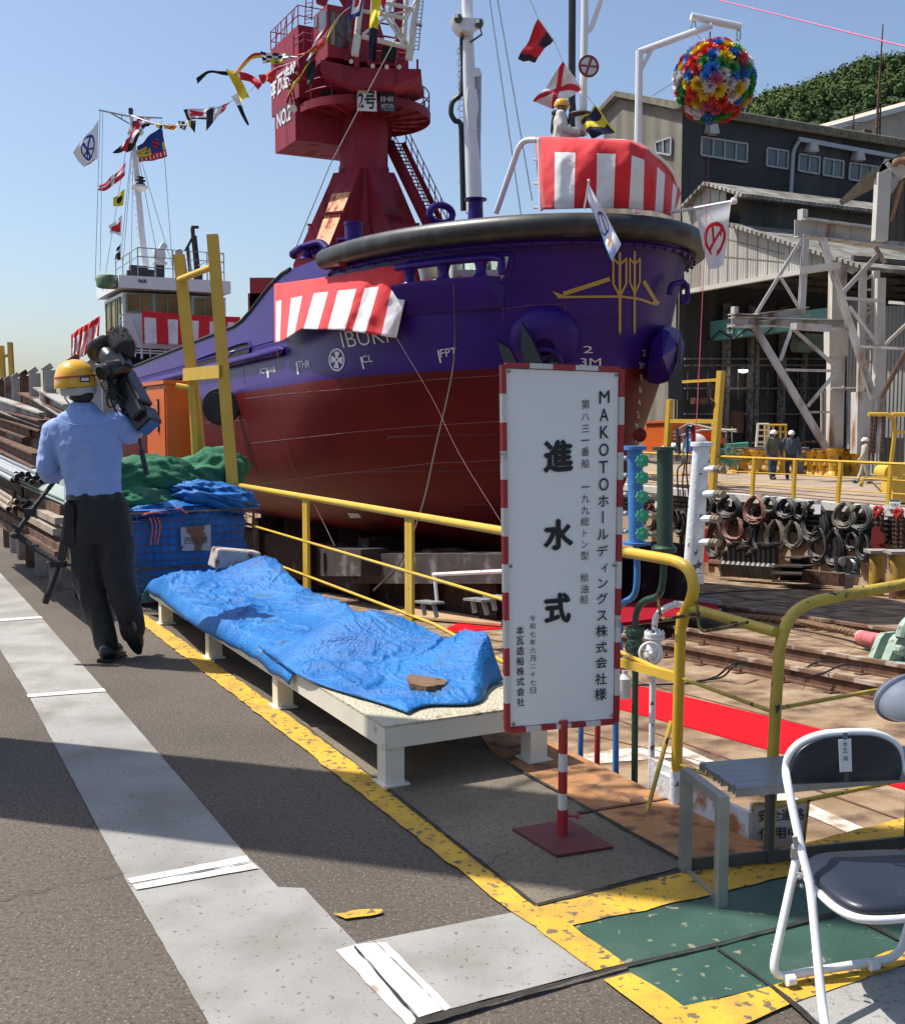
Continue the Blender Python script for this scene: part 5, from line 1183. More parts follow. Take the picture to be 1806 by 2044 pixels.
for v in (917, 951, 989, 1027, 1063):
    b = MB(); c = P_(1282, v + 3, -.05); wheel(b, c, tocam, 12.5 * pxm); obj(b, 'handwheel', m_hand, bp_, smooth=30)
    b = MB(); b.tube([c + QV * .005, P_(1292, v + 2), P_(1314, v + 4)], 5.2 * pxm, 8); b.tube([P_(1304, v + 3), P_(1315, v + 4)], 6 * pxm, 8); obj(b, 'valve_spout', m_brass, bp_)
    b = MB(); b.tube([P_(1252, v - 2), P_(1238, v - 3)], 4.5 * pxm, 8); b.tube([P_(1246, v - 3), P_(1238, v - 3)], 6.5 * pxm, 6); obj(b, 'plug', m_galv, bp_)
# green standpipe
gp = thing('green_standpipe', 'dark green standpipe with a bent tail and flanged valve', 'pipe', V((P_(1268, 1400).x, P_(1268, 1400).y, -.9)))
b = MB(); b.tube([P_(1327, 898), P_(1327, 1092)], 15.5 * pxm, 18); b.lathe(P_(1327, 895), Z, [(24 * pxm, -.008), (24 * pxm, .006), (0, .006)], 18); b.lathe(P_(1325, 1098), Z, [(12 * pxm, -.04), (14 * pxm, -.012), (25 * pxm, -.008), (25 * pxm, .01), (19 * pxm, .02)], 18); obj(b, 'standpipe', m_pgreen, gp, smooth=50)
b = MB(); b.tube(bend([P_(1324, 1095), P_(1324, 1150), P_(1318, 1190), P_(1282, 1200), P_(1268, 1225), P_(1268, 1290), P_(1266, 1580), V((P_(1266, 1580).x, P_(1266, 1580).y, -.9))], .06), 6.8 * pxm, 12); flange(b, P_(1268, 1262), Z, 20 * pxm); flange(b, P_(1267, 1315), Z, 17 * pxm); b.lathe(P_(1267, 1290), Z, [(9 * pxm, -.06), (16 * pxm, -.03), (16 * pxm, .03), (9 * pxm, .06)], 14); obj(b, 'feed_pipe', m_pgreen, gp, smooth=50)
b = MB(); wheel(b, P_(1262, 1293, -.06), V((-.35, -1, .1)).normalized(), 13 * pxm, lobes=False); obj(b, 'handwheel', m_pgreen, gp)
# white standpipe and white lower pipe
wp = thing('white_standpipe', 'chipped white standpipe with four brass hose couplings', 'pipe', V((P_(1386, 1150, .4).x, P_(1386, 1150, .4).y, -.9)))
def Q_(u, v): return S(u, v, SP + .35)
px2 = PXM(Q_(1390, 1000))
b = MB(); b.tube([Q_(1400, 890), Q_(1382, 1136)], [17 * px2, 18.5 * px2], 20); b.lathe(Q_(1400, 886), Z, [(22 * px2, -.01), (22 * px2, .008), (15 * px2, .009), (15 * px2, -.02), (0, -.02)], 20); b.lathe(Q_(1381, 1136), Z, [(20 * px2, -.012), (20 * px2, .006)], 18); obj(b, 'standpipe', m_whchip, wp, smooth=50)
b = MB(); b.tube(bend([Q_(1384, 1140), Q_(1388, 1192), S(1372, 1208, SP + .2), S(1348, 1206, SP + .05)], .04), 6.5 * px2, 10); b.lathe(Q_(1390, 1155), Z, [(15 * px2, -.02), (15 * px2, .02)], 14); obj(b, 'foot_pipe', m_whpole, wp)
for u, v in ((1410, 937), (1410, 986), (1403, 1036), (1400, 1083)):
    b = MB(); b.tube([Q_(u - 4, v), Q_(u + 18, v - 1)], 7 * px2, 10); obj(b, 'branch', m_whchip, wp)
    b = MB(); b.tube([Q_(u + 15, v), Q_(u + 20, v), Q_(u + 21, v), Q_(u + 34, v + 1)], [6.5 * px2, 6.5 * px2, 7.5 * px2, 7.5 * px2], 10); b.tube([Q_(u + 24, v), Q_(u + 28, v)], 8.6 * px2, 10); obj(b, 'coupling', m_brass, wp)
lp = thing('white_valve_pipe', 'white pipe with a spoked white handwheel at the quay edge', 'pipe', V((P_(1300, 1590).x, P_(1300, 1590).y, -.9)))
b = MB(); b.tube(bend([P_(1352, 1205, .05), P_(1330, 1212, .02), P_(1308, 1228), P_(1305, 1262), P_(1303, 1330), P_(1299, 1590), V((P_(1299, 1590).x, P_(1299, 1590).y, -.9))], .07), 6.2 * pxm, 12); flange(b, P_(1306, 1268), Z, 20 * pxm); b.lathe(P_(1305, 1310), Z, [(8 * pxm, -.03), (16 * pxm, -.01), (19 * pxm, .01), (14 * pxm, .05), (10 * pxm, .08)], 14); b.lathe(P_(1302, 1345), Z, [(9 * pxm, -.02), (12 * pxm, 0), (8 * pxm, .02)], 12); obj(b, 'pipe', m_whchip, lp, smooth=50)
b = MB(); wheel(b, P_(1297, 1304, -.09), V((.1, -1, .15)).normalized(), 20 * pxm, lobes=False); obj(b, 'handwheel', m_whpole, lp, smooth=50)
for name, lab, u0, v0, u1, v1, m_, w in (('red_pipe', 'thin red pipe below the sign board at the quay edge', 1196, 1300, 1191, 1542, m_red, 6), ('pale_blue_pipe', 'thin pale blue pipe beside the red pipe under the sign board', 1162, 1320, 1158, 1530, m_pblue, 6)):
    b = MB(); e = P_(u1, v1); b.tube([P_(u0, v0), e, V((e.x, e.y, -.9))], w * pxm, 10); single(b, name, m_, lab, 'pipe', org=V((e.x, e.y, -.9)))
b = MB(); b.lathe(P_(1246, 1372), Z, [(.02, -.05), (.03, -.045), (.03, .04), (.012, .06), (.012, .075), (0, .075)], 14); single(b, 'plastic_bottle', M('bottle_plastic', (.72, .70, .62), .3, spec=.5), 'small cloudy plastic bottle hanging between the blue and green pipes', 'bottle')
b = MB(); b.lathe(P_(1243, 1340), V((1, 0, 0)), [(.008, -.02), (.014, 0), (.008, .02)], 8); b.cyl(P_(1243, 1345), P_(1244, 1325), .006); single(b, 'red_valve', m_red, 'tiny red valve handle beside the blue pipe', 'valve')
b = MB(); b.tube([P_(1238, 1090), P_(1236, 1330)], .005, 5); single(b, 'thin_rod', m_rustd, 'thin rusty rod beside the sign board edge', 'rod')

# ------------------------------------------------------------------ ceremony sign board
sb = thing('sign_board', 'tall white launching ceremony sign board in a red and white striped frame on a post', 'sign', G(1122, 1672))
TL, TR, BR, BL = DY(1003, 728, 3.77), DY(1240, 737, 3.92), DY(1229, 1440, 3.92), DY(1012, 1458, 3.77)
sx = (TR - TL).normalized(); sy = (TL - BL).normalized(); sn = sx.cross(sy) * -1
if sn.y > 0: sn = -sn
b = MB(); q = [TL + sx * .012 - sy * .012, BL + sx * .012 + sy * .012, BR - sx * .012 + sy * .012, TR - sx * .012 - sy * .012]; b.prism(q, -sn * .012)
brd = obj(b, 'board', M('sign_paper', (.84, .83, .81), .55, var=.025, scale=4, bump=.05, bscale=6), sb, smooth=None)
b = MB(); fw = .017
def striped(p, q, n, first):
    for k in range(n): b.bar(p.lerp(q, k / n), p.lerp(q, (k + 1) / n), fw, .022, sn, (k + first) % 2)
striped(TL + sy * .0, BL, 13, 0); striped(TR, BR, 13, 0); striped(TL + sx * .009, TR - sx * .009, 5, 0); striped(BL + sx * .009, BR - sx * .009, 7, 0)
obj(b, 'frame', [m_red, m_white], sb, smooth=None)
def on_sign(u, v):
    d = ray(u, v); return C0 + d * ((TL + sn * .0035 - C0).dot(sn) / d.dot(sn))
b = MB()
def sc(x, y): return (964.2 + x * .3823, 703.6 + y * .3823)
def brush(ch, x, y, w, h=None, bold=0, slant=.08):
    u0, v0 = sc(x, y); w *= .3823; h = (h or w / .3823) * .3823
    sh = bold * w * .8
    for k, (dx, dy) in enumerate(((0, 0), (sh, 0), (-sh, 0), (0, sh), (0, -sh)) if bold > .01 else ((0, 0),)): fit_text(b, ch, lambda X, Y: on_sign(u0 + X + dx, v0 - Y - slant * X + dy) + sn * (.0002 * k), w - 2 * sh, h - 2 * sh, 0.0, res=4)
for ch, x, y, w, h in (('M', 633, 232, 54, 66), ('A', 631, 325, 46, 66), ('K', 633, 415, 46, 66), ('O', 630, 508, 50, 66), ('T', 628, 598, 46, 64), ('O', 630, 688, 50, 66), ('ホ', 628, 775, 54, 60), ('｜', 625, 860, 7, 62), ('ル', 625, 950, 58, 56), ('デ', 624, 1035, 58, 56), ('ィ', 634, 1125, 34, 44), ('ン', 625, 1205, 52, 50), ('グ', 622, 1285, 58, 58), ('ス', 620, 1375, 54, 52), ('株', 620, 1455, 62, 62), ('式', 618, 1540, 58, 58), ('会', 617, 1620, 60, 60), ('社', 615, 1705, 60, 62), ('様', 613, 1785, 62, 64)): brush(ch, x, y, w, h, .014 if ch in 'MAKOT' else .02)
for i, ch in enumerate('第八三一番船'): brush(ch, 535 - i * .3, (270, 335, 397, 458, 518, 580)[i], 42, (48, 36, 38, 6, 46, 46)[i])
for i, ch in enumerate('一九九総トン型'): brush(ch, 534 - i * .5, (702, 762, 823, 882, 943, 1003, 1060)[i], (42, 42, 42, 44, 20, 34, 42)[i], (6, 44, 44, 46, 36, 34, 42)[i])
for i, ch in enumerate('給油船'): brush(ch, 530 - i, (1175, 1235, 1290)[i], 42, 46)
brush('進', 393, 540, 158, 172, .055); brush('水', 393, 950, 158, 164, .055); brush('式', 388, 1335, 140, 160, .055)
for i, ch in enumerate('令和七年六月二十七日'): brush(ch, 258 + i * .3, 1388 + i * 42, 30, (34, 32, 30, 32, 32, 32, 20, 30, 30, 32)[i], .008)
for i, ch in enumerate('本瓦造船株式会社'): brush(ch, 193 + i * .4, 1452 + i * 53.5, 40, 44, .016)
obj(b, 'lettering', m_ink, brd, smooth=None)
b = MB()
for x, y in ((136, 98), (696, 118), (145, 1117), (684, 1112), (160, 1942), (675, 1896)): u, v = sc(x, y); b.lathe(on_sign(u, v), sn, [(.0055, -.002), (.005, .004), (0, .005)], 10)
obj(b, 'screw', m_brass, brd)
pb = G(1122, 1672, .0); tp = (BL + BR) / 2; tp = V((pb.x, pb.y, tp.z))
b = MB(); zz = [0, .11, .17, .30, .40, tp.z + .0]
hs = [(0.01, .10, 0), (.10, .165, 1), (.165, .245, 0), (.245, .31, 1), (.31, tp.z + .02, 0)]
for z0, z1, mi in hs: b.lathe(pb, Z, [(.0165, z0), (.0165, z1)], 16, mi)
b.lathe(pb, Z, [(.020, .006), (.020, .105)], 16, 0); b.lathe(pb + Z * .08 + V((.02, 0, 0)), V((1, -.2, 0)), [(.005, 0), (.005, .03), (.009, .03), (.009, .04)], 8, 0)
obj(b, 'post', [m_red, m_white], sb, smooth=40)
b = MB(); b.prism([G(u, v, .006) for u, v in [(1022, 1658), (1111, 1712), (1224, 1694), (1136, 1640)]], V((0, 0, .008))); obj(b, 'base_plate', M('base_red', (.12, .022, .022), .6, var=.2, scale=10), sb, smooth=None)

# ------------------------------------------------------------------ aluminium stool table
BZ = .375
st = thing('metal_stool', 'long low aluminium platform stool with open end frames on the green floor', 'stool', G(1455, 1809))
tl, nl = G(1396, 1521, BZ), G(1469, 1572, BZ); ld = (G(1572, 1507, BZ) - tl); ld.z = 0; ld.normalize(); wd = (nl - tl); wW = wd.length; wd.normalize()
b = MB()
for k in range(5):
    o_ = wd * (wW * k / 5 + .0006); P = [tl + o_, tl + o_ + wd * (wW / 5 - .0012), tl + o_ + wd * (wW / 5 - .0012) + ld * 1.15, tl + o_ + ld * 1.15]
    b.prism([p - Z * .012 for p in P], Z * .010)
for k in range(6): p = tl + wd * (wW * k / 5) - Z * .02; b.bar(p, p + ld * 1.15, .004, .022)
obj(b, 'top', M('brushed_aluminium', (.33, .36, .40), .34, .85, var=.1, scale=5, stretch=(1, 20, 1)), st, smooth=None)
m_alu = M('aluminium_frame', (.36, .38, .38), .45, .75, var=.15, scale=10)
i0 = -ld * .045
fl, nn = V((tl.x, tl.y, 0)) + i0, V((nl.x, nl.y, 0)) + i0 
for p in (fl - wd * .0, nn): 
    b = MB(); b.bar(p + Z * .002, p + Z * (BZ - .025), .032, .032, ld); obj(b, 'leg', m_alu, st, smooth=None)
b = MB(); b.bar(fl + Z * (BZ - .036) - wd * .014, nn + Z * (BZ - .036) + wd * .014, .03, .03); obj(b, 'end_rail', m_alu, st, smooth=None); b = MB(); b.bar(fl + Z * .012 + wd * .017, nn + Z * .012 - wd * .017, .006, .03); obj(b, 'foot_strip', m_alu, st, smooth=None)
for k in (.26, .80):
    p = V((tl.x, tl.y, 0)) + ld * k; b = MB(); b.bar(p + Z * .0, p + Z * (BZ - .03), .032, .02, ld); obj(b, 'leg', M('dark_leg', (.085, .088, .085), .5, .4, var=.2, scale=15), st, smooth=None)
b = MB(); p = V((tl.x, tl.y, 0)); b.bar(p - ld * .03 + Z * .03, p + ld * 1.15 + Z * .03, .012, .04); obj(b, 'foot_bar', MATS['dark_leg'], st, smooth=None)
for k in (.08, .5, .9):
    b = MB(); b.lathe(tl + wd * (wW * k) + ld * .006 - Z * .0, Z, [(.004, -.03), (.004, .0), (.007, .001), (0, .003)], 8); obj(b, 'bolt', m_galv, st)

# ------------------------------------------------------------------ folding chair
m_navyv = M('navy_vinyl', (.018, .024, .038), .38, var=.12, scale=6, bump=.05, bscale=120, spec=.5)
m_chw = M('chair_white', (.80, .80, .79), .3, var=.03, coat=.3, col2=(.45, .44, .42), th=.72, sc2=30, soft=.02)
ch = thing('folding_chair', 'white framed folding chair with dark navy seat and a name slip on its backrest', 'chair', G(1700, 1960))
tb = .0115; XO = V((.318, .035, 0))
Lp = [G(1655, 2100, .012), DY(1640, 2000, 2.60), DY(1618, 1780, 2.74), DY(1600, 1700, 2.79), DY(1574, 1575, 2.88)]
arc = [DY(u, v, 2.93) for u, v in [(1569, 1535), (1577, 1505), (1600, 1482), (1640, 1467), (1693, 1462)]]
mid = arc[-1]; axm = (XO * .5)
def mir(p): d = p - mid; k = d.dot(XO.normalized()); return p - XO.normalized() * 2 * k
L_all = smooth_path(Lp + arc, 5); R_all = [mir(p) for p in reversed(L_all[:-1])]
b = MB(); b.tube(L_all + R_all, tb, 12); obj(b, 'back_frame', m_chw, ch, smooth=70)
# backrest pad
inner = [DY(u, v, 2.925) for u, v in [(1577, 1566), (1572, 1540), (1581, 1509), (1603, 1487), (1642, 1472), (1693, 1467)]]
outl = smooth_path(inner, 5); full = outl + [mir(p) for p in reversed(outl[:-1])]
cen = sum(full, V()) / len(full); nb_ = V((.1, -1, .3)).normalized(); b = MB()
rings = [(1.0, .0), (1.0, .010), (.95, .018), (.6, .022), (.0, .023)]
for r, o_ in rings: b.v += [cen + (p - cen) * r + nb_ * (o_ - .004) for p in full]
n_ = len(full)
for j in range(len(rings) - 1):
    for i in range(n_): k = (i + 1) % n_; b.f.append([j * n_ + i, j * n_ + k, (j + 1) * n_ + k, (j + 1) * n_ + i]); b.m.append(0)
b.f.append(list(range(n_))[::-1]); b.m.append(0)
bk_ = obj(b, 'backrest', m_navyv, ch, smooth=50)
b = MB(); lw = [DY(u, v, 2.885) for u, v in [(1673, 1477), (1698, 1475), (1700, 1540), (1676, 1541)]]; b.prism(lw, V((0, -.0015, 0)))
slip = obj(b, 'name_slip', M('paper_white', (.74, .75, .78), .6), bk_, smooth=None)
b = MB()
for chx, v in (('本', 1486), ('瓦', 1499), ('誠', 1514)): fit_text(b, chx, lambda x, y: DY(1687 + x + (v - 1500) * .02, v - y, 2.882), 10, 10, -.005)
obj(b, 'lettering', m_ink, slip, smooth=None)
b = MB(); b.bar(DY(1687, 1463, 2.888), DY(1687, 1477, 2.884), .013, .002, nb_); b.bar(DY(1689, 1541, 2.884), DY(1690, 1560, 2.89), .013, .002, nb_); obj(b, 'tape', m_glass, bk_, smooth=None)
# seat
so = [DY(u, v, Y) for u, v, Y in [(1609, 1716, 2.90), (1616, 1742, 2.82), (1640, 1768, 2.74), (1672, 1794, 2.66), (1712, 1810, 2.61), (1760, 1812, 2.60), (1830, 1806, 2.62), (1868, 1790, 2.68), (1880, 1760, 2.77), (1876, 1715, 2.92), (1800, 1703, 2.97), (1690, 1705, 2.96), (1630, 1708, 2.94)]]
zs = sum(p.z for p in so) / len(so); so = [V((p.x, p.y, zs)) for p in so]; so = smooth_path(so + [so[0]], 4)[:-1]; cs = sum(so, V()) / len(so); b = MB(); n_ = len(so)
rings = [(.98, -.018), (1.0, -.008), (.99, .0), (.93, .008), (.5, .011), (0, .011)]
for r, o_ in rings: b.v += [cs + (p - cs) * r + Z * o_ for p in so]
for j in range(len(rings) - 1):
    for i in range(n_): k = (i + 1) % n_; b.f.append([j * n_ + i, j * n_ + k, (j + 1) * n_ + k, (j + 1) * n_ + i]); b.m.append(0)
b.f.append(list(range(n_))[::-1]); b.m.append(0); obj(b, 'seat', m_navyv, ch, smooth=50)
b = MB(); b.tube([cs + (p - cs) * 1.02 - Z * .024 for p in so], .0105, 10, closed=True); obj(b, 'seat_frame', m_chw, ch, smooth=70)
rl_ = [DY(1588, 1716, 2.90), DY(1575, 1780, 2.92), DY(1540, 1925, 2.94), G(1543, 1950, .012), G(1562, 1958, .012)]
fr_bar = bend([DY(1592, 1700, 2.90), DY(1537, 1935, 2.96) * 1, G(1541, 1955, .012), G(1560, 1958, .012)], .05)
ubase = [DY(1590, 1712, 2.88), G(1538, 1953, .03), G(1795, 1912, .03), DY(1855, 1700, 3.05)]
b = MB(); b.tube(bend(ubase, .05, 7), tb, 12); obj(b, 'rear_leg', m_chw, ch, smooth=70)
b = MB()
for u, v in ((1577, 1957), (1743, 1928)): p = G(u, v, .028); dd = (ubase[2] - ubase[1]).normalized(); b.tube([p - dd * .012, p + dd * .012], .0145, 12)
obj(b, 'foot_sleeve', m_chw, ch)
b = MB(); b.bar(DY(1586, 1670, 2.79), DY(1593, 1712, 2.80), .012, .006, V((0, 1, 0))); b.bar(DY(1590, 1745, 2.80), DY(1612, 1750, 2.78), .014, .008); b.tube([DY(1588, 1690, 2.86), DY(1586, 1712, 2.88)], .012, 8)
for u, v in ((1595, 1752), (1600, 1769)): b.ball(DY(u, v, 2.765), .006, 8, 5)
obj(b, 'hinge', m_galv, ch)
# white rounded lamp housing at the picture edge
lh = thing('lamp_housing', 'white rounded lamp housing on a dark stand beyond the folding chair', 'lamp', G(1806, 1640, -.5))
c = DY(1800, 1400, 3.6); b = MB(); b.ball(c + V((.05, .05, 0)), (.125, .10, .078), 22, 14, 0, V((1, .2, .12)).normalized(), V((-.2, 1, 0)).normalized()); obj(b, 'shell', M('shell_white', (.80, .80, .78), .25, coat=.3), lh, smooth=80)
b = MB(); b.tube([c + V((.02, -.05, .02)), c + V((.022, -.05, -.16)), c + V((.03, -.02, -1.2))], .006, 8); obj(b, 'stand', m_black, lh)
b = MB(); b.tube([c + V((.05, .05, 0)) + V((1, .2, .12)).normalized() * .128 * math.cos(t) + V((0, -.012, .08)) * math.sin(t) for t in [2 * math.pi * k / 36 for k in range(36)]], .006, 6, closed=True); obj(b, 'rim', m_galv, lh)

# ------------------------------------------------------------------ low white platform with its tarpaulins
pf = thing('low_platform', 'low cream painted steel platform with a chequer plate top', 'platform', W(1.85, 4.2, 0))
PA = G(768, 1450, .262); s0 = PA.dot(RV); q0 = PA.dot(QV); s1, q1 = s0 + .80, 8.35
b = MB(); b.sbox(s0, s1, q0, q1, .252, .262)
for k in range(int((q1 - q0) / .045)):
    for j in range(2): pass
top_ = obj(b, 'deck_plate', M('chequer_plate', (.55, .50, .36), .5, var=.12, scale=6, bump=.9, bscale=70, col2=(.30, .22, .12), th=.64, sc2=14, soft=.05), pf, smooth=None)
b = MB(); b.sbox(s0, s0 + .012, q0, q1, .165, .2515); b.sbox(s0 + .012, s1, q0, q0 + .012, .165, .2515); b.sbox(s1 - .012, s1, q0 + .012, q1, .165, .2515); b.sbox(s0 + .012, s1 - .012, q1 - .012, q1, .165, .2515); obj(b, 'edge_frame', m_cream, pf, smooth=None)
for qq in (q0 + .055, q0 + 1.42, q0 + 2.75, q0 + 4.05):
    for ss in (s0 + .05, s1 - .06):
        b = MB(); b.sbox(ss - .042, ss + .042, qq - .042, qq + .042, .012, .2); b.sbox(ss - .06, ss + .06, qq - .06, qq + .06, .003, .012); obj(b, 'leg', m_cream, pf, smooth=None)
m_tarp = M('blue_tarpaulin', (.014, .13, .40), .45, var=.16, scale=3.5, bump=.5, bscale=70, spec=.28, col2=(.07, .10, .13), th=.69, sc2=4.5, soft=.08, col3=(.025, .19, .50), sc3=5, th3=.55)
def ridged(x, y, s): return 1 - abs(noise.noise(V((x, y, s)))) * 2
def crease(x, y, s): return max(0, 1 - abs(noise.noise(V((x, y, s)))) * 7) ** 1.5
def g2(s, q, a, c, r, k): return k * math.exp(-(((s - a) / r[0]) ** 2 + ((q - c) / r[1]) ** 2))
def wr(s, q, sd):
    w = noise.noise(V((s * 3, q * 3, sd + 20))) * .25; s2, q2 = s + w, q - w
    return (.018 * noise.noise(V((s2 * 3, q2 * 2, sd))) + .020 * crease(s2 * 1.3 + q2 * .5, q2 * 1.1 - s2 * .6, sd + 1) + .013 * crease(s2 * 3.4 - q2, q2 * 2.6 + s2 * 1.8, sd + 3) + .008 * crease(s2 * 7 + q2 * 3, q2 * 4 - s2 * 5, sd + 5) + .0045 * crease(s2 * 14, q2 * 12 + s2 * 6, sd + 7) + .003 * noise.noise(V((s * 40, q * 30, sd))))
def tarp(name, label, hf, sa, sb, qa, qb, n, m, edge):
    b = MB()
    def fn(i, j):
        q = lerp(qa(i), qb(i), j); s = lerp(sa(j), sb(j), i)
        return W(s, q, hf(s, q, i, j))
    b.grid(fn, n, m); o = single(b, name, m_tarp, label, 'tarpaulin', smooth=80); sol = o.modifiers.new('cloth', 'SOLIDIFY'); sol.thickness = .006; sol.offset = 1; return o
def h1(s, q, i, j):
    z = .275 + wr(s, q, 1) + g2(s, q, 2.45, 7.75, (.24, .5), .19) + g2(s, q, 2.55, 6.6, (.16, 1.0), .05) + g2(s, q, 2.62, 5.6, (.12, .6), .07) + g2(s, q, 1.95, 7.9, (.2, .35), .10) - g2(s, q, 2.28, 6.1, (.16, .5), .025) + g2(s, q, 2.0, 6.3, (.2, .8), .03)
    z = max(z, .272); e = min(i / .06, 1); z = lerp(.205 + .02 * noise.noise(V((q * 4, 1, 1))), z, e ** .5)
    e = min((1 - i) / .06, 1); z = lerp(.24, z, e ** .5); e = min((1 - j) / .05, 1); z = lerp(.1, z, e ** .5); return z
tarp('blue_tarpaulin', 'long sagging blue tarpaulin spread over the far half of the low platform', h1, lambda j: s0 - .035 + .02 * math.sin(j * 9), lambda j: s1 + .015, lambda i: 5.05 + .1 * i, lambda i: 8.5 - .06 * i, 110, 320, 0)
def h2(s, q, i, j):
    z = .28 + wr(s, q, 11) * 1.1 + g2(s, q, 2.30, 5.22, (.26, .30), .17) + g2(s, q, 2.54, 4.55, (.20, .40), .19) + g2(s, q, 2.05, 5.3, (.20, .22), .10) + g2(s, q, 2.2, 4.6, (.2, .3), .05)
    e = min(i / .08, 1, j / .07); z = lerp(.272, z, max(0, e) ** .5); e = min((1 - j) / .09, 1); z = lerp(.30, z, max(0, e) ** .5); e = min((1 - i) / .06, 1); z = lerp(.28, z, max(0, e) ** .5)
    return max(z, .270)
tarp('blue_tarpaulin', 'bunched blue tarpaulin with a folded lobe on the near half of the platform', h2, lambda j: s0 + .05 + .10 * math.cos(j * 5) * (1 - j) - .06 * j, lambda j: s1 - .02, lambda i: q0 + .10 + .28 * i ** 2 + .06 * math.sin(i * 9), lambda i: 5.62 - .1 * i + .05 * math.sin(i * 7), 130, 170, 0)
b = MB(); P = [G(u, v, .285) for u, v in [(812, 1371), (845, 1340), (905, 1336), (914, 1350), (888, 1386), (850, 1391), (818, 1384)]]; b.prism(P, V((0, 0, .045)))
single(b, 'wood_block', m_wood, 'weathered brown wood block weighing down the near tarpaulin', 'wood block', smooth=None)
b = MB(); c = S(470, 1116, 2.35); bxx = MB()
b.box(c, (.36, .20, .15), (RV * .9 + QV * -.1 + Z * -.12).normalized(), QV, (Z + RV * .12).normalized(), taper=.9)
o = single(b, 'concrete_block', M('chipped_concrete', (.42, .36, .33), .9, var=.2, scale=7, bump=.5, bscale=30, col2=(.13, .05, .04), th=.56, sc2=7, soft=.05), 'chipped concrete block lying on the far end of the tarpaulin', 'block', smooth=None)
bv = o.modifiers.new('b', 'BEVEL'); bv.width = .015; bv.segments = 2

# ------------------------------------------------------------------ mesh cage with tarpaulins and nets
cg = thing('mesh_cage', 'rusty wire mesh pallet cage stuffed with blue tarpaulin', 'cage', W(2.15, 9.1, 0))
c0s, c1s, c0q, c1q, cz0, cz1 = 1.70, 2.70, 8.72, 9.6, .06, .76
b = MB()
n1, n2 = 16, 11
for k in range(n1 + 1): s = lerp(c0s, c1s, k / n1); b.cyl(W(s, c0q, cz0), W(s, c0q, cz1), .0032, 4)
for k in range(n2 + 1):
    z = lerp(cz0, cz1, k / n2); b.cyl(W(c0s, c0q, z), W(c1s, c0q, z), .0034, 4); b.cyl(W(c0s, c0q, z), W(c0s, c1q, z), .0034, 4); b.cyl(W(c1s, c0q, z), W(c1s, c1q, z), .0034, 4)
for k in range(13): q = lerp(c0q, c1q, k / 12); b.cyl(W(c0s, q, cz0), W(c0s, q, cz1), .0032, 4)
obj(b, 'wire_mesh', m_rustd, cg)
b = MB()
for s in (c0s, c1s):
    for q in (c0q, c1q): b.cyl(W(s, q, 0), W(s, q, cz1 + .01), .011, 6)
for z in (cz0, .32, cz1): b.cyl(W(c0s, c0q - .008, z), W(c1s, c0q - .008, z), .009, 6)
b.bar(W(c0s, c0q, .05), W(c0s, c1q, .05), .03, .05); b.bar(W(c1s, c0q, .05), W(c1s, c1q, .05), .03, .05); obj(b, 'frame', m_rustd, cg)
b = MB(); P = [W(lerp(c0s, c1s, t), c0q - .012, z) for t, z in ((.40, .64), (.64, .65), (.64, .44), (.40, .45))]; b.prism(P, QV * .004); pl = obj(b, 'name_plate', M('rusty_sign', (.36, .36, .37), .7, col2=(.19, .09, .05), th=.5, sc2=8, soft=.03), cg, smooth=None)
b = MB(); fit_text(b, '西船重', lambda x, y: W(lerp(c0s, c1s, .52) + x, c0q - .014, .53 + y), .19, .06, .0); obj(b, 'lettering', m_rustd, pl, smooth=None)
def lump(mb, c, r, seed, ex=V((1, 0, 0)), ey=V((0, 1, 0)), amp=.35, nu=46, nv=26, folds=5):
    c = V(c)
    def fn(i, j):
        a, t = 2 * math.pi * i, math.pi * (j - .5); d = V((math.cos(a) * math.cos(t), math.sin(a) * math.cos(t), math.sin(t)))
        k = 1 + amp * (.5 * ridged(d.x * 1.6 + seed, d.y * 1.6 + d.z * folds * .4, seed) - .25 + .32 * (ridged(d.x * 3 + d.z * folds, d.y * 3, seed + 2) - .5) + .12 * noise.noise(d * 9 + V((seed, 0, 0))))
        return c + ex * (d.x * r[0] * k) + ey * (d.y * r[1] * k) + Z * (d.z * r[2] * k)
    mb.grid(fn, nu, nv)
b = MB(); lump(b, W((c0s + c1s) / 2, (c0q + c1q) / 2, .40), (.50, .44, .42), 3, RV, QV, .25)
def inside(p): 
    s, q = p.dot(RV), p.dot(QV); return W(min(max(s, c0s + .02), c1s - .02), min(max(q, c0q + .02), c1q - .02), max(.07, min(p.z, .74)))
b.v = [inside(c_ := (p - W((c0s + c1s) / 2, (c0q + c1q) / 2, .40)) * 1.25 + W((c0s + c1s) / 2, (c0q + c1q) / 2, .40)) + (noise.noise_vector(p * 7) * .018) for p in b.v]
single(b, 'blue_tarpaulin', m_tarp, 'crumpled blue tarpaulin packed inside the wire mesh cage', 'tarpaulin', smooth=80)
b = MB(); lump(b, W(2.46, 9.05, .84), (.36, .30, .13), 8, (RV * .97 - Z * .14).normalized(), QV, .4, 80, 50, 4); lump(b, W(2.05, 9.0, .77), (.38, .3, .07), 14, RV, QV, .4)
single(b, 'blue_tarpaulin', m_tarp, 'folded blue tarpaulin roll lying on top of the mesh cage', 'tarpaulin', smooth=80)
m_net = M('green_net', (.012, .13, .065), .85, var=.3, scale=5, bump=.5, bscale=220, col2=(.12, .22, .15), th=.62, sc2=4, soft=.08)
b = MB(); lump(b, W(2.0, 9.35, .96), (.42, .34, .22), 21, RV, QV, .36, 90, 50, 3); lump(b, W(1.85, 9.1, .82), (.3, .26, .14), 24, RV, QV, .36, 70, 40, 3)
single(b, 'green_net', m_net, 'folded green safety net on the cage behind the cameraman', 'net', smooth=80)
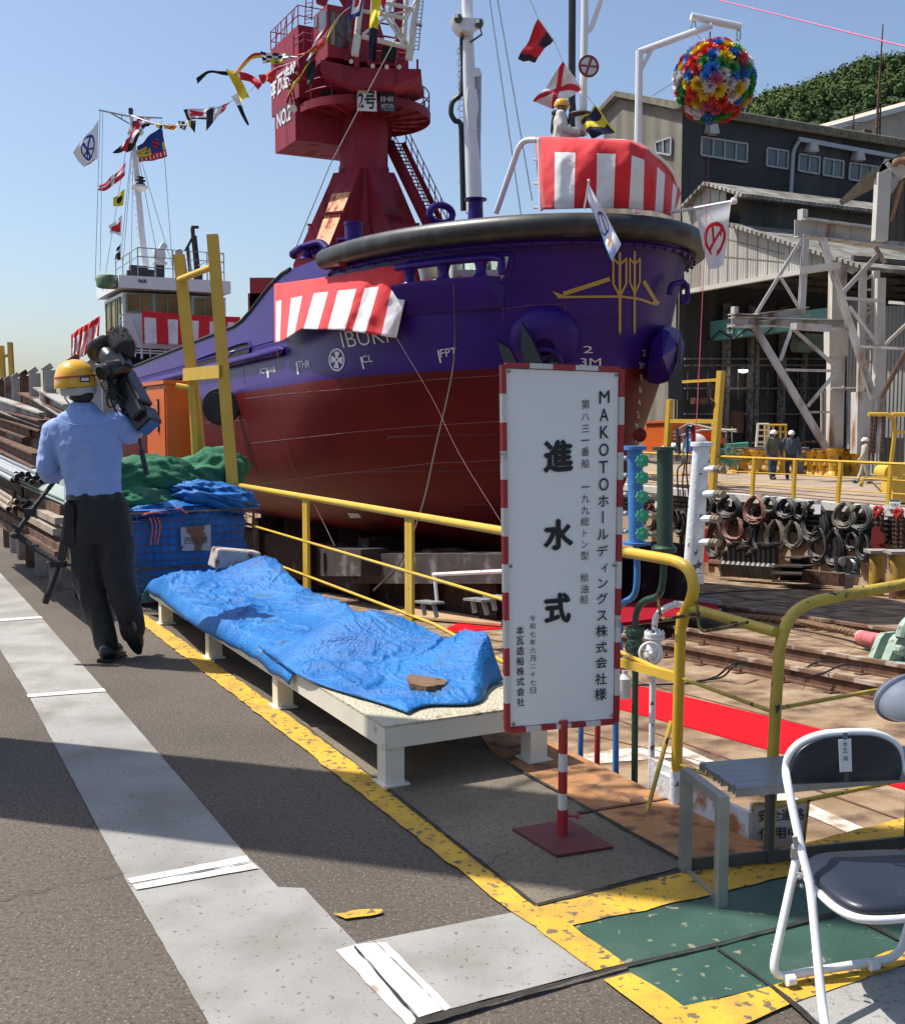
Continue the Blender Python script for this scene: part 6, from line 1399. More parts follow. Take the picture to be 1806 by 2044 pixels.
b = MB(); lump(b, W(2.52, 9.5, .98), (.36, .36, .24), 33, (RV * .95 + Z * .2).normalized(), QV, .4, 90, 50, 3)
single(b, 'green_net', m_net, 'rumpled green safety net beside the yellow gate post', 'net', smooth=80)
m_strp = M('red_white_cord', (.55, .12, .12), .8, var=.5, scale=60)
b = MB(); p = W(1.86, c0q - .01, .73)
for k in range(3): b.tube(smooth_path([p + RV * .03 * k, p + RV * (.02 + .03 * k) - Z * .08, p + RV * (.0 + .025 * k) - Z * .22 + QV * -.01]), .006, 5)
b.tube(smooth_path([W(1.8, c0q - .01, .75), W(1.9, c0q - .03, .77), W(2.0, c0q - .03, .76), W(2.08, c0q - .02, .79), W(2.15, c0q - .02, .75)]), .009, 5)
single(b, 'twine', m_strp, 'red and white twine tied to the top edge of the mesh cage', 'twine')

# ------------------------------------------------------------------ yellow gate frame, orange cabinet
m_gate = M('gate_yellow', (.63, .39, .05), .5, var=.08, scale=5, bump=.04, bscale=20)
gt = thing('gate_frame', 'tall yellow ladder shaped gate frame standing at the end of the railing', 'gate frame', V((DY(460, 960, 9.35).x, 9.35, 0)))
def post(u0, v0, u1, v1, Y, w, parent, mb=None, m_=m_gate):
    p, q = DY(u0, v0, Y), DY(u1, v1, Y); d = (q - p).normalized(); q = p + d * ((0 - p.z) / d.z); b = MB(); b.bar(p, q, w, w * .8, V((0, 1, 0))); return obj(b, 'post', m_, parent, smooth=None)
post(424, 468, 464, 965, 9.35, .088, gt); post(357, 508, 386, 780, 10.0, .092, gt)
b = MB(); b.tube([DY(358, 558, 9.95), DY(424, 532, 9.35)], .028, 12); obj(b, 'rung', m_gate, gt)
b = MB(); b.bar(DY(368, 748, 9.95), DY(440, 741, 9.3), .1, .03, V((0, 1, 0))); b.bar(DY(368, 748, 9.95), DY(440, 741, 9.3), .03, .11); obj(b, 'cross_board', m_gate, gt, smooth=None)
b = MB(); b.tube([DY(352, 770, 9.9), DY(388, 776, 9.9)], .028, 10); b.tube([DY(382, 776, 9.9), DY(390, 930, 9.9)], .03, 10); obj(b, 'latch_pipe', m_gate, gt)
b = MB(); b.lathe(DY(357, 508, 10) + Z * .02, V((0, 1, 0)), [(.03, -.01), (.036, 0), (.03, .01)], 10); obj(b, 'shackle', m_galv, gt)
m_orange = M('cabinet_orange', (.62, .12, .018), .45, var=.06, scale=2, col2=(.06, .03, .02), th=.74, sc2=5, soft=.04)
cb = thing('orange_cabinet', 'orange steel electrical cabinet raised on legs behind the cameraman', 'cabinet', W(2.4, 10.6, 0))
ks = S(333, 850, 2.33); cq = ks.dot(QV); zt_ = S(333, 766, 2.33).z; zb_ = S(333, 932, 2.33).z
def corner_s(u): # on the plane q = cq
    p = QP(u, 850, cq); return p.dot(RV)
rs = corner_s(379); 
b = MB(); b.sbox(2.33, rs, cq, cq + .8, zb_, zt_); obj(b, 'body', m_orange, cb, smooth=None)
b = MB(); b.sbox(2.30, rs + .03, cq - .03, cq + .85, zt_ + .001, zt_ + .035); obj(b, 'lid', m_orange, cb, smooth=None)
b = MB(); b.sbox(2.318, 2.329, cq + .03, cq + .77, zb_ + .04, zt_ - .04); dr = obj(b, 'door', m_orange, cb, smooth=None)
b = MB(); b.sbox(2.305, 2.316, cq + .24, cq + .29, zb_ + .32, zb_ + .62); obj(b, 'label_plate', m_black, dr, smooth=None)
b = MB(); fit_text(b, 'BANKE', lambda x, y: W(2.303, cq + .265 + y, zb_ + .47 - x), .26, .03); obj(b, 'lettering', m_white, dr, smooth=None)
for s in (2.36, rs - .03):
    for q in (cq + .05, cq + .5): b = MB(); b.sbox(s - .025, s + .025, q - .025, q + .025, .002, zb_ - .001); obj(b, 'leg', m_rustd, cb, smooth=None)

# ------------------------------------------------------------------ rusty rack with steel stock
m_bracket = M('bracket_grey', (.34, .325, .30), .75, var=.2, scale=3, col2=(.15, .07, .04), th=.58, sc2=2.5, soft=.08)
rk = thing('steel_rack', 'rusty steel cantilever rack loaded with beams beside the yellow line', 'rack', W(1.3, 11, 0))
tops = [(5, 764, 12.8), (18, 760, 12.3), (33, 755, 11.7), (50, 750, 11.1), (69, 745, 10.5), (98, 739, 9.6), (150, 722, 9.1), (186, 728, 8.9)]
for k, (u, v, Y) in enumerate(tops):
    p = DY(u, v, Y); b = MB(); b.ibeam(V((p.x, p.y, 0)), p, .09, .13, .012, QV); b.bar(V((p.x, p.y, p.z - .001)), p + RV * -.03 + Z * .04, .08, .1, QV); obj(b, 'post', m_bracket if k % 3 else m_rustd, rk, smooth=None)
for k, (u0, v0, u1, v1, Y0, Y1, w) in enumerate([(-20, 800, 92, 838, 12.4, 9.6, .13), (48, 796, 140, 838, 11, 8.8, .13), (0, 824, 90, 850, 12, 9.4, .10), (80, 786, 142, 822, 10, 8.7, .12), (-10, 880, 78, 920, 12, 9.3, .13), (-10, 840, 60, 862, 12.4, 10.2, .12)]):
    b = MB(); b.ibeam(DY(u0, v0, Y0), DY(u1, v1, Y1), .12, w, .014); obj(b, 'arm', m_rustd if k % 3 else m_bracket, rk, smooth=None)
for k, (u0, v0, u1, v1, Y0, Y1, w) in enumerate([(-20, 944, 130, 1022, 11.8, 8.4, .10), (-20, 1010, 130, 1100, 11.4, 8.0, .09), (-20, 1026, 120, 1110, 11.2, 8.0, .07)]):
    b = MB(); b.bar(DY(u0, v0, Y0), DY(u1, v1, Y1), .08, w); obj(b, 'shelf_beam', m_rustd, rk, smooth=None)
def bundle(name, label, u0, v0, u1, v1, Y0, Y1, n, r, spread, m_, cat):
    b = MB(); rr = random.Random(n); p, q = DY(u0, v0, Y0), DY(u1, v1, Y1); d = (q - p).normalized(); x = d.cross(Z).normalized()
    for k in range(n):
        o_ = x * rr.uniform(-spread, spread) + Z * rr.uniform(0, spread * .55); e = rr.uniform(-.1, .1)
        P0_, P1_ = p + o_, q + o_ + d * e; b.tube([P0_, P1_], r, 9, cap=False); b.lathe(P1_, d, [(r, -.001), (r * .8, 0), (r * .8, -.08), (0, -.08)], 9, 1)
    single(b, name, [m_, m_dark], label, cat)
bundle('pipe_bundle', 'bundle of grey steel pipes with dark open ends on the upper shelf of the rack', -20, 920, 62, 962, 11.6, 9.0, 22, .022, .13, m_galv, 'pipes')
bundle('pipe_bundle', 'rusty thin pipes stacked on the lower shelf of the rack', -20, 975, 45, 1018, 11.4, 9.2, 16, .022, .13, M('rusty_pipe', (.30, .23, .17), .7, var=.3, scale=8), 'pipes')
b = MB(); P = [DY(40, 962, 9.6), DY(128, 1000, 8.3), DY(128, 975, 8.6), DY(75, 950, 9.6)]; b.prism(P, Z * .012); b.prism([p - Z * .03 for p in P], Z * .01)
single(b, 'steel_plates', M('plate_grey_green', (.25, .31, .28), .55, var=.15), 'pale green steel plates lying slanted on the rack shelf', 'steel plates', smooth=None)
for k, (u0, v0, u1, v1, Y0, Y1) in enumerate([(30, 1015, 118, 1062, 9.8, 8.2), (60, 1012, 122, 1040, 9.4, 8.2)]):
    b = MB(); b.bar(DY(u0, v0, Y0), DY(u1, v1, Y1), .09, .05); single(b, 'timber_baulk', M('grey_timber', (.30, .24, .18), .85, var=.25, scale=5, bump=.3), ('grey timber baulk lowest beside the rack, nearer the yellow line', 'shorter timber baulk lying behind the lowest baulk by the rack')[k], 'timber', smooth=None)
b = MB(); b.tube([DY(28, 980, 9.3), DY(31, 1030, 9.3)], .02, 8); b.tube([DY(44, 970, 9.6), DY(47, 1015, 9.6)], .015, 8); single(b, 'rack_stake', m_rustd, 'rusty upright stakes holding the pipes on the rack', 'stake')
yl = thing('gate_frame', 'distant yellow ladder shaped gate frame rising behind the rusty rack', 'gate frame', V((DY(22, 850, 22).x, 22, 0)))
for u0, v0, u1, v1 in ((3, 690, 14, 850), (20, 683, 32, 850)): 
    p, q = DY(u0, v0, 22), DY(u1, v1, 22); b = MB(); b.bar(p, V((q.x, q.y, 0)), .1, .08); obj(b, 'post', m_gate, yl, smooth=None)
b = MB(); b.tube([DY(5, 713, 22), DY(22, 706, 22)], .03, 8); obj(b, 'rung', m_gate, yl)
b = MB(); b.box(DY(8, 870, 24), (1.6, 1.2, 1.5)); single(b, 'white_container', m_shipwhite, 'small white container seen through gaps of the rusty rack', 'container', org=V((DY(8, 870, 24).x, 24, 0)), smooth=None)
# made-up column out of view, added to cast the shade band across the asphalt
pc0 = V((-3.15, 4.95, 0)); b = MB(); b.box(pc0 + Z * 5, (.62, .62, 10), (RV + QV * .0).normalized(), QV); single(b, 'added_shade_column', m_galv, 'tall unseen column added beside the walkway to cast a band of shade', 'column', org=pc0, smooth=None)
b = MB(); b.tube(sag(V((-3.6, 5.6, 7.5)), V((-1.2, 5.1, 4.6)), .4), .022, 6); b.tube(sag(V((-3.2, 5.4, 6.2)), V((-1.5, 5.5, 4.8)), .3), .018, 6); single(b, 'overhead_cable', m_black, 'slack black cables hanging from the added shade column', 'cable')
# black ribbed disc on the hull
# ------------------------------------------------------------------ sheds on the far quay
def corrug(name, col, pitch, col2=None, dark=None, axis='s', rough=.85, amt=.5, th=.6, sc2=.6, st2=(1, 1, .12), lines=True):
    """fibre cement sheeting: real ribs come from a wave bump along the wall"""
    m = M(name, col, rough, var=.16, scale=.8, col2=col2, th=th, sc2=sc2, soft=.12, stretch2=st2, col3=dark, sc3=.5, th3=.56)
    nt = m.node_tree; N = nt.nodes; L = nt.links; b = N['Principled BSDF']
    tc = N.new('ShaderNodeTexCoord'); dt = N.new('ShaderNodeVectorMath'); dt.operation = 'DOT_PRODUCT'
    dt.inputs[1].default_value = tuple(RV if axis == 's' else QV); L.new(tc.outputs['Object'], dt.inputs[0])
    ml = N.new('ShaderNodeMath'); ml.operation = 'MULTIPLY'; ml.inputs[1].default_value = 2 * math.pi / pitch; L.new(dt.outputs['Value'], ml.inputs[0])
    sn_ = N.new('ShaderNodeMath'); sn_.operation = 'SINE'; L.new(ml.outputs[0], sn_.inputs[0])
    bp = N.new('ShaderNodeBump'); bp.inputs['Strength'].default_value = amt; bp.inputs['Distance'].default_value = pitch * .25; L.new(sn_.outputs[0], bp.inputs['Height']); L.new(bp.outputs[0], b.inputs['Normal'])
    return m
m_gable = corrug('old_board_wall', (.20, .185, .15), .9, (.09, .08, .066), None, 'q', amt=.25)
m_darkw = corrug('dark_board_wall', (.042, .042, .046), .8, (.10, .095, .09), (.026, .027, .032), 's', amt=.2, th=.6)
m_corr = corrug('pale_corrugated', (.43, .41, .365), .13, (.20, .17, .13), (.34, .325, .29), 'q', amt=.35, th=.62)
m_corrg = corrug('grey_corrugated', (.24, .24, .235), .16, None, (.16, .16, .155), 's', amt=.9)
m_corrk = corrug('dark_corrugated', (.11, .105, .095), .2, None, (.05, .05, .05), 's', amt=.8)
m_roof = corrug('mossy_roof', (.27, .255, .225), .24, (.10, .095, .07), (.42, .40, .36), 'q', amt=.9, th=.55, sc2=1.4, st2=(1, 1, 1))
m_roofe = M('roof_edge', (.17, .16, .12), .95, var=.35, scale=3, bump=.5, bscale=12)
m_winf = M('window_frame_grey', (.36, .36, .36), .5); m_wing = M('window_glass_grey', (.055, .075, .075), .15, var=.3, scale=.6, spec=.7)
m_fsteel = M('frame_white_steel', (.48, .46, .43), .55, var=.12, scale=1.5, col2=(.22, .12, .07), th=.60, sc2=1.8, soft=.08, stretch2=(1, 1, .4))
m_fdirty = M('frame_rusty_steel', (.52, .49, .44), .6, var=.1, scale=1.5, col2=(.26, .14, .08), th=.63, sc2=1.4, soft=.08, stretch2=(1, 1, .3))
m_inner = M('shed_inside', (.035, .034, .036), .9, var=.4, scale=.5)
# large dark building
db = thing('dark_warehouse', 'large dark boarded warehouse with a row of windows and a lighter gable end', 'warehouse', W(29, 35.5, -.4))
c0 = DY(1362, 223, 45.0); ds, dq = c0.dot(RV), c0.dot(QV)
def fac(u, v, off=0): p = QP(u, v, dq - off); return p
def gab(u, v, off=0): return S(u, v, ds - off)
pk, le = gab(1235, 197), gab(1205, 225); eq = le.dot(QV)
b = MB(); G0 = [V((c0.x, c0.y, -.4)), c0, pk, le, W(ds, eq, -.4)]; b.poly(G0); 
far_e = W(ds, eq, 0); obj(b, 'gable_wall', m_gable, db, smooth=None)
rt = W(ds + 26, dq, 0); zr_ = c0.z + (fac(1801, 298).z - c0.z) * 0
b = MB(); b.poly([W(ds, dq, -.4), W(ds + 26, dq, -.4), W(ds + 26, dq, c0.z), W(ds, dq, c0.z)]); b.poly([W(ds + 26, dq, -.4), W(ds + 26, eq, -.4), W(ds + 26, eq, c0.z), W(ds + 26, dq, c0.z)]); obj(b, 'wall', m_darkw, db, smooth=None)
b = MB(); rv_ = RV * 27; b.prism([c0 - QV * .3 - RV * .25 - Z * .05, pk - RV * .25 + Z * .1, pk - RV * .25 + Z * .32, c0 - QV * .35 - RV * .25 + Z * .25], rv_); b.prism([pk - RV * .25 + Z * .1, le - RV * .25 + QV * .3 - Z * .1, le - RV * .25 + QV * .3 + Z * .1, pk - RV * .25 + Z * .32], rv_)
for k in range(110): p = c0 - QV * .36 - RV * .25 + RV * (.24 * k); b.bar(p + Z * .10, p + Z * .10 + QV * .5 + Z * .06, .12, .10)
obj(b, 'roof', m_roofe, db, smooth=None)
def wbox(u0, v0, u1, v1, u2, v2, u3, v3, n, f, par, off):
    q = [f(u0, v0, .04), f(u1, v1, .04), f(u2, v2, .04), f(u3, v3, .04)]; g = MB(); g.poly([p + (RV * 0) for p in q]); fm = MB(); nn_ = off
    for a, c in zip(q, q[1:] + q[:1]): fm.bar(a + nn_ * .03, c + nn_ * .03, .07, .06, nn_)
    for k in range(1, n): fm.bar(q[0].lerp(q[1], k / n) + nn_ * .035, q[3].lerp(q[2], k / n) + nn_ * .035, .06, .05, nn_)
    w_ = obj(fm, 'window', m_winf, par, smooth=None); obj(g, 'pane', m_wing, w_, smooth=None)
R4 = lambda x, y: (1303 + x * .2785, y * .2785)
for a in (((345, 980), (672, 1030), (668, 1162), (342, 1110), 4), ((815, 1060), (966, 1083), (961, 1210), (810, 1187), 2), ((1045, 1102), (1192, 1127), (1185, 1247), (1038, 1222), 2), ((1220, 1132), (1362, 1155), (1356, 1276), (1214, 1252), 2), ((1408, 1165), (1640, 1200), (1634, 1320), (1400, 1284), 3)):
    pts = [c for p in a[:4] for c in R4(*p)]; wbox(*pts, a[4], fac, db, -QV)
pts = [c for p in ((22, 1020), (136, 982), (132, 1110), (30, 1092)) for c in R4(*p)]; wbox(*pts, 2, gab, db, -RV)
for x, y in ((398, 930), (1112, 1062), (1445, 1122)):
    u, v = R4(x, y); p = fac(u, v); b = MB(); b.box(p - QV * .2, (.5, .4, .36), RV, QV, Z, 0, .75); b.box(p - QV * .25 - Z * .2, (.38, .36, .06)); obj(b, 'vent_hood', M('vent_grey', (.42, .41, .38), .6), db, smooth=None)
b = MB(); b.tube(bend([fac(*R4(1050, 1000), .2), fac(*R4(1005, 1075), .2), fac(*R4(985, 1420), .2)], .3), .085, 8); b.bar(fac(*R4(1040, 995), .25), fac(*R4(1770, 1128), .25), .12, .18); obj(b, 'downpipe', m_galv, db)
b = MB(); p, q = fac(1413, 205), fac(1412, 105); b.tube([DY(1413, 210, 48), DY(1417, 62, 48)], [.06, .03], 6); b.tube([DY(1413, 120, 48), DY(1303, 190, 47)], .012, 4); single(b, 'aerial_mast', m_rustd, 'thin dark aerial mast on the warehouse roof behind the flower ball', 'aerial')
bb = thing('beige_building', 'plain beige concrete building rising behind the dark warehouse', 'building', DY(1800, 700, 70))
b = MB(); P = [DY(1655, 261, 64), DY(1806, 214, 72), DY(2050, 150, 84), DY(1655, 330, 64)]
d1 = (P[2] - P[0]); A_, B2 = V((P[0].x, P[0].y, 0)), V((P[2].x, P[2].y, 0)); nb = V((d1.y, -d1.x, 0)).normalized() * -9
b.prism([V((A_.x, A_.y, 0)), V((B2.x, B2.y, 0)), V((B2.x, B2.y, P[2].z)), V((A_.x, A_.y, P[0].z))], nb); obj(b, 'wall', M('beige_concrete', (.46, .40, .32), .9, var=.12, scale=.3, col2=(.34, .28, .22), th=.6, sc2=.4, soft=.1), bb, smooth=None)
b = MB(); b.bar(P[0] + Z * .15 - QV * .1, P[2] + Z * .15 - QV * .1, .5, .3); obj(b, 'parapet', m_white, bb, smooth=None)
b = MB(); b.box(DY(1726, 274, 65), (.9, .7, .8), RV, QV, Z, 0, .6); obj(b, 'vent_hood', m_rustd, bb, smooth=None)
b = MB(); b.tube([DY(1747, 292, 58), DY(1762, 48, 58)], [.09, .03], 6); b.tube([DY(1755, 290, 58), DY(1757, 215, 58)], .05, 5)
for k in range(5): b.tube([DY(1747 + k, 285 - 14 * k, 58), DY(1756, 280 - 14 * k, 58)], .025, 4)
single(b, 'aerial_mast', m_rustd, 'tall thin rusty aerial pole before the beige building and the hill', 'aerial')
b = MB(); b.tube([DY(1701, 272, 60), DY(1705, 215, 60)], .04, 5); b.tube([DY(1690, 246, 60), DY(1722, 243, 60)], .025, 5); b.tube([DY(1692, 268, 60), DY(1702, 250, 60), DY(1710, 268, 60)], .02, 4); single(b, 'aerial_mast', m_rustd, 'short aerial with a cross arm on the warehouse roof under the hill', 'aerial')
# open shed with the white gable towards the slip
os_ = thing('open_shed', 'open fronted workshop with pale corrugated gable and a dark interior', 'workshop', W(28.8, 30, -.4))
OSs = 28.8
def og(u, v, off=0): return S(u, v, OSs - off)
ga = [(1366, 585), (1361, 412), (1403, 372), (1449, 383), (1451, 452), (1490, 462), (1560, 482), (1640, 508), (1721, 534), (1700, 548), (1676, 534)]
b = MB(); b.poly([og(u, v) for u, v in ga]); obj(b, 'gable_wall', m_corr, os_, smooth=None)
b = MB()
for k in range(16):
    q_ = lerp(og(1380, 500).dot(QV), og(1690, 530).dot(QV), k / 15); u_ = lerp(1380, 1690, k / 15)
    lo_, hi_ = W(OSs, q_, lerp(og(1366, 585).z, og(1676, 534).z, k / 15)), W(OSs, q_, min(lerp(og(1403, 372).z, og(1403, 372).z, k), lerp(og(1451, 452).z, og(1721, 534).z, max(0, (og(1451, 452).dot(QV) - q_) / (og(1451, 452).dot(QV) - og(1721, 534).dot(QV))))) if q_ < og(1451, 452).dot(QV) else og(1400, 385).z)
    b.bar(lo_ - RV * .01, hi_ - RV * .01, .035, .012, RV)
for z_ in (.45, .75): b.bar(og(1380, 575).lerp(og(1390, 420), z_) - RV * .012, og(1560, 545).lerp(og(1570, 482), z_ * .8) - RV * .012, .03, .012, RV)
obj(b, 'sheet_joints', M('joint_grey', (.20, .18, .14), .9), os_, smooth=None)
b = MB(); b.bar(og(1366, 583, .1), og(1684, 528, .1), .22, .16); obj(b, 'edge_beam', m_fdirty, os_, smooth=None)
b = MB()
def roofslab(a, c, L_, t, mb): mb.prism([a, c, c + Z * t, a + Z * t], RV * L_)
roofslab(og(1403, 368, .3), og(1482, 392, .3), 13, .12, b); roofslab(og(1359, 414, .3), og(1403, 368, .3), 13, .12, b); roofslab(og(1451, 450, .3), og(1730, 540, .3), 13, .12, b)
e0 = og(1482, 392, .3)
for k in range(54): p = e0 + RV * .24 * k; b.bar(p + Z * .07, p + Z * .07 + QV * .4, .11, .1)
obj(b, 'roof', m_roof, os_, smooth=None)
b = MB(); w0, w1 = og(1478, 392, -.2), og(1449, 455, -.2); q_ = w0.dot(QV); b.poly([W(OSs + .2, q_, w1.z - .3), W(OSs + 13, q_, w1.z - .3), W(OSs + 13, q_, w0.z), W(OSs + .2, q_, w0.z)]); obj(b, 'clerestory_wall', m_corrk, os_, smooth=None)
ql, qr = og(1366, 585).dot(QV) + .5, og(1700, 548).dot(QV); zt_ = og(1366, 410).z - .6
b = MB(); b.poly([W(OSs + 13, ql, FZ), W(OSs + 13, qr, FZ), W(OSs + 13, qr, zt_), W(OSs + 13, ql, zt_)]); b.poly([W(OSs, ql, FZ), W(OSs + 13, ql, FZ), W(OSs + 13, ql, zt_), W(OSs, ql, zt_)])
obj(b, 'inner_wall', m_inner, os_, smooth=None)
b = MB()
for k in range(5):
    s = OSs + 1 + 2.8 * k; b.bar(W(s, ql, og(1366, 560).z), W(s, qr, og(1366, 560).z - .3), .15, .2)
for k in range(6): q_ = lerp(ql, qr, k / 5); b.bar(W(OSs, q_, og(1366, 575).z + .1), W(OSs + 13, q_, og(1366, 575).z + .1), .12, .18)
for u, s in ((1500, 40), (1625, 40), (1455, 41), (1570, 41)): p = S(u, 800, s); b.bar(W(s, p.dot(QV), FZ), W(s, p.dot(QV), 5), .25, .25, QV)
obj(b, 'roof_frame', M('inner_steel', (.09, .085, .08), .7, var=.2), os_, smooth=None)
m_teal = M('girder_teal', (.10, .27, .24), .5, var=.08)
b = MB(); gs = 30.5; P = [S(u, v, gs) for u, v in [(1340, 650), (1668, 612), (1668, 646), (1340, 690)]]; b.prism(P, RV * .5); o = single(b, 'overhead_girder', m_teal, 'green overhead crane girder running across the open workshop', 'girder', smooth=None)
b = MB(); b.tube([S(u, v, gs - .1) for u, v in [(1340, 668), (1362, 676), (1380, 656), (1398, 668), (1420, 678), (1435, 660), (1465, 676), (1492, 655), (1520, 674), (1545, 650)]], .04, 5); single(b, 'festoon_cable', m_black, 'looped black cable hanging along the green girder', 'cable')
for u, v, ch_, cc in ((1398, 661, '♣', m_red), (1456, 656, '✚', M('cross_green', (.02, .09, .06), .6))):
    t = thing('girder_sign', 'small white sign with a dark green cross on the green girder' if ch_ == '✚' else 'small white sign with a red mark on the green girder', 'sign', S(u, v + 10, gs - .1))
    b = MB(); b.prism([S(u + a, v + c, gs - .08) for a, c in ((-6, -10), (6, -11), (6, 9), (-6, 10))], RV * .03); obj(b, 'board', m_signw, t, smooth=None)
    b = MB(); p = S(u, v, gs - .1); 
    if ch_ == '✚': b.bar(S(u, v - 6, gs - .11), S(u, v + 6, gs - .11), .06, .01, RV); b.bar(S(u - 5, v, gs - .12), S(u + 5, v, gs - .12), .06, .01, RV)
    else: b.lathe(p, -RV, [(.09, 0), (.09, .01), (.05, .011)], 12)
    obj(b, 'mark', cc, t, smooth=None)
lampm = M('lamp_lit', (.9, .9, .9), .4, emis=((1, .98, .92), 9.0))
lq = ql - .35; m_inl = M('inner_column', (.16, .155, .145), .8, var=.3, scale=1, col2=(.09, .06, .045), th=.55)
b = MB()
for u, w_ in ((1448, .3), (1497, .22), (1508, .22), (1560, .3), (1604, .2)): p = QP(u, 760, lq); b.bar(V((p.x, p.y, FZ)), V((p.x, p.y, 6.2)), w_, .2, RV)
for v in (716, 729, 775, 826): b.bar(QP(1366, v, lq - .05), QP(1650, v, lq - .05), .08, .07)
for k in range(14): b.bar(QP(1372 + k * 20, 742, lq + .1), QP(1372 + k * 20, 800, lq + .1), .04, .04, RV)
obj(b, 'inner_columns', m_inl, os_, smooth=None)
b = MB(); b.box(QP(1616, 684, lq - .8), (1.3, .8, .7), RV, QV); b.lathe(QP(1600, 690, lq - 1.0), RV, [(.28, -.4), (.3, .4), (0, .41)], 14); single(b, 'hoist_motor', M('hoist_grey_green', (.20, .27, .24), .6), 'grey green hoist motor sitting above the green girder in the workshop', 'hoist')
b = MB(); b.box(QP(1395, 800, lq - .2), (.7, .3, .25), RV, QV); b.box(QP(1470, 842, lq - .3), (.5, .3, .9), RV, QV); b.box(QP(1410, 850, lq - .4), (.9, .4, .6), RV, QV); single(b, 'workshop_cabinets', M('cabinet_rust', (.12, .055, .03), .7, var=.4), 'brown machine cabinets standing against the inner wall of the workshop', 'cabinets', smooth=None)
LP_ = QP(1483, 738, lq - .5)
wl_ = thing('work_lamp', 'lit work lamp shining inside the dark workshop', 'lamp', LP_); b = MB(); b.lathe(LP_, Z, [(.02, .18), (.2, .05), (.24, 0)], 14); obj(b, 'hood', m_galv, wl_); b = MB(); b.ball(LP_ - Z * .04, (.2, .2, .08), 12, 6); obj(b, 'bulb', lampm, wl_)
# row of columns and walls at the right of the shed
mw = thing('corrugated_workshop', 'grey corrugated workshop wall with white lattice columns at the picture edge', 'workshop', W(27, 24, -.4))
b = MB()
for u0, u1, vt_, s in ((1690, 1742, 600, 31), (1756, 1830, 610, 30.0), (1700, 1760, 800, 29.5)): 
    P = [S(u0, 895, s), S(u1, 899, s), S(u1, vt_, s), S(u0, vt_, s)]; P[0].z = P[1].z = FZ; b.poly(P)
obj(b, 'wall', corrug('grey_corrugated_q', (.25, .25, .245), .16, None, (.17, .17, .165), 'q', amt=.9), mw, smooth=None)
def colm(mb, u, v0, v1, w, Y, du=0): p, q = DY(u, v0, Y), DY(u + du, v1, Y); mb.bar(p, q, w, w * .9, V((0, 1, 0)))
b = MB(); colm(b, 1672, 530, 900, .46, 36, -8); colm(b, 1668, 660, 712, .6, 35.9); obj(b, 'column', m_fdirty, mw, smooth=None)
b = MB()
for u, du in ((1722, -8), (1748, -8)): colm(b, u, 540, 900, .20, 35, du)
for k in range(9): v = 560 + 36 * k; b.bar(DY(1722 - k * .8, v, 35), DY(1748 - k * .8, v + (18 if k % 2 else -14), 35), .09, .09); b.bar(DY(1722 - k * .8, v + 18, 35), DY(1748 - k * .8, v + 18, 35), .07, .07)
colm(b, 1757, 555, 780, .26, 34.6, -4); obj(b, 'lattice_column', m_fdirty, mw, smooth=None)
b = MB(); colm(b, 1726, 782, 905, .66, 34.7, -2); colm(b, 1756, 690, 905, .32, 34.5, -8); obj(b, 'column', m_fsteel, mw, smooth=None)
b = MB()
for pts in ([(1660, 775), (1730, 775), (1728, 860), (1722, 868)], [(1640, 780), (1640, 890)], [(1646, 780), (1645, 890)], [(1684, 770), (1680, 785), (1660, 775)]): b.tube([DY(u, v, 35.4) for u, v in pts], .05, 6)
obj(b, 'conduit', M('conduit_grey', (.33, .30, .27), .6), mw)
ns = thing('near_workshop', 'tall white portal column with a curved bracket and sloping roof at the picture edge', 'workshop', W(24, 24, -.4))
NY = 30.0
b = MB(); b.bar(DY(1755, 480, NY), DY(1762, 345, NY), .34, .3, V((0, 1, 0))); b.prism([DY(u, v, NY) for u, v in [(1752, 345), (1766, 316), (1785, 318), (1806, 330), (1840, 322), (1830, 340), (1800, 352), (1778, 385), (1772, 440), (1752, 440)]], V((.1, .3, 0)))
b.bar(DY(1770, 325, NY - .1), DY(1790, 350, NY - .1), .12, .08); obj(b, 'portal_column', m_fdirty, ns, smooth=None)
b = MB(); b.bar(DY(1776, 440, NY - .05), DY(1800, 360, NY - .05), .16, .1); b.tube(smooth_path([DY(u, v, NY - .2) for u, v in [(1786, 330), (1790, 322), (1820, 318), (1860, 310)]]), .09, 8); obj(b, 'knee_brace', M('brace_rust', (.28, .15, .08), .7, var=.3), ns, smooth=None)
b = MB(); b.prism([DY(u, v, NY) for u, v in [(1734, 342), (1740, 352), (1830, 304), (1900, 262), (1900, 246), (1830, 288)]], V((.6, 4, 0))); obj(b, 'roof', m_roofe, ns, smooth=None)
b = MB(); b.poly([DY(u, v, NY + 2.5) for u, v in [(1772, 480), (1860, 485), (1860, 300), (1772, 345)]]); obj(b, 'wall', m_corrk, ns, smooth=None)
# white steel outrigger frames
wf = thing('steel_outrigger', 'white steel outrigger frame of beams and diagonal struts before the workshop', 'steel frame', W(25.5, 26, -.4))
R5 = lambda x, y: (1303 + x * .2805, 364.9 + y * .2805)
def st_(mb, x0, y0, x1, y1, w, Y0=35.0, Y1=None, ib=True):
    p, q = DY(*R5(x0, y0), Y0), DY(*R5(x1, y1), Y1 or Y0); w *= .2805 * Y0 / 2200
    (mb.ibeam(p, q, w * .9, w, .03, V((0, 1, 0))) if ib else mb.bar(p, q, w, w * .8, V((0, 1, 0))))
b = MB(); P0_, P1_ = DY(*R5(1040, 320), 35), DY(*R5(2100, 455), 37.4); b.ibeam(P0_, P1_, .5, .52, .035)
for x in (1045, 1190, 1430, 1690): p = P0_.lerp(P1_, (x - 1040) / 1060); b.bar(p - Z * .24, p + Z * .24, .03, .45, RV)
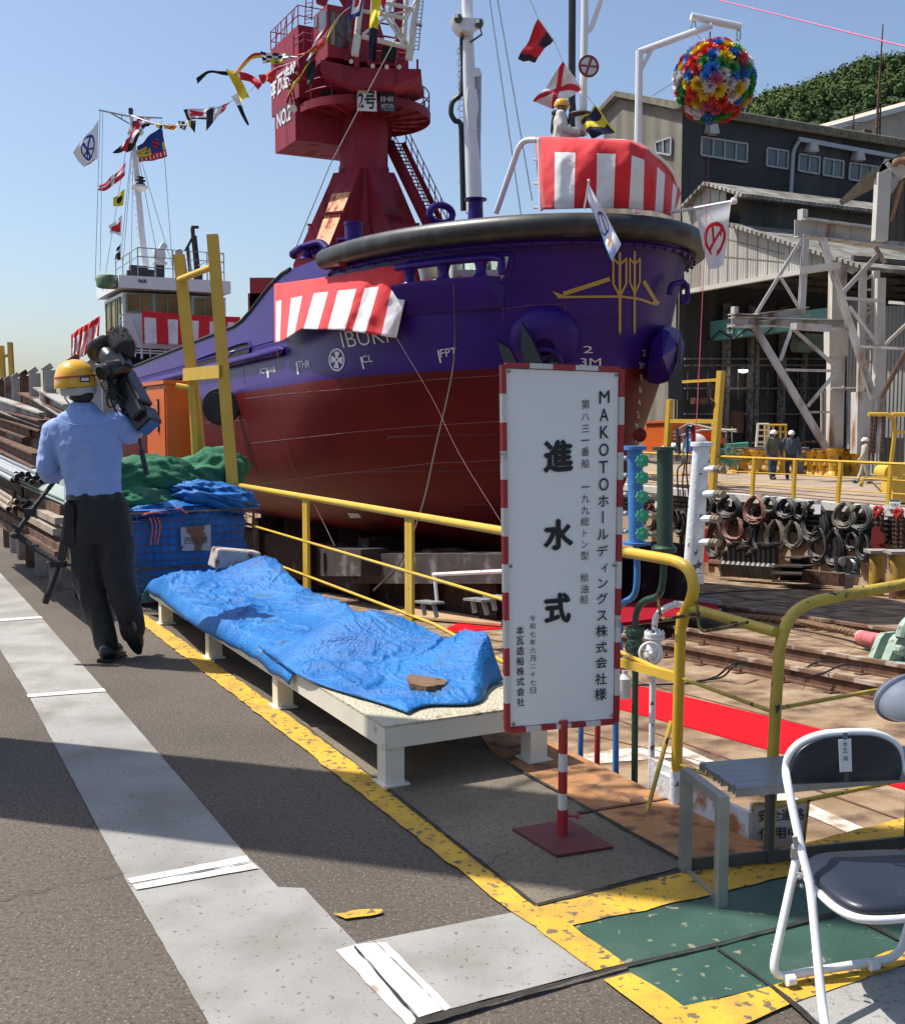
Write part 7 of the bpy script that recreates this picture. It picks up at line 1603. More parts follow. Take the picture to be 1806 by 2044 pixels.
p = DY(*R5(1065, 225), 35); b.bar(p - Z * .18, p + Z * .16, .22, .22, QV); b.bar(P0_ + Z * .31, P1_ + Z * .31, .14, .08); obj(b, 'upper_girder', m_fsteel, wf, smooth=None)
b = MB(); A_, B_2 = DY(*R5(560, 975), 33.2), DY(*R5(1355, 1005), 34.6); b.ibeam(A_, DY(*R5(720, 985), 33.5), .42, .38, .03); b.ibeam(DY(*R5(560, 985), 33.2), B_2, .36, .26, .03); b.ibeam(DY(*R5(720, 960), 33.5), DY(*R5(1080, 915), 34.4), .4, .26, .03)
b.bar(DY(*R5(580, 930), 33.2), DY(*R5(582, 880), 33.2), .16, .16, QV); b.bar(DY(*R5(1000, 1020), 33.4), DY(*R5(1250, 1035), 34.2), .25, .2); obj(b, 'lower_girder', m_fsteel, wf, smooth=None)
for x0, y0, x1, y1, w, Y0, Y1 in ((1085, 390, 1055, 940, 46, 34.8, 34.6), (1205, 400, 1570, 1530, 46, 34.6, 33.4), (1060, 395, 735, 930, 24, 34.9, 34), (905, 665, 1035, 880, 20, 34.3, 34.5), (720, 1020, 1235, 1890, 48, 33.4, 33.0), (985, 1040, 905, 1265, 24, 33.6, 33.2), (1005, 1045, 1300, 1305, 24, 33.7, 33.5), (940, 1330, 1300, 1338, 20, 33.2, 33.5), (1100, 1590, 1290, 1365, 24, 33.1, 33.5), (1115, 1630, 1290, 1632, 16, 33.1, 33.5), (1610, 500, 1360, 770, 32, 34, 33.8), (1580, 450, 1650, 570, 26, 34, 34), (1370, 820, 1640, 840, 24, 33.9, 33.6), (1395, 880, 1600, 1150, 24, 33.8, 33.5), (1480, 1165, 1790, 1180, 20, 33.7, 33.2), (1650, 1150, 1810, 1000, 22, 33.5, 33.0), (1680, 850, 1810, 860, 22, 33.4, 33)):
    b = MB(); st_(b, x0, y0, x1, y1, w, Y0, Y1); obj(b, 'strut', m_fsteel if w > 25 else m_fdirty, wf, smooth=None)
b = MB(); st_(b, 1620, 1530, 1830, 1140, 30, 32, 31.5); obj(b, 'strut', M('strut_brown', (.16, .10, .07), .7, var=.3), wf, smooth=None)
b = MB(); b.bar(DY(*R5(1050, 625), 34), DY(*R5(1330, 585), 33.6), .2, .2); obj(b, 'beam_end', m_fdirty, wf, smooth=None)

# ------------------------------------------------------------------ far quay: railing, frames, stands, cabinet
R6 = lambda x, y: (1224.9 + x * .3218, 781.8 + y * .3218)
def fe(x, y, off=0.0): return S(*R6(x, y), FS + off)
fr = thing('far_railing', 'yellow railing along the far quay above the hung hoses', 'railing', W(FS, 20, FZ))
b = MB(); b.tube([fe(-60, 368), fe(640, 402), fe(1806, 450), fe(2300, 470)], .032, 8); obj(b, 'top_rail', m_yel, fr)
b = MB(); b.tube([fe(640, 488), fe(1806, 552), fe(2300, 580)], .014, 6); b.tube([fe(640, 562), fe(1806, 636), fe(2300, 668)], .014, 6); b.tube([fe(40, 505), fe(640, 520)], .03, 6); obj(b, 'mid_rail', m_yel, fr)
for x0, y0, x1, y1 in ((872, 415, 858, 640), (1125, 425, 1112, 660), (1408, 440, 1388, 690), (1718, 455, 1700, 700)):
    b = MB(); p, q = fe(x0, y0), fe(x1, y1); b.bar(p, q, .075, .07, RV); pp = obj(b, 'post', m_yel, fr, smooth=None); b = MB(); d = (q - p).normalized(); b.bar(q, q + d * (2.35 if x0 in (1408,) else .8), .10, .09, RV); obj(b, 'post_foot', m_white, fr, smooth=None)
fg = thing('gate_frame', 'yellow goal shaped gate frame on the far quay beside the ship bow', 'gate frame', W(FS, 21, FZ))
b = MB(); b.bar(S(1439, 740, FS - .05), S(1421, 985, FS - .05), .17, .14, RV); obj(b, 'post', m_gate, fg, smooth=None)
b = MB(); b.bar(S(1337, 798, FS - .05), S(1331, 900, FS - .05), .15, .14, RV); obj(b, 'post', m_gate, fg, smooth=None)
b = MB(); b.bar(S(1362, 762, FS - .05), S(1432, 758, FS - .05), .06, .07); b.bar(S(1334, 840, FS - .05), S(1426, 841, FS - .05), .1, .1); obj(b, 'cross_bar', m_gate, fg, smooth=None)
b = MB(); b.tube([S(1418, 765, FS - .15), S(1418, 795, FS - .15), S(1423, 800, FS - .15), S(1420, 806, FS - .15)], .025, 6); b.lathe(S(1419, 768, FS - .15), V((0, 1, 0)), [(.06, -.02), (.06, .02)], 10); single(b, 'chain_hook', m_rustd, 'rusty chain hook hanging on the far yellow gate frame', 'hook')
oc = thing('orange_cabinet', 'orange cabinet with a sloping side on the far quay by the ship stem', 'cabinet', S(1312, 905, FS + .4))
b = MB(); P = [S(u, v, FS + .3) for u, v in [(1290, 843), (1334, 840), (1332, 900), (1280, 900)]]; b.prism(P, RV * 1.0); obj(b, 'body', m_orange, oc, smooth=None)
b = MB(); b.bar(S(1288, 843, FS + .28), S(1337, 841, FS + .28), .06, .06); obj(b, 'lid_edge', m_orange, oc, smooth=None); b = MB(); P = [S(u, v, FS + .9) for u, v in [(1334, 842), (1344, 842), (1344, 898), (1334, 900)]]; b.prism(P, RV * .5); obj(b, 'side_box', M('cabinet_dark_orange', (.4, .06, .02), .5), oc, smooth=None)
# yellow pedestal stands
stand_b = MB(); stand_b.lathe((0, 0, 0), Z, [(.42, 0), (.40, .05), (.26, .2), (.24, .75), (.28, .9), (.42, 1.12), (.46, 1.16), (.46, 1.24), (0, 1.24)], 16)
m_stand = M('stand_yellow', (.60, .34, .03), .5, var=.12, scale=2, col2=(.19, .08, .03), th=.62, sc2=3, soft=.06)
stand = thing('keel_stand', 'yellow flared steel stand first in the row, by the netting', 'stand', V((0, 0, 0)), 'yellow stands stored in a row on the far quay')
obj(stand_b, 'pedestal', m_stand, stand, smooth=40)
b = MB(); b.box((0, 0, 1.27), (.86, .86, .05)); obj(b, 'top_plate', m_rustd, stand, smooth=None)
b = MB()
for a in range(4): d = V((math.cos(a * 1.57 + .5), math.sin(a * 1.57 + .5), 0)); b.box(d * .3 + Z * .55, (.16, .16, .22), d, V((-d.y, d.x, 0))); b.cyl(d * .38 + Z * .5, d * .46 + Z * .5, .05, 6); b.box(d * .38 + Z * .1, (.2, .06, .2), d, V((-d.y, d.x, 0)))
obj(b, 'jack_lugs', m_stand, stand, smooth=None)
spots = [(1436, 946, .85), (1462, 944, .9), (1483, 944, 1.0), (1510, 946, 1.0), (1536, 944, .95), (1562, 946, .95), (1618, 946, .95), (1638, 947, 1), (1662, 949, 1.08), (1690, 948, .95), (1708, 949, 1)]
sl = ['first in the row, half behind the gate frame', 'under the pale green net, second from the gate frame', 'third from the gate frame', 'just before the standing workers', 'between the two standing workers, behind their legs', 'behind the worker in the dark blue jacket', 'next after the grey drum', 'beside the strut foot', 'larger and paler, with many lugs, below the strut foot', 'next to the last of the row', 'last of the row, by the walking worker']
for k, (u, v, sc_) in enumerate(spots):
    p = G(u, v, FZ); o = stand if k == 0 else dup(stand, p, k * 1.3, None, 'yellow flared steel stand ' + sl[k]); o.location = p; o.scale = (sc_ * .66,) * 3; o['label'] = 'yellow flared steel stand ' + sl[k]
b = MB(); p = G(1596, 945, FZ); b.lathe(p, Z, [(.26, 0), (.26, .82), (.28, .83), (.28, .88), (0, .88)], 16); single(b, 'grey_drum', M('drum_grey', (.22, .23, .24), .6), 'tall grey drum in the row of yellow stands', 'drum')
b = MB()
for k in range(9): b.bar(G(1500 + k * 24, 930, FZ) + Z * .9, G(1530 + k * 24, 931, FZ) + Z * (.9 + .08 * (k % 3)), .12, .06)
single(b, 'steel_offcuts', m_rustd, 'dark steel offcuts lying behind the yellow stands', 'offcuts', smooth=None)
b = MB(); P = [DY(u, v, 38.5) for u, v in [(1445, 887), (1494, 883), (1494, 893), (1445, 895)]]; b.prism(P, V((.2, .8, 0))); single(b, 'green_trolley', M('mint_paint', (.08, .38, .28), .5), 'mint green flat trolley behind the yellow stands', 'trolley', smooth=None)
b = MB()
for k in range(160): u = rnd.uniform(1428, 1470); v = rnd.uniform(894, 925); p = DY(u, v, 34.3); b.tube([p, p + V((rnd.uniform(-.3, .3), 0, rnd.uniform(-.25, .1)))], .012, 3, cap=False)
single(b, 'hanging_net', M('net_teal', (.10, .30, .24), .9), 'tangled teal net hanging in front of the yellow stands', 'net')
sf = thing('scaffold_tower', 'small yellow scaffold tower with a cream ladder behind the standing workers', 'scaffold', DY(1535, 905, 37))
b = MB()
for u in (1527, 1543, 1557, 1568): b.tube([DY(u, 848, 37), DY(u, 905, 37)], .045, 6)
for v in (848, 862, 880): b.tube([DY(1525, v, 37), DY(1570, v, 37)], .04, 6)
obj(b, 'frame', m_gate, sf)
b = MB()
for u, d in ((1513, -4), (1534, 0)): b.tube([DY(u, 845, 36.5), DY(u + d, 892, 36.5)], .045, 6)
for v in (846, 858, 870, 882, 891): b.tube([DY(1512 - (v - 845) * .08, v, 36.5), DY(1534, v, 36.5)], .035, 6)
obj(b, 'ladder', m_cream, sf)
cart = thing('yellow_winch', 'yellow winch machine behind the far railing at the picture edge', 'winch', G(1800, 975, FZ))
b = MB(); b.box(G(1812, 985, FZ) + Z * .4, (.8, .8, .7)); b.box(G(1776, 985, FZ) + Z * .3, (.25, .5, .6)); b.lathe(DY(1772, 944, 24), V((0, 1, 0)), [(.2, -.3), (.2, .3), (0, .3)], 16); obj(b, 'body', m_gate, cart, smooth=30)
b = MB(); b.tube(bend([DY(1718, 972, 23.5), DY(1722, 955, 23.5), DY(1790, 955, 23.5)], .05), .035, 6); b.tube([DY(1760, 982, 23.5), DY(1735, 957, 23.5)], .02, 5); b.box(DY(1790, 975, 23.8), (.3, .3, .6)); obj(b, 'side_bar', m_gate, cart)
rb = thing('tall_yellow_rail', 'tall yellow pipe rail with hanging rusty chains by the white column', 'rail', DY(1780, 915, 26))
b = MB(); b.tube(bend([DY(1733, 827, 26), DY(1782, 827, 26), DY(1786, 860, 26), DY(1778, 925, 26)], .25), .05, 8); b.tube([DY(1780, 827, 26), DY(1850, 827, 26)], .05, 8); b.tube([DY(1786, 862, 26), DY(1850, 863, 26)], .035, 6); obj(b, 'pipe', m_yel, rb)
for u, k in ((1741, 0), (1749, 6), (1764, 3)):
    b = MB()
    for i in range(22): p = DY(u - i * .35, 829 + i * 4.2, 26); b.tube([p + V((.03 * math.cos(t), .03 * math.sin(t) * (i % 2), .045 * math.sin(t))) for t in [2 * math.pi * j / 6 for j in range(6)]], .012, 4, closed=True)
    obj(b, 'chain', m_rustd, rb)
# clutter between the ship stem and the white standpipe
cl = thing('tool_rack', 'cluttered rack of orange boxes, hoses and poles on the far quay', 'rack', S(1385, 905, FS + 1))
b = MB(); b.box(S(1392, 868, FS + 1.2), (.9, .6, .4)); b.box(S(1400, 880, FS + 1.2), (1.1, .6, .12)); b.box(S(1430, 862, FS + 1.2), (.25, .2, .55)); obj(b, 'orange_box', m_orange, cl, smooth=None)
b = MB()
for pts in ([(1345, 862), (1375, 845), (1400, 850), (1450, 862)], [(1350, 872), (1400, 858), (1470, 858)], [(1380, 842), (1420, 845), (1440, 860)], [(1430, 855), (1470, 862)]): b.tube([S(u, v, FS + .6) for u, v in pts], .03, 5)
for u in (1362, 1370, 1384, 1448, 1460): b.tube([S(u, 852, FS + .6), S(u + 1, 910, FS + .6)], .02, 5)
obj(b, 'poles', M('pole_grey', (.30, .27, .23), .7), cl)
b = MB()
for k in range(6): b.bar(S(1344, 862 + 7 * k, FS + .2), S(1358, 863 + 7 * k, FS + .2), .03, .03)
b.tube([S(1354, 855, FS + .2), S(1353, 920, FS + .2)], .07, 8); obj(b, 'peg_post', m_galv, cl)
b = MB(); b.tube(smooth_path([S(u, v, FS + .1) for u, v in [(1372, 905), (1372, 860), (1376, 852), (1382, 860), (1380, 900)]]), .05, 7); obj(b, 'blue_hose', m_pblue, cl)
b = MB(); b.tube(smooth_path([S(u, v, FS + .05) for u, v in [(1384, 850), (1383, 900), (1381, 960), (1374, 1060), (1362, 1150)]]), .05, 6); obj(b, 'red_hose', m_rr, cl)
for u in (1339, 1358, 1367): pass
b = MB()
for pts in ([(1356, 870), (1356, 905), (1362, 925), (1352, 940), (1354, 1000)], [(1352, 905), (1366, 918), (1362, 960), (1364, 1002)], [(1372, 900), (1370, 940), (1375, 990)]): b.tube(smooth_path([S(u, v, FS - .1) for u, v in pts]), .022, 5)
single(b, 'gas_hoses', m_black, 'dark gas hoses with fittings hanging between the green and white standpipes', 'hoses')
b = MB(); b.ball(S(1388, 895, FS + .5), (.35, .3, .4), 14, 9); b.ball(S(1352, 905, FS + .5), (.55, .4, .3), 14, 9); single(b, 'white_sack', M('sack_white', (.62, .62, .62), .8), 'pale sacks slumped on the far quay behind the standpipes', 'sack')

# ------------------------------------------------------------------ hung hoses and cables on the slip wall
m_hk = M('cable_black', (.022, .022, .024), .55, var=.3, scale=20); m_hp = M('cable_pink', (.23, .10, .085), .6, var=.3, scale=20); m_hg = M('cable_grey', (.055, .062, .06), .6, var=.3, scale=20); m_ht = M('cable_tan', (.14, .12, .088), .7, var=.3, scale=20); m_hb = M('cable_brown', (.07, .05, .042), .6, var=.3, scale=20)
def coil(x, y0, y1, w, n, m_, label, r=.026, rs=1, loops=True, group='cable coils hung on the slipway wall'):
    rr = random.Random(int(x * 7 + y0)); b = MB(); top = fe(x, y0, -.12); px_ = PXM(top) * .3218
    for k in range(int(n * 1.6)):
        hw = w * .82 * px_ * rr.uniform(.62, 1.0); hh = (y1 - y0) * px_ * rr.uniform(.78, 1.0); off = rr.uniform(-.1, .1); dx = rr.uniform(-.15, .15) * hw; P = []
        for i in range(18):
            t = 2 * math.pi * i / 18; zz = .5 + .5 * math.cos(t); ww = hw * math.sin(t) * (.72 + .5 * (1 - zz) * (1 if loops else .3)) 
            P.append(top - QV * (ww + dx * (1 - zz)) - RV * (.05 + off * .6 + .05 * (1 - zz) * rr.uniform(.3, 1)) - Z * (hh * (1 - zz)) + Z * rr.uniform(-.015, .015))
        b.tube(P, r * rr.uniform(.8, 1.15), 5, closed=True)
    p = top; b.bar(p + RV * .15, p - RV * .22, .05, .05)
    single(b, 'cable_coil', m_, label, 'cable coil', org=top, group=group)
coils = [(735, 645, 790, 130, 12, m_hk, 'black cable coil hung on the kerb just right of the white standpipe'), (900, 650, 825, 120, 13, m_hp, 'pink welding cable coil hung highest on the wall'), (985, 660, 760, 80, 9, m_hg, 'grey cable coil hung beside the high pink coil'), (1090, 668, 790, 100, 10, m_hk, 'black cable coil hung right of the grey one under the kerb'), (1180, 690, 800, 70, 8, m_hk, 'small black cable coil between two posts under the kerb'), (1255, 682, 935, 135, 13, m_hg, 'large grey cable coil drooping over a white tag'), (1455, 692, 850, 115, 11, m_ht, 'tan grey cable coil hung right of the white post'), (1550, 708, 865, 110, 12, m_hg, 'greenish grey cable coil next to the tan one'),
         (762, 760, 945, 115, 12, m_hp, 'pink welding cable coil hung low near the white standpipe'), (842, 800, 960, 80, 8, m_hk, 'black cable coil in the lower row beside the pink one'), (935, 790, 1000, 110, 10, m_hk, 'black cable coil hanging long in the lower row'), (1025, 800, 1010, 105, 12, m_ht, 'pale tan cable coil in the middle of the lower row'), (1135, 805, 985, 100, 12, m_ht, 'tangled tan cable coil in the lower row beside the pale one'), (1290, 840, 1075, 110, 9, m_hb, 'brown hose coil drooping to the floor behind the steps'), (1385, 865, 1095, 100, 12, m_hk, 'tangled black cable bundle above the winch spool'), (1500, 880, 990, 60, 5, m_hk, 'thin black loop right of the tangled bundle'), (1570, 875, 1060, 60, 9, m_hg, 'grey thin cables hanging beside the red chain block'),
         (600, 655, 780, 60, 8, m_hk, 'black cable bundle half behind the white standpipe'), (650, 690, 780, 60, 7, m_hb, 'brown cable bundle right behind the white standpipe'), (645, 800, 1050, 90, 12, m_hb, 'long brown cable tangle under the standpipe couplings'), (398, 735, 850, 60, 9, m_hk, 'black cable coil left of the white standpipe'), (430, 740, 900, 60, 9, m_hb, 'dark brown cable coil left of the white standpipe'), (455, 760, 1000, 50, 8, m_hk, 'hanging black cable tangle close left of the white standpipe'), (235, 740, 860, 90, 10, m_hb, 'brown cable coil between the blue and green standpipes'), (260, 700, 770, 70, 6, m_hp, 'small pinkish coil between the blue and green standpipes')]
for c_ in coils: coil(*c_)
def hook_chain(x, y0, y1, label, hookc, w):
    t = thing('chain_block', label, 'chain block', fe(x, y1, -.2)); b = MB(); rr = random.Random(int(x))
    for k in range(4):
        for i in range(16):
            p = fe(x + (k - 1.5) * w + rr.uniform(-3, 3), lerp(y0 + 50, y1, i / 15), -.15 - .04 * (k % 2)); b.tube([p + V((.035 * math.cos(q), .02 * math.sin(q) * (1 if i % 2 else -1), .05 * math.sin(q))) for q in [2 * math.pi * j / 6 for j in range(6)]], .016, 4, closed=True)
    obj(b, 'chain', m_rustd, t)
    b = MB(); P = [fe(x + a, y0 + c, -.2) for a, c in ((-14, 40), (-22, 22), (-12, 4), (8, 0), (20, 14), (14, 30), (0, 38), (-8, 60))]; b.tube(smooth_path(P, 4), .045, 7); obj(b, 'hook', hookc, t)
m_hred = M('hook_red', (.45, .03, .025), .5)
hook_chain(1640, 715, 980, 'red chain block with rusty chains hung right of the grey coils', m_hred, 14); hook_chain(1765, 730, 985, 'bright red hook with heavy rusty chains below the small notice', m_hred, 16)
b = MB(); P = [fe(x, y, -.3) for x, y in ((1625, 840), (1672, 835), (1690, 900), (1680, 975), (1640, 985), (1618, 950), (1622, 890))]; b.prism(P, -RV * .12); b.lathe(fe(1658, 910, -.43), -RV, [(.12, 0), (.12, .02), (0, .02)], 12); single(b, 'pulley_block', M('dark_red', (.13, .015, .015), .5), 'dark red pulley block hanging between the chains', 'pulley block', smooth=30)
nt_ = thing('notice_board', 'small white notice with dark characters on the far railing', 'notice', fe(1740, 730, -.06)); b = MB(); b.prism([fe(x, y, -.08) for x, y in ((1707, 668), (1775, 672), (1773, 733), (1704, 728))], RV * .02); obj(b, 'board', m_signw, nt_, smooth=None)
b = MB(); b.prism([fe(x, y, -.085) for x, y in ((1707, 667), (1776, 671), (1776, 675), (1707, 671))], -RV * .01); b.prism([fe(x, y, -.085) for x, y in ((1704, 725), (1773, 730), (1773, 734), (1704, 729))], -RV * .01); obj(b, 'border', M('notice_teal', (.05, .22, .25), .5), nt_, smooth=None)
b = MB(); fit_text(b, '吊具置場', lambda x, y: fe(1740 + x, 701 - y, -.10), 52, 16, .02); obj(b, 'lettering', m_ink, nt_, smooth=None)
for k, (x, y, w, h, lb) in enumerate(((1262, 730, 42, 60, 'white paper tag tied behind the large grey coil'), (722, 690, 16, 40, 'white paper tag in the black coil near the white standpipe'), (275, 700, 38, 40, 'white paper tag between the green and white standpipes'))):
    b = MB(); b.prism([fe(x + a * w / 2, y + c * h / 2, -.26) for a, c in ((-1, -1), (1, -1), (.9, 1), (-1.1, 1))], RV * .008); single(b, 'paper_tag', m_signw, lb, 'tag', smooth=None)
# things standing at the foot of the wall
def fw(x, y): return FL(*R6(x, y))
b = MB(); base = fw(1130, 1165); s_b = base.dot(RV)
def step_box(x0, x1, y0, y1, s, mb): P = [S(*R6(x0, y1), s), S(*R6(x1, y1), s), S(*R6(x1, y0), s), S(*R6(x0, y0), s)]; mb.prism(P, RV * .5)
stp = thing('steel_steps', 'dark steel beams piled like steps at the foot of the hose wall', 'steel pile', fw(1130, 1168))
for x0, x1, y0, y1, s in ((1030, 1260, 1120, 1175, 17.2), (1030, 1225, 1072, 1118, 17.5), (1095, 1215, 1020, 1070, 17.8)):
    b = MB(); cx_, cy_ = (x0 + x1) / 2, (y0 + y1) / 2; p, q = S(*R6(x0, cy_), s), S(*R6(x1, cy_ + 6), s); hh = (y1 - y0) * PXM(p) * .3218; b.ibeam(p, q, .5, hh, .035); obj(b, 'steel_beam', M('dark_beam', (.045, .032, .027), .7, var=.3), stp, smooth=None)
vr = thing('valve_row', 'row of dark greasy valves on a pipe in front of the slipway wall', 'valve row', fw(850, 1135))
b = MB(); b.tube([S(*R6(600, 1062), 17.6), S(*R6(1020, 1100), 17.6)], .09, 8); obj(b, 'pipe', m_rustd, vr)
for k in range(11):
    x = 690 + k * 31; b = MB(); c = S(*R6(x, 1078 + k * 2), 17.5); h_ = rnd.uniform(.26, .5); b.lathe(c, Z, [(.06, -.25), (.13, -.1), (.14, .05), (.07, .12), (.07, h_), (.10, h_ + .02), (.10, h_ + .08), (0, h_ + .1)], 9); obj(b, 'valve', M('valve_grease', (.05, .045, .042), .45, .4, var=.3), vr)
sw = thing('cable_spool', 'steel wire spool with a gauge on a flared grey pedestal', 'spool', fw(1445, 1220))
p0 = fw(1445, 1222); k_ = PXM(p0) * .3218; sc_s = p0.dot(RV)
def sp_(x, y, o=0): return S(*R6(x, y), sc_s - o)
b = MB(); b.tube([p0, sp_(1445, 1180), sp_(1445, 1150), sp_(1445, 1135)], [38 * k_, 34 * k_, 48 * k_, 56 * k_], 16); b.box(sp_(1445, 1132), (130 * k_, .5, .06), RV * 0 + V((1, 0, 0))); obj(b, 'pedestal', M('pedestal_grey', (.24, .24, .23), .6, var=.2), sw, smooth=40)
b = MB(); c = sp_(1472, 1075); axs = V((.9, .25, 0)).normalized(); L_s = 58 * k_
b.lathe(c - axs * L_s * .5, axs, [(18 * k_, 0)] + [(36 * k_ + (3 * k_ if i % 2 else 0), L_s * (.1 + .8 * i / 14)) for i in range(15)] + [(18 * k_, L_s)], 18); obj(b, 'wire_drum', m_galv, sw, smooth=30)
b = MB()
for o_ in (-.5, .5): b.lathe(c + axs * L_s * o_, axs, [(45 * k_, -.02), (46 * k_, .02), (0, .021)], 18)
obj(b, 'flange', m_black, sw)
b = MB(); b.tube(bend([sp_(1400, 1128), sp_(1395, 1085), sp_(1410, 1030), sp_(1510, 1030), sp_(1520, 1130)], .1), .03, 7); b.box(sp_(1405, 1090), (.2, .2, .4)); obj(b, 'frame', m_black, sw)
b = MB(); b.lathe(sp_(1417, 1054, .15), V((0, -1, 0)), [(.09, 0), (.09, .03), (.07, .035), (0, .03)], 14); obj(b, 'gauge', m_galv, sw)
cyl_l = ['yellow and rust banded steel cylinder with a plate on top, by the spool', 'rusty yellow steel cylinder with a plate on top, at the picture edge']
for k, (x, yt, yb, r, off) in enumerate(((1628, 1000, 1200, 45, 0), (1760, 1005, 1215, 50, .2))):
    p = S(*R6(x, yb), 16.9 - off); t = thing('steel_cylinder', cyl_l[k], 'steel cylinder', p); q = S(*R6(x + 10, yt), 16.9 - off); kk = PXM(p) * .3218; zf = floor_z(p); b = MB(); b.lathe((p.x, p.y, 0), Z, [(r * kk, zf), (r * kk, q.z)], 20); obj(b, 'barrel', M('rust_yellow', (.45, .27, .04), .6, var=.2, col2=(.14, .06, .03), th=.53, sc2=2.5, soft=.04), t, smooth=40)
    b = MB(); b.box((p.x, p.y, q.z + .03), (r * 2.9 * kk, r * 2.6 * kk, .06)); obj(b, 'top_plate', M('plate_grey', (.30, .27, .24), .7, var=.2), t, smooth=None)
b = MB(); p = S(*R6(1300, 1125), 17.0); b.box(p - Z * .1, (.8, .18, .26), RV * .3 - QV * .95, RV); single(b, 'rusty_beam', m_rustd, 'rusty steel channel lying behind the spool pedestal', 'beam', smooth=None)
b = MB(); p = S(*R6(575, 880), FS - .08); b.prism([S(*R6(x, y), FS - .1) for x, y in ((562, 850), (598, 850), (590, 1060), (556, 1060))], RV * .04); single(b, 'red_board', m_red, 'narrow red board on the wall right of the white standpipe', 'board', smooth=None)

# ------------------------------------------------------------------ rails, wire rope and carpets on the slip floor
def rail(p, q, label):
    b = MB(); p, q = V(p), V(q); d = (q - p).normalized(); p = p - d * 6; q = q + d * 26; n = FN
    b.bar(p + n * .075, q + n * .075, .025, .11, n); b.bar(p + n * .148, q + n * .148, .085, .04, n, 1); b.bar(p + n * .012, q + n * .012, .16, .018, n)
    x = d.cross(n)
    for k in range(46):
        for s_ in (-1, 1): c = p + d * (.5 + .75 * k) + x * (.13 * s_); b.lathe(c, n, [(.04, .0), (.04, .012), (.02, .014), (.02, .05), (.012, .055), (.012, .075), (0, .076)], 6); b.box(c + n * .01, (.14, .10, .012), x, d, n)
    single(b, 'slip_rail', [m_rustd, M('rail_head', (.20, .12, .075), .6, .2, var=.3, scale=6, col2=(.42, .34, .28), th=.6, sc2=4)], label, 'rail', smooth=None)
rail(FL(1753, 1396), FL(1323, 1306), 'rusty steel rail with bolted clips on the slipway, nearer the red carpet'); rail(FL(1806, 1357), FL(1367, 1276), 'rusty steel rail with bolted clips on the slipway, beside the thick wire rope')
rail(FL(1760, 1276), FL(1420, 1222), 'rusty steel rail behind the thick wire rope, under the far cylinders')
def wire(pts, r, label, m_=m_ropebr, pitch=.16, name='wire_rope'):
    P = smooth_path(pts, 22); b = MB(); acc = 0; strands = [[] for _ in range(4)]; prev = None
    for i, p in enumerate(P):
        d = (P[min(i + 1, len(P) - 1)] - P[max(i - 1, 0)]).normalized(); x = d.cross(Z).normalized(); y = x.cross(d)
        if prev is not None: acc += (p - prev).length
        prev = p
        for k in range(4): a = 2 * math.pi * (acc / pitch + k / 4); strands[k].append(p + (x * math.cos(a) + y * math.sin(a)) * r * .55)
    for s_ in strands: b.tube(s_, r * .55, 6)
    return single(b, name, m_, label, 'rope')
wire([FL(1440, 1228, .12), FL(1560, 1237, .13), FL(1680, 1258, .14), FL(1740, 1276, .16), FL(1820, 1288, .2), FL(1900, 1300, .2)], .055, 'thick rusty wire rope leading to the green anchor fitting')
wire([FL(1235, 1182, .06), FL(1265, 1186, .06), FL(1300, 1194, .05), FL(1345, 1205, .05), FL(1420, 1222, .05)], .035, 'thinner rusty wire rope behind the standpipe tails')
b = MB(); P = [FL(1718, 1272, .15), FL(1754, 1279, .17)]; d = (P[1] - P[0]).normalized(); b.tube([P[0] - d * .03, P[0], P[1], P[1] + d * .03], [.05, .09, .09, .05], 14); single(b, 'pink_sleeve', M('faded_pink', (.55, .13, .14), .7, var=.25, scale=8, col2=(.62, .4, .36), th=.56, sc2=6), 'faded pink sleeve round the thick wire rope', 'sleeve')
ga_ = thing('rope_anchor', 'pale green cast rope anchor bolted to the slip floor', 'anchor block', FL(1800, 1330)); m_mint = M('cast_mint', (.30, .40, .32), .6, var=.2, scale=6, col2=(.16, .10, .07), th=.6, sc2=8, soft=.05, bump=.2, bscale=20)
b = MB(); c = FL(1800, 1328); b.box(c + FN * .03, (.62, .5, .05), HX, AXS, FN); k_ = PXM(c)
P = [c + HX * a * k_ + FN * h * k_ for a, h in ((-36, 8), (-28, 22), (-12, 50), (0, 60), (30, 60), (30, 8))]; b.prism(P, AXS * .12); b.prism([p + AXS * .25 for p in P], AXS * .08); obj(b, 'base', m_mint, ga_, smooth=None)
b = MB(); b.tube(smooth_path([c + HX * 0 * k_ + FN * 55 * k_, c + HX * 6 * k_ + FN * 72 * k_, c + HX * 22 * k_ + FN * 86 * k_, c + HX * 40 * k_ + FN * 92 * k_]), .07, 10); b.lathe(c - HX * 14 * k_ + FN * 32 * k_, -AXS, [(.06, 0), (.06, .1), (.03, .12), (0, .12)], 8); obj(b, 'shackle', m_mint, ga_)
def carpet(pts, label, h=.012):
    b = MB(); n = len(pts); P = [FL(u, v, h) for u, v in pts]; b.prism([p - FN * .010 for p in P], FN * .010); single(b, 'red_carpet', m_carpet, label, 'carpet', smooth=None)
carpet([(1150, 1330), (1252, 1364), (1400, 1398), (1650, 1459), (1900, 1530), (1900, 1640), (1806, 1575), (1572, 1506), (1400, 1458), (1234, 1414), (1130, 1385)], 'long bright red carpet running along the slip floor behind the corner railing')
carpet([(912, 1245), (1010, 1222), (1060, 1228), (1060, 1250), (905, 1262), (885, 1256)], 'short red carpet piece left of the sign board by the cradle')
b = MB()
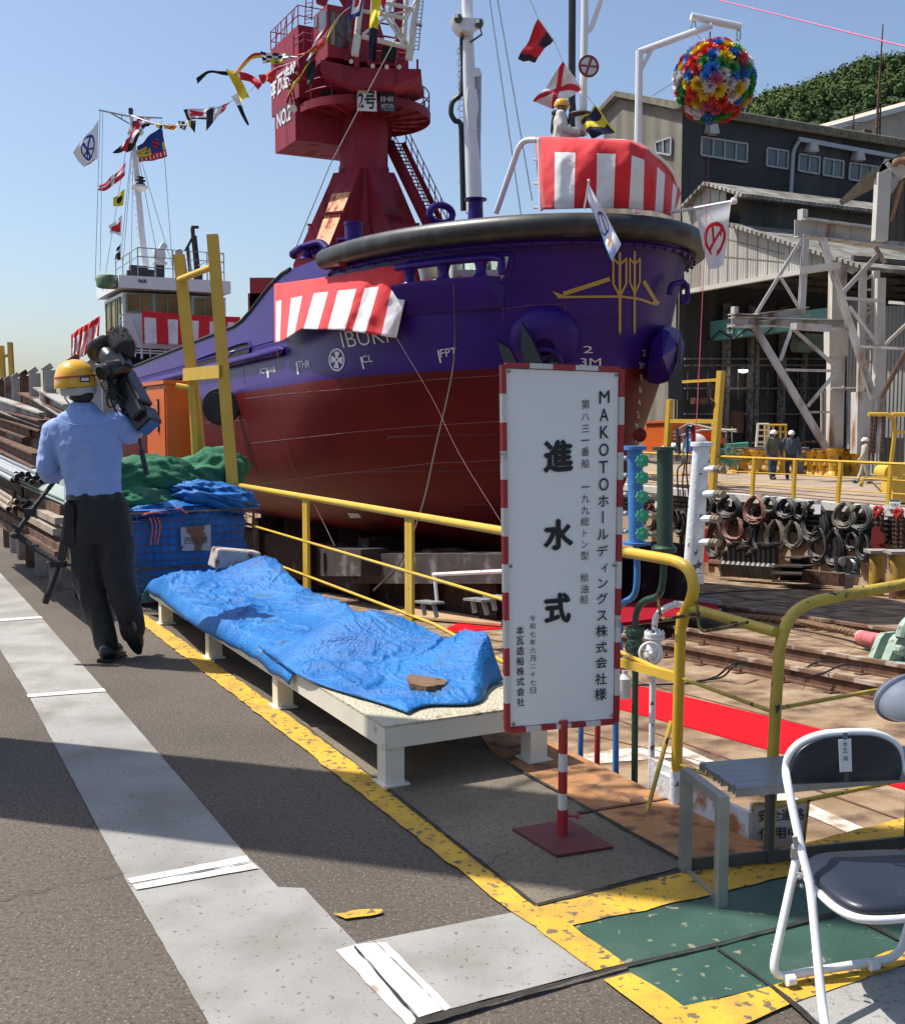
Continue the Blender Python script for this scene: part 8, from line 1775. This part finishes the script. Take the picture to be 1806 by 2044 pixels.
PP = [FL(u, v, .30) for u, v in [(1200, 1248), (1240, 1212), (1300, 1192), (1428, 1205), (1435, 1216), (1330, 1232)]]; b.prism([p - Z * .05 for p in PP], Z * .05, 0); single(b, 'carpet_stage', [M('shaded_red_carpet', (.26, .006, .016), .95, spec=.1)], 'low stage in red carpet, darkened for the ship shadow, behind the bent pipes', 'stage', smooth=None)  # carpet red darkened to stand in for the shadow of the ship
b = MB(); b.bar(FL(1200, 1252, .26), FL(1332, 1236, .26), .04, .06); b.bar(FL(1332, 1236, .26), FL(1437, 1219, .26), .04, .06); b.bar(FL(1395, 1198, .32), FL(1437, 1203, .3), .06, .07)
for u, v in ((1210, 1250), (1330, 1236), (1430, 1218)): b.cyl(FL(u, v, 0), FL(u, v, .27), .03, 8)
single(b, 'stage_edge', m_galv, 'grey metal edge and feet under the red carpet stage', 'stage edge')
def hose(pts, label, r=.012, m_=m_black): b = MB(); b.tube(smooth_path([FL(u, v, h) for u, v, h in pts], 8), r, 7); single(b, 'black_hose', m_, label, 'hose')
hose([(1255, 1368, .02), (1340, 1366, .02), (1390, 1362, .02), (1430, 1350, .05), (1455, 1330, .2), (1475, 1322, .22), (1500, 1328, .16)], 'black hose looping over the rail nearest the railing'); hose([(1390, 1360, .02), (1440, 1352, .04), (1462, 1332, .18), (1480, 1324, .2), (1495, 1327, .16)], 'second black hose looping over the rail, just behind the other', .011)
hose([(1570, 1344, .02), (1600, 1338, .06), (1625, 1324, .18), (1645, 1320, .2), (1675, 1324, .16)], 'grey black hose over the rail right of the bent railing', .010); hose([(1605, 1352, .16), (1640, 1345, .18), (1670, 1332, .2), (1690, 1327, .2), (1730, 1332, .14)], 'black hose crossing the rail before the green anchor', .011)
hose([(1350, 1190, .02), (1450, 1182, .02), (1530, 1178, .02), (1640, 1174, .02)], 'thin black cable lying on the shaded slip floor', .012)
# cradle fittings seen through the long railing
wr_ = thing('white_rail_stand', 'low white pipe railing beside the cradle under the ship', 'railing', S(900, 1190, 7.5))
b = MB(); b.tube([S(865, 1147, 7.5), S(1010, 1140, 7.5)], .03, 8); b.tube([S(867, 1147, 7.5), S(872, 1200, 7.5)], .028, 8); obj(b, 'pipe', m_whpole, wr_)
for k, (u, v) in enumerate(((850, 1200), (950, 1195), (990, 1190))):
    t = thing('trestle', ('small grey steel trestle left of the white pipe railing foot', 'small grey trestle under the white pipe railing', 'small grey trestle closest to the sign board')[k], 'trestle', S(u, v + 18, 7.2)); b = MB()
    b.bar(S(u - 12, v, 7.2), S(u + 24, v + 4, 7.2), .22, .03); b.bar(S(u - 8, v, 7.2), S(u - 2, v + 28, 7.2), .05, .05); b.bar(S(u + 14, v + 2, 7.2), S(u + 22, v + 32, 7.2), .05, .05); obj(b, 'frame', m_galv, t, smooth=None)
for k, (u0, v0, u1, v1, s, d) in enumerate(((640, 1095, 720, 1150, 8.2, .6), (700, 1105, 1005, 1165, 8.6, .8))):
    b = MB(); P = [S(u0, v0, s), S(u1, v0 + 2, s), S(u1, v1, s), S(u0, v1, s)]; b.prism(P, RV * d); b.box(S(u0 + 6, (v0 + v1) / 2, s - .03), (.12, .05, .42), QV * -1, RV)
    single(b, 'cradle_box', M('cradle_grey', (.045, .034, .032), .7, var=.35, scale=2, col2=(.15, .13, .12), th=.6, sc2=2), ('grey box end of the launching cradle left of the fence post', 'long dark box beam of the cradle behind the fence posts')[k], 'cradle beam', smooth=None)
b = MB()
for k in range(3): b.poly([FL(u, v, .02 + .002 * k) for u, v in [(760, 1190), (1010, 1180), (1010, 1215), (840, 1240)]]) if k == 0 else None
b.prism([FL(u, v, .03) for u, v in [(1000, 1250), (1015, 1185), (870, 1195), (790, 1232)]], FN * .04); single(b, 'plywood_deck', M('plywood', (.42, .28, .15), .8, var=.15, scale=2), 'brown plywood walkway deck behind the fence by the red carpet piece', 'plywood', smooth=None)
# ------------------------------------------------------------------ people
m_skin = M('skin', (.30, .16, .105), .55, var=.08); m_hair = M('hair_black', (.012, .011, .011), .6)
m_shirt = M('shirt_blue', (.25, .36, .68), .85, var=.05, scale=5, bump=.08, bscale=60, sheen=.2); m_trous = M('trousers_black', (.011, .011, .014), .75, var=.2, scale=6, sheen=.1)
m_helm = M('helmet_yellow', (.76, .40, .02), .22, var=.03, coat=.5); m_helmw = M('helmet_white', (.76, .77, .76), .25, coat=.4); m_strap = M('helmet_lining', (.42, .43, .44), .7)
m_blk = M('camera_black', (.014, .014, .016), .35, var=.3, scale=10, spec=.5); m_blkm = M('camera_matt', (.02, .02, .022), .7, var=.3, bump=.4, bscale=80); m_fuzz = M('mic_fuzz', (.05, .05, .05), 1.0, var=.6, scale=90, bump=1.0, bscale=160)
def loft(mb, rings, seg=20, mi=0, ex=V((1, 0, 0)), ey=V((0, 1, 0))):
    o = len(mb.v)
    for c, rx, ry in rings:
        for k in range(seg):
            a = 2 * math.pi * k / seg; ca, sa = math.cos(a), math.sin(a); e = .82
            mb.v.append(V(c) + ex * rx * math.copysign(abs(ca) ** e, ca) + ey * ry * math.copysign(abs(sa) ** e, sa))
    n = len(rings)
    for i in range(n - 1):
        for k in range(seg): l = (k + 1) % seg; mb.f.append([o + i * seg + k, o + i * seg + l, o + (i + 1) * seg + l, o + (i + 1) * seg + k]); mb.m.append(mi)
    mb.f.append([o + k for k in reversed(range(seg))]); mb.m.append(mi); mb.f.append([o + (n - 1) * seg + k for k in range(seg)]); mb.m.append(mi)
def limb(mb, pts, rs, seg=14):
    P = smooth_path(pts, 5); n = len(P); R_ = []
    for i in range(n): t = i / (n - 1) * (len(rs) - 1); k = min(int(t), len(rs) - 2); R_.append(lerp(rs[k], rs[k + 1], t - k))
    mb.tube(P, R_, seg); mb.ball(P[0], R_[0] * .98, 12, 8); mb.ball(P[-1], R_[-1] * .98, 12, 8)
def crumple(o, amp, sc_, st=(1, 1, 1), seed=0):
    me = o.data; base = ORG[o.parent.name] if o.parent else V()
    for v in me.vertices:
        p = v.co + base; q = V((p.x * sc_ * st[0], p.y * sc_ * st[1], p.z * sc_ * st[2]))
        v.co += v.normal * amp * (ridged(q.x + seed, q.y + q.z, seed) * .7 + .5 * noise.noise(q * 2.3 + V((seed, 0, 0))))
def fingers(mb, palm, fwd, side, up, s=1.0, curl=.6):
    mb.ball(palm, (.042 * s, .045 * s, .016 * s), 10, 7, 0, side, fwd, up)
    for k in range(4):
        b0 = palm + fwd * .035 * s + side * (k - 1.5) * .019 * s; L_ = (.07, .08, .076, .06)[k] * s; p1 = b0 + fwd * L_ * .45 - up * L_ * .15 * curl; p2 = p1 + fwd * L_ * .3 * (1 - curl * .6) - up * L_ * .4 * curl; p3 = p2 + fwd * L_ * .1 * (1 - curl) - up * L_ * .3 * curl - fwd * L_ * .12 * curl
        mb.tube([b0 - fwd * .02 * s, b0, p1, p2, p3], [.009 * s, .0095 * s, .009 * s, .008 * s, .006 * s], 8)
    t0 = palm - fwd * .015 * s + side * .035 * s; mb.tube([t0 - side * .02 * s, t0, t0 + side * .022 * s + fwd * .03 * s - up * .01 * s, t0 + side * .018 * s + fwd * .058 * s - up * .022 * s], [.011 * s, .0115 * s, .010 * s, .007 * s], 8)

# cameraman seen from behind
MYc = 6.8; kx = PXM(DY(180, 1000, MYc))
def B6(u, v, d=0.0): return DY(u, v, MYc + d)
man = thing('person', 'person in light blue shirt and yellow helmet walking away with a video camera', 'person', G(222, 1322))
b = MB()
hc = B6(160, 768); b.ball(hc, (.074, .095, .115), 18, 12); b.ball(hc + V((-.012, .09, -.02)), (.012, .02, .018), 8, 6); b.ball(hc + V((-.078, .0, -.015)), (.014, .022, .03), 8, 6); b.ball(hc + V((.075, .0, -.015)), (.014, .022, .03), 8, 6)
limb(b, [B6(164, 800), B6(165, 830)], [.056, .066]); loft(b, [(B6(168, 828), .10, .07), (B6(168, 850), .2, .085), (B6(180, 930), .145, .085), (B6(190, 1000), .130, .08), (B6(198, 1080), .145, .085)])
limb(b, [B6(110, 858), B6(98, 930), B6(106, 954, .12), B6(119, 950, .22)], [.05, .042, .036, .028]); limb(b, [B6(238, 846), B6(262, 868, .05), B6(258, 835, .2), B6(246, 800, .24)], [.05, .042, .036, .03])
limb(b, [B6(184, 1080), B6(180, 1150), B6(196, 1220), B6(217, 1300)], [.08, .06, .05, .035]); limb(b, [B6(224, 1080), B6(240, 1150), B6(255, 1205), B6(264, 1255)], [.08, .06, .05, .035])
fingers(b, B6(122, 948, .25), V((.5, .7, -.3)).normalized(), V((.8, -.5, .2)).normalized(), V((0, .4, .9)).normalized(), 1.05); fingers(b, B6(243, 790, .25), V((-.2, .3, .9)).normalized(), V((-.9, .2, -.2)).normalized(), V((.2, -.9, .3)).normalized(), 1.05)
body = obj(b, 'body', m_skin, man, smooth=80); fuse(body, .009, 3)
b = MB()
rs = [((164, 806), .062, .064), ((165, 820), .085, .078), ((166, 832), .145, .092), ((168, 846), .205, .104), ((171, 866), .218, .112), ((174, 890), .204, .116), ((180, 930), .180, .112), ((185, 962), .162, .106), ((190, 990), .158, .102)]
loft(b, [(B6(*c), rx, ry) for c, rx, ry in rs], 28)
limb(b, [B6(113, 860), B6(101, 895), B6(96, 930), B6(104, 948, .10)], [.074, .064, .062, .054]); limb(b, [B6(232, 846), B6(256, 862, .03), B6(262, 850, .14), B6(254, 815, .2)], [.08, .07, .06, .05])
shirt = obj(b, 'shirt', m_shirt, man, smooth=80); fuse(shirt, .0085, 6); crumple(shirt, .016, 6, (1, 1, .5), 4); crumple(shirt, .008, 13, (.7, 1, .9), 9)
b = MB(); b.tube([B6(150, 812, -.05), B6(163, 816, -.082), B6(178, 812, -.05)], [.016, .02, .016], 8); b.tube(smooth_path([B6(110, 838, -.115), B6(140, 846, -.128), B6(170, 848, -.132), B6(205, 842, -.128), B6(232, 834, -.11)]), .0035, 5); obj(b, 'collar_seam', m_shirt, man)
b = MB(); P = [B6(96, 934), B6(102, 949, .07)]; b.tube(P, [.068, .062], 14); b.tube([B6(95, 924, -.01), B6(100, 943, .04)], [.069, .066], 14); o = obj(b, 'rolled_cuff', m_shirt, man, smooth=60)
b = MB(); loft(b, [(B6(190, 982), .163, .106), (B6(196, 1010), .178, .116), (B6(200, 1050), .190, .125), (B6(202, 1080), .178, .115)], 26)
limb(b, [B6(172, 1075), B6(175, 1140), B6(189, 1205), B6(204, 1250), B6(214, 1290)], [.104, .098, .082, .072, .064]); limb(b, [B6(230, 1075), B6(236, 1140), B6(248, 1185, .0), B6(258, 1222, .03), B6(264, 1260, .05)], [.104, .100, .086, .078, .074])
tr = obj(b, 'trousers', m_trous, man, smooth=80); fuse(tr, .010, 6); crumple(tr, .013, 6, (1.4, 1.4, .5), 2)
b = MB(); loft(b, [(B6(189.5, 986), .170, .114), (B6(190, 996), .176, .119)], 28); obj(b, 'belt', m_blk, man, smooth=40)
b = MB(); b.tube([B6(258, 1235, .035), B6(266, 1268, .03)], [.05, .046], 12); b.tube([B6(213, 1280), B6(219, 1308, .02)], [.05, .046], 12); obj(b, 'sock', m_trous, man, smooth=60)
b = MB(); p = G(219, 1318); b.ball(p + V((0, .06, .045)), (.050, .125, .05), 16, 10, 0, V((1, -.1, 0)).normalized(), V((.1, 1, 0)).normalized()); b.ball(p + V((-.01, -.03, .06)), (.046, .05, .055), 14, 9); b.v = [V((q.x, q.y, max(q.z, .012))) for q in b.v]; b.box(p + V((.0, .04, .012)), (.085, .25, .020), V((1, -.1, 0)).normalized(), V((.1, 1, 0)).normalized())
obj(b, 'shoe', m_blk, man, smooth=50)
b = MB(); c = B6(267, 1272); up_ = V((.25, .35, -.9)).normalized(); nn_ = V((.1, -.92, -.36)).normalized(); sd_ = up_.cross(nn_).normalized()
b.ball(c + V((-.01, .04, .01)), (.048, .055, .115), 16, 10, 0, sd_, nn_, up_); b.ball(c + nn_ * .03, (.044, .014, .115), 16, 8, 0, sd_, nn_, up_); b.box(c + nn_ * .034 - up_ * .075, (.074, .03, .07), sd_, nn_, up_); obj(b, 'shoe', m_blk, man, smooth=50)
b = MB(); hb_ = B6(152, 768); tilt = V((-.07, -.06, 1)).normalized()
b.lathe(hb_, tilt, [(.124, -.012), (.126, .0), (.122, .03), (.118, .06), (.104, .10), (.080, .13), (.045, .150), (.0, .157)], 30, 0, V((1, 0, 0)), 1.18); b.lathe(hb_ + V((0, .02, -.012)), tilt, [(.118, .0), (.132, .0), (.126, .012)], 30, 0, V((1, 0, 0)), 1.22)
hm = obj(b, 'helmet', m_helm, man, smooth=60)
b = MB(); b.lathe(hb_, tilt, [(.1235, .046), (.1225, .056)], 30, 0, V((1, 0, 0)), 1.18); obj(b, 'stripe', M('stripe_red', (.45, .06, .02), .4), hm, smooth=60)
b = MB(); q = B6(170, 757, -.150); b.box(q, (.055, .006, .034), V((1, .35, 0)).normalized()); tg = obj(b, 'name_tag', m_blk, hm, smooth=None); b = MB(); b.box(q + V((.001, -.004, 0)), (.042, .004, .018), V((1, .35, 0)).normalized()); obj(b, 'label', m_white, tg, smooth=None)
b = MB()
for u, v in ((124, 769), (156, 772)): b.ball(B6(u, v, -.14 if u > 130 else -.09), .006, 8, 5)
obj(b, 'rivet', m_helm, hm)
b = MB(); b.lathe(hb_ + V((.015, .0, -.05)), tilt, [(.098, -.012), (.104, 0), (.106, .035)], 26, 0, V((1, 0, 0)), 1.12); b.tube([B6(128, 776, -.04), B6(130, 795, .03), B6(142, 812, .08)], .006, 6); obj(b, 'helmet_strap', m_strap, man, smooth=60)
b = MB(); b.ball(B6(163, 788, -.03), (.072, .07, .055), 16, 10); obj(b, 'hair', m_hair, man, smooth=70)
# video camera on the shoulder
vc = thing('video_camera', 'large black shoulder video camera with a fuzzy microphone on the cameraman', 'video camera', B6(262, 880))
ax_ = (B6(292, 838) - B6(226, 716, .25)).normalized(); sx_ = V((.80, -.25, .5)); sx_ = (sx_ - ax_ * sx_.dot(ax_)).normalized(); sy_ = ax_.cross(sx_)
b = MB(); b.box(B6(258, 783, .06), (.155, .30, .12), sx_, ax_, sy_); b.box(B6(243, 755, .12), (.12, .18, .15), sx_, ax_, sy_); b.box(B6(262, 800, -.02), (.10, .26, .06), sx_, ax_, sy_); b.bar(B6(240, 722, .12), B6(286, 796, .0), .028, .028)
vb = obj(b, 'body', m_blk, vc, smooth=None); bv = vb.modifiers.new('b', 'BEVEL'); bv.width = .012; bv.segments = 2
b = MB(); b.box(B6(291, 838, -.02), (.135, .12, .115), sx_, ax_, sy_); o = obj(b, 'battery', m_blk, vc, smooth=None); bv = o.modifiers.new('b', 'BEVEL'); bv.width = .01; b = MB(); b.box(B6(291, 838, -.02) + ax_ * .061 , (.11, .004, .09), sx_, ax_, sy_); obj(b, 'battery_label', M('label_blue', (.04, .09, .22), .4), o, smooth=None)
b = MB(); l0 = B6(222, 718, .2); ld_ = (B6(196, 688, .34) - l0).normalized(); b.lathe(l0, ld_, [(.05, -.05), (.062, 0), (.062, .05), (.055, .052), (.055, .09), (.075, .10), (.098, .13), (.10, .15), (.085, .152), (.07, .11), (0, .10)], 22); obj(b, 'lens', m_blk, vc, smooth=40)
b = MB(); b.lathe(B6(226, 737, .0), V((-.55, -.75, -.25)), [(.05, -.10), (.055, 0), (.06, .02), (.06, .05), (.05, .055), (.05, .09), (.04, .10), (0, .09)], 20); b.box(B6(236, 722, .06), (.12, .15, .07), sx_, ax_, sy_); obj(b, 'viewfinder', m_blk, vc, smooth=40)
b = MB(); mc = B6(242, 684, .12); md = (B6(252, 704, .05) - B6(230, 664, .2)).normalized()
b.lathe(mc, md, [(0, -.115), (.045, -.105), (.066, -.07), (.07, 0), (.07, .06), (.055, .10), (0, .11)], 22)
for k in range(900):
    a, t = rnd.uniform(0, 6.28), rnd.uniform(-.1, .1); x = md.orthogonal().normalized(); y = md.cross(x); d = x * math.cos(a) + y * math.sin(a); p = mc + md * t + d * (.066 * math.sqrt(max(.05, 1 - (t / .125) ** 4))); e = d * .016 + V((rnd.uniform(-1, 1), rnd.uniform(-1, 1), rnd.uniform(-1, 1))) * .01; s_ = d.cross(md) * .0016; b.add([p - s_, p + s_, p + e], [(0, 1, 2)])
obj(b, 'microphone', m_fuzz, vc, smooth=80)
b = MB()
for k in range(7): x0, x1 = rnd.uniform(208, 225), rnd.uniform(232, 262); b.tube(smooth_path([B6(x0, rnd.uniform(745, 790), .0), B6((x0 + x1) / 2 - 6, rnd.uniform(770, 812), -.06), B6(x1, rnd.uniform(790, 830), -.04)]), .006, 5)
b.box(B6(222, 775, .03), (.08, .12, .05), sx_, ax_, sy_); obj(b, 'cables', m_blkm, vc)
b = MB(); b.tube([B6(274, 850, .05), B6(283, 905, .02)], .0085, 8); b.tube([B6(282, 898, .02), B6(293, 948, 0)], .016, 10); obj(b, 'pan_handle', m_blk, vc)
# tripod carried under the arm
tp_ = thing('tripod', 'black camera tripod carried half folded at the side of the cameraman', 'tripod', B6(89, 1207, -.1))
b = MB()
for o_ in (-.014, .014): b.tube([B6(122, 944, .12) + V((o_, 0, o_)), B6(60, 1022, .0) + V((o_, 0, o_))], .012, 8)
b.tube([B6(75, 1003, .05), B6(34, 1062, -.05)], .016, 8); b.box(B6(60, 1023, 0), (.06, .05, .05)); b.ball(B6(31, 1068, -.05), (.035, .03, .025), 10, 7); b.bar(B6(36, 1055, -.05), B6(24, 1048, -.05), .02, .02); obj(b, 'leg', m_blkm, tp_)
b = MB(); b.tube([B6(30, 1066, -.05), B6(70, 1094, -.05), B6(120, 1124, -.1)], [.018, .021, .018], 8); b.ball(B6(64, 1090, -.05), (.045, .02, .02), 10, 7); obj(b, 'leg', m_blkm, tp_)
b = MB()
for o_ in (-.02, 0, .02): b.tube([B6(130 + o_ * 300, 1072, -.08), B6(120 + o_ * 260, 1122, -.1)], .008, 7)
b.box(B6(117, 1126, -.1), (.09, .05, .035)); b.tube([B6(117, 1128, -.1), B6(97, 1186, -.12)], .017, 9); b.tube([B6(97, 1184, -.12), B6(90, 1204, -.12)], [.024, .02], 9); obj(b, 'leg', m_blk, tp_)
b = MB(); b.bar(B6(120, 1127, -.1), B6(165, 1128, -.05), .03, .014); obj(b, 'spreader', m_blk, tp_, smooth=None)
b = MB(); P = [B6(u, v, -.13 + .01 * k) for k, (u, v) in enumerate([(132, 1000), (146, 1010), (150, 1080), (146, 1095), (126, 1092), (120, 1075)])]; b.prism(P, V((0, .05, 0))); o = obj(b, 'cover', M('cover_black', (.016, .016, .018), .8), tp_, smooth=None)

# workers built standing, facing +Y, 1.72 m tall
def worker(label, foot, heading, top, trs, helm, scale=1.0, stride=.12, arms=((.0, .05), (.0, .05)), boots=m_blk, gloves=None, name='person', bentarm=False, hood=None):
    t = thing(name, label, 'person', foot); ch_, sh_ = math.cos(heading), math.sin(heading)
    def L(x, y, z): return V(foot) + V((x * ch_ - y * sh_, x * sh_ + y * ch_, z)) * 1 * 1.0 if scale == 1 else V(foot) + V((x * ch_ - y * sh_, x * sh_ + y * ch_, z)) * scale
    ex_, ey_ = (L(1, 0, 0) - L(0, 0, 0)).normalized(), (L(0, 1, 0) - L(0, 0, 0)).normalized(); s = scale
    hands = []
    for sd in (-1, 1):
        a0, a1 = arms[0 if sd < 0 else 1]
        if bentarm: hands.append(((sd * .20, 0, 1.42), (sd * .26, .04, 1.17), (sd * .10, .32, 1.12)))
        else: hands.append(((sd * .20, 0, 1.42), (sd * (.27 + a0), a1 * .3, 1.14), (sd * (.28 + a0), a1 + .04, .88)))
    b = MB(); b.ball(L(0, .02, 1.58), (.075 * s, .09 * s, .11 * s), 14, 10, 0, ex_, ey_); b.ball(L(0, .11, 1.565), (.013 * s, .02 * s, .022 * s), 6, 5, 0, ex_, ey_); b.ball(L(-.077, .01, 1.57), .02 * s, 6, 5); b.ball(L(.077, .01, 1.57), .02 * s, 6, 5); b.box(L(0, .10, 1.525), (.045 * s, .014 * s, .008 * s), ex_, ey_)
    limb(b, [L(0, 0, 1.50), L(0, 0, 1.40)], [.055 * s, .065 * s], 10); loft(b, [(L(0, 0, 1.44), .16 * s, .09 * s), (L(0, 0, 1.2), .15 * s, .1 * s), (L(0, 0, .92), .15 * s, .1 * s)], 14, 0, ex_, ey_)
    for sd, (p0, p1, p2) in zip((-1, 1), hands): limb(b, [L(*p0), L(*p1), L(*p2)], [.045 * s, .036 * s, .026 * s], 8); limb(b, [L(sd * .09, 0, .9), L(sd * .10, sd * stride * .3, .48), L(sd * .10, sd * stride, .06)], [.07 * s, .05 * s, .038 * s], 8); dn = (L(*p2) - L(*p1)).normalized(); fingers(b, L(*p2) + dn * .05 * s, dn, ey_ * 1.0 if not bentarm else Z, ex_ * sd * -1, s)
    bo = obj(b, 'body', m_skin, t, smooth=80); fuse(bo, .014 * s, 2)
    b = MB(); loft(b, [(L(0, 0, 1.47), .085 * s, .08 * s), (L(0, 0, 1.43), .19 * s, .11 * s), (L(0, 0, 1.33), .22 * s, .135 * s), (L(0, .01, 1.12), .20 * s, .14 * s), (L(0, 0, .90), .205 * s, .145 * s)], 18, 0, ex_, ey_)
    for p0, p1, p2 in hands: q = tuple(lerp(a, c, .94) for a, c in zip(p1, p2)); limb(b, [L(*p0), L(*p1), L(*q)], [.078 * s, .065 * s, .05 * s], 10)
    j = obj(b, 'jacket', top, t, smooth=80); fuse(j, .017 * s, 3); crumple(j, .014 * s, 6 / s, (1, 1, .6), int(foot[0] * 10) % 7)
    b = MB(); loft(b, [(L(0, 0, .98), .17 * s, .12 * s), (L(0, 0, .84), .18 * s, .13 * s), (L(0, 0, .76), .15 * s, .1 * s)], 14, 0, ex_, ey_)
    for sd in (-1, 1): limb(b, [L(sd * .09, 0, .85), L(sd * .11, sd * stride * .35, .47), L(sd * .11, sd * stride * .95, .10)], [.095 * s, .078 * s, .066 * s], 10)
    k = obj(b, 'trousers', trs, t, smooth=80); fuse(k, .017 * s, 3); crumple(k, .010 * s, 7 / s, (1, 1, .5), 3)
    for sd in (-1, 1): b = MB(); c = L(sd * .11, sd * stride + .05, .05); b.ball(c, (.05 * s, .13 * s, .055 * s), 10, 7, 0, ex_, ey_); b.lathe(L(sd * .11, sd * stride, .04), Z, [(.055 * s, 0), (.055 * s, .12 * s)], 10); b.v = [V((q.x, q.y, max(q.z, foot[2] + .004))) for q in b.v]; obj(b, 'boot', boots, t, smooth=50)
    b = MB(); hb = L(0, .01, 1.60); b.lathe(hb, Z, [(.115 * s, 0), (.118 * s, .02 * s), (.108 * s, .07 * s), (.085 * s, .11 * s), (.05 * s, .135 * s), (0, .142 * s)], 20, 0, ex_, 1.18); b.ball(hb + ey_ * .10 * s, (.10 * s, .07 * s, .008 * s), 12, 5, 0, ex_, ey_); h_ = obj(b, 'helmet', helm, t, smooth=60)
    b = MB(); b.tube([L(-.08, .02, 1.60), L(-.06, .06, 1.50), L(0, .09, 1.47), L(.06, .06, 1.50), L(.08, .02, 1.60)], .007 * s, 5); obj(b, 'chin_strap', m_blk, t)
    if hood: b = MB(); b.tube(smooth_path([L(-.13, .06, 1.44), L(-.12, -.08, 1.47), L(0, -.13, 1.49), L(.12, -.08, 1.47), L(.13, .06, 1.44)]), .045 * s, 8); obj(b, 'neck_cover', hood, t, smooth=60)
    return t, L
fz = FZ
m_olive = M('jacket_olive', (.10, .105, .075), .85, var=.2); m_jblue = M('jacket_blue_grey', (.055, .07, .10), .85, var=.2); m_jean = M('jeans_blue', (.04, .06, .12), .85, var=.2); m_pale = M('overalls_pale', (.42, .39, .33), .85, var=.1); m_mesh = M('cover_charcoal', (.025, .03, .03), .9)
def scaled_foot(u, v): p = G(u, v, fz); return p, PXM(p)
p, k_ = scaled_foot(1541, 957); worker('person in an olive jacket, blue jeans and white helmet standing on the far quay', p, R(200), m_olive, m_jean, m_helmw, 99 * k_ / 1.74, .10, ((.03, .06), (.03, .05)))
p, k_ = scaled_foot(1577, 957); worker('person in a dark blue grey jacket and white helmet standing beside the olive jacket', p, R(168), m_jblue, M('trousers_dark', (.03, .032, .045), .85), m_helmw, 98 * k_ / 1.74, .10, ((.02, .03), (.05, .06)))
p, k_ = scaled_foot(1724, 965); worker('person in pale overalls and white helmet walking by the white column', p, R(75), m_pale, m_pale, m_helmw, 92 * k_ / 1.74, .24, ((.02, .2), (.02, -.1)))
ft = DY(1119, 275, 18.75); sc_b = PXM(ft) * 80 / (1.74 - 1.02); head = DY(1121, 196, 18.75); ft = V((ft.x, 18.75, head.z - 1.74 * sc_b))
t_, L_f = worker('person in a pale jacket and yellow helmet gathering a signal flag behind the bow curtain', ft, R(-98), M('jacket_cream', (.60, .57, .52), .8, var=.1), m_jblue, m_helm, sc_b, .08, bentarm=True, hood=m_mesh)
b = MB()
for sd in (-.11, .11): b.tube(smooth_path([L_f(sd, .12, 1.3), L_f(sd, .05, 1.45), L_f(sd * .8, -.12, 1.42), L_f(sd * .6, -.165, 1.15)]), .022 * sc_b, 6)
obj(b, 'harness', m_blk, t_)
b = MB(); b.tube([DY(1136, 247, 18.65), DY(1138, 228, 18.65)], .03, 8); b.tube([DY(1138, 228, 18.65), DY(1139, 215, 18.65)], .008, 5); single(b, 'walkie_talkie', m_blk, 'black walkie talkie held at the mouth of the bow worker', 'radio')
# ribbed black disc hung on the ship side
b = MB(); c = C0 + (HU(440, 812, 0) - C0) * .955; h = BVHF.ray_cast(C0, ray(440, 812).normalized()); n_ = h[1] if h[1].dot(ray(440, 812)) < 0 else -h[1]; n_ = (n_ * .35 - ray(440, 812).normalized()).normalized(); rd = 38 * PXM(c); b.lathe(c, n_, [(rd, -.06), (rd, .0), (rd * .97, .03), (rd * .35, .06), (0, .06)], 36)
x = n_.cross(Z).normalized(); y = x.cross(n_)
for k in range(18): a = 2 * math.pi * k / 18; d = x * math.cos(a) + y * math.sin(a); b.bar(c + n_ * .045 + d * rd * .45, c + n_ * .045 + d * rd * .9, .03, .02, n_)
b.box(c + n_ * .12, (.25, .7, .18), x, y, n_); obj(b, 'side_thruster', m_black, ship, smooth=40)
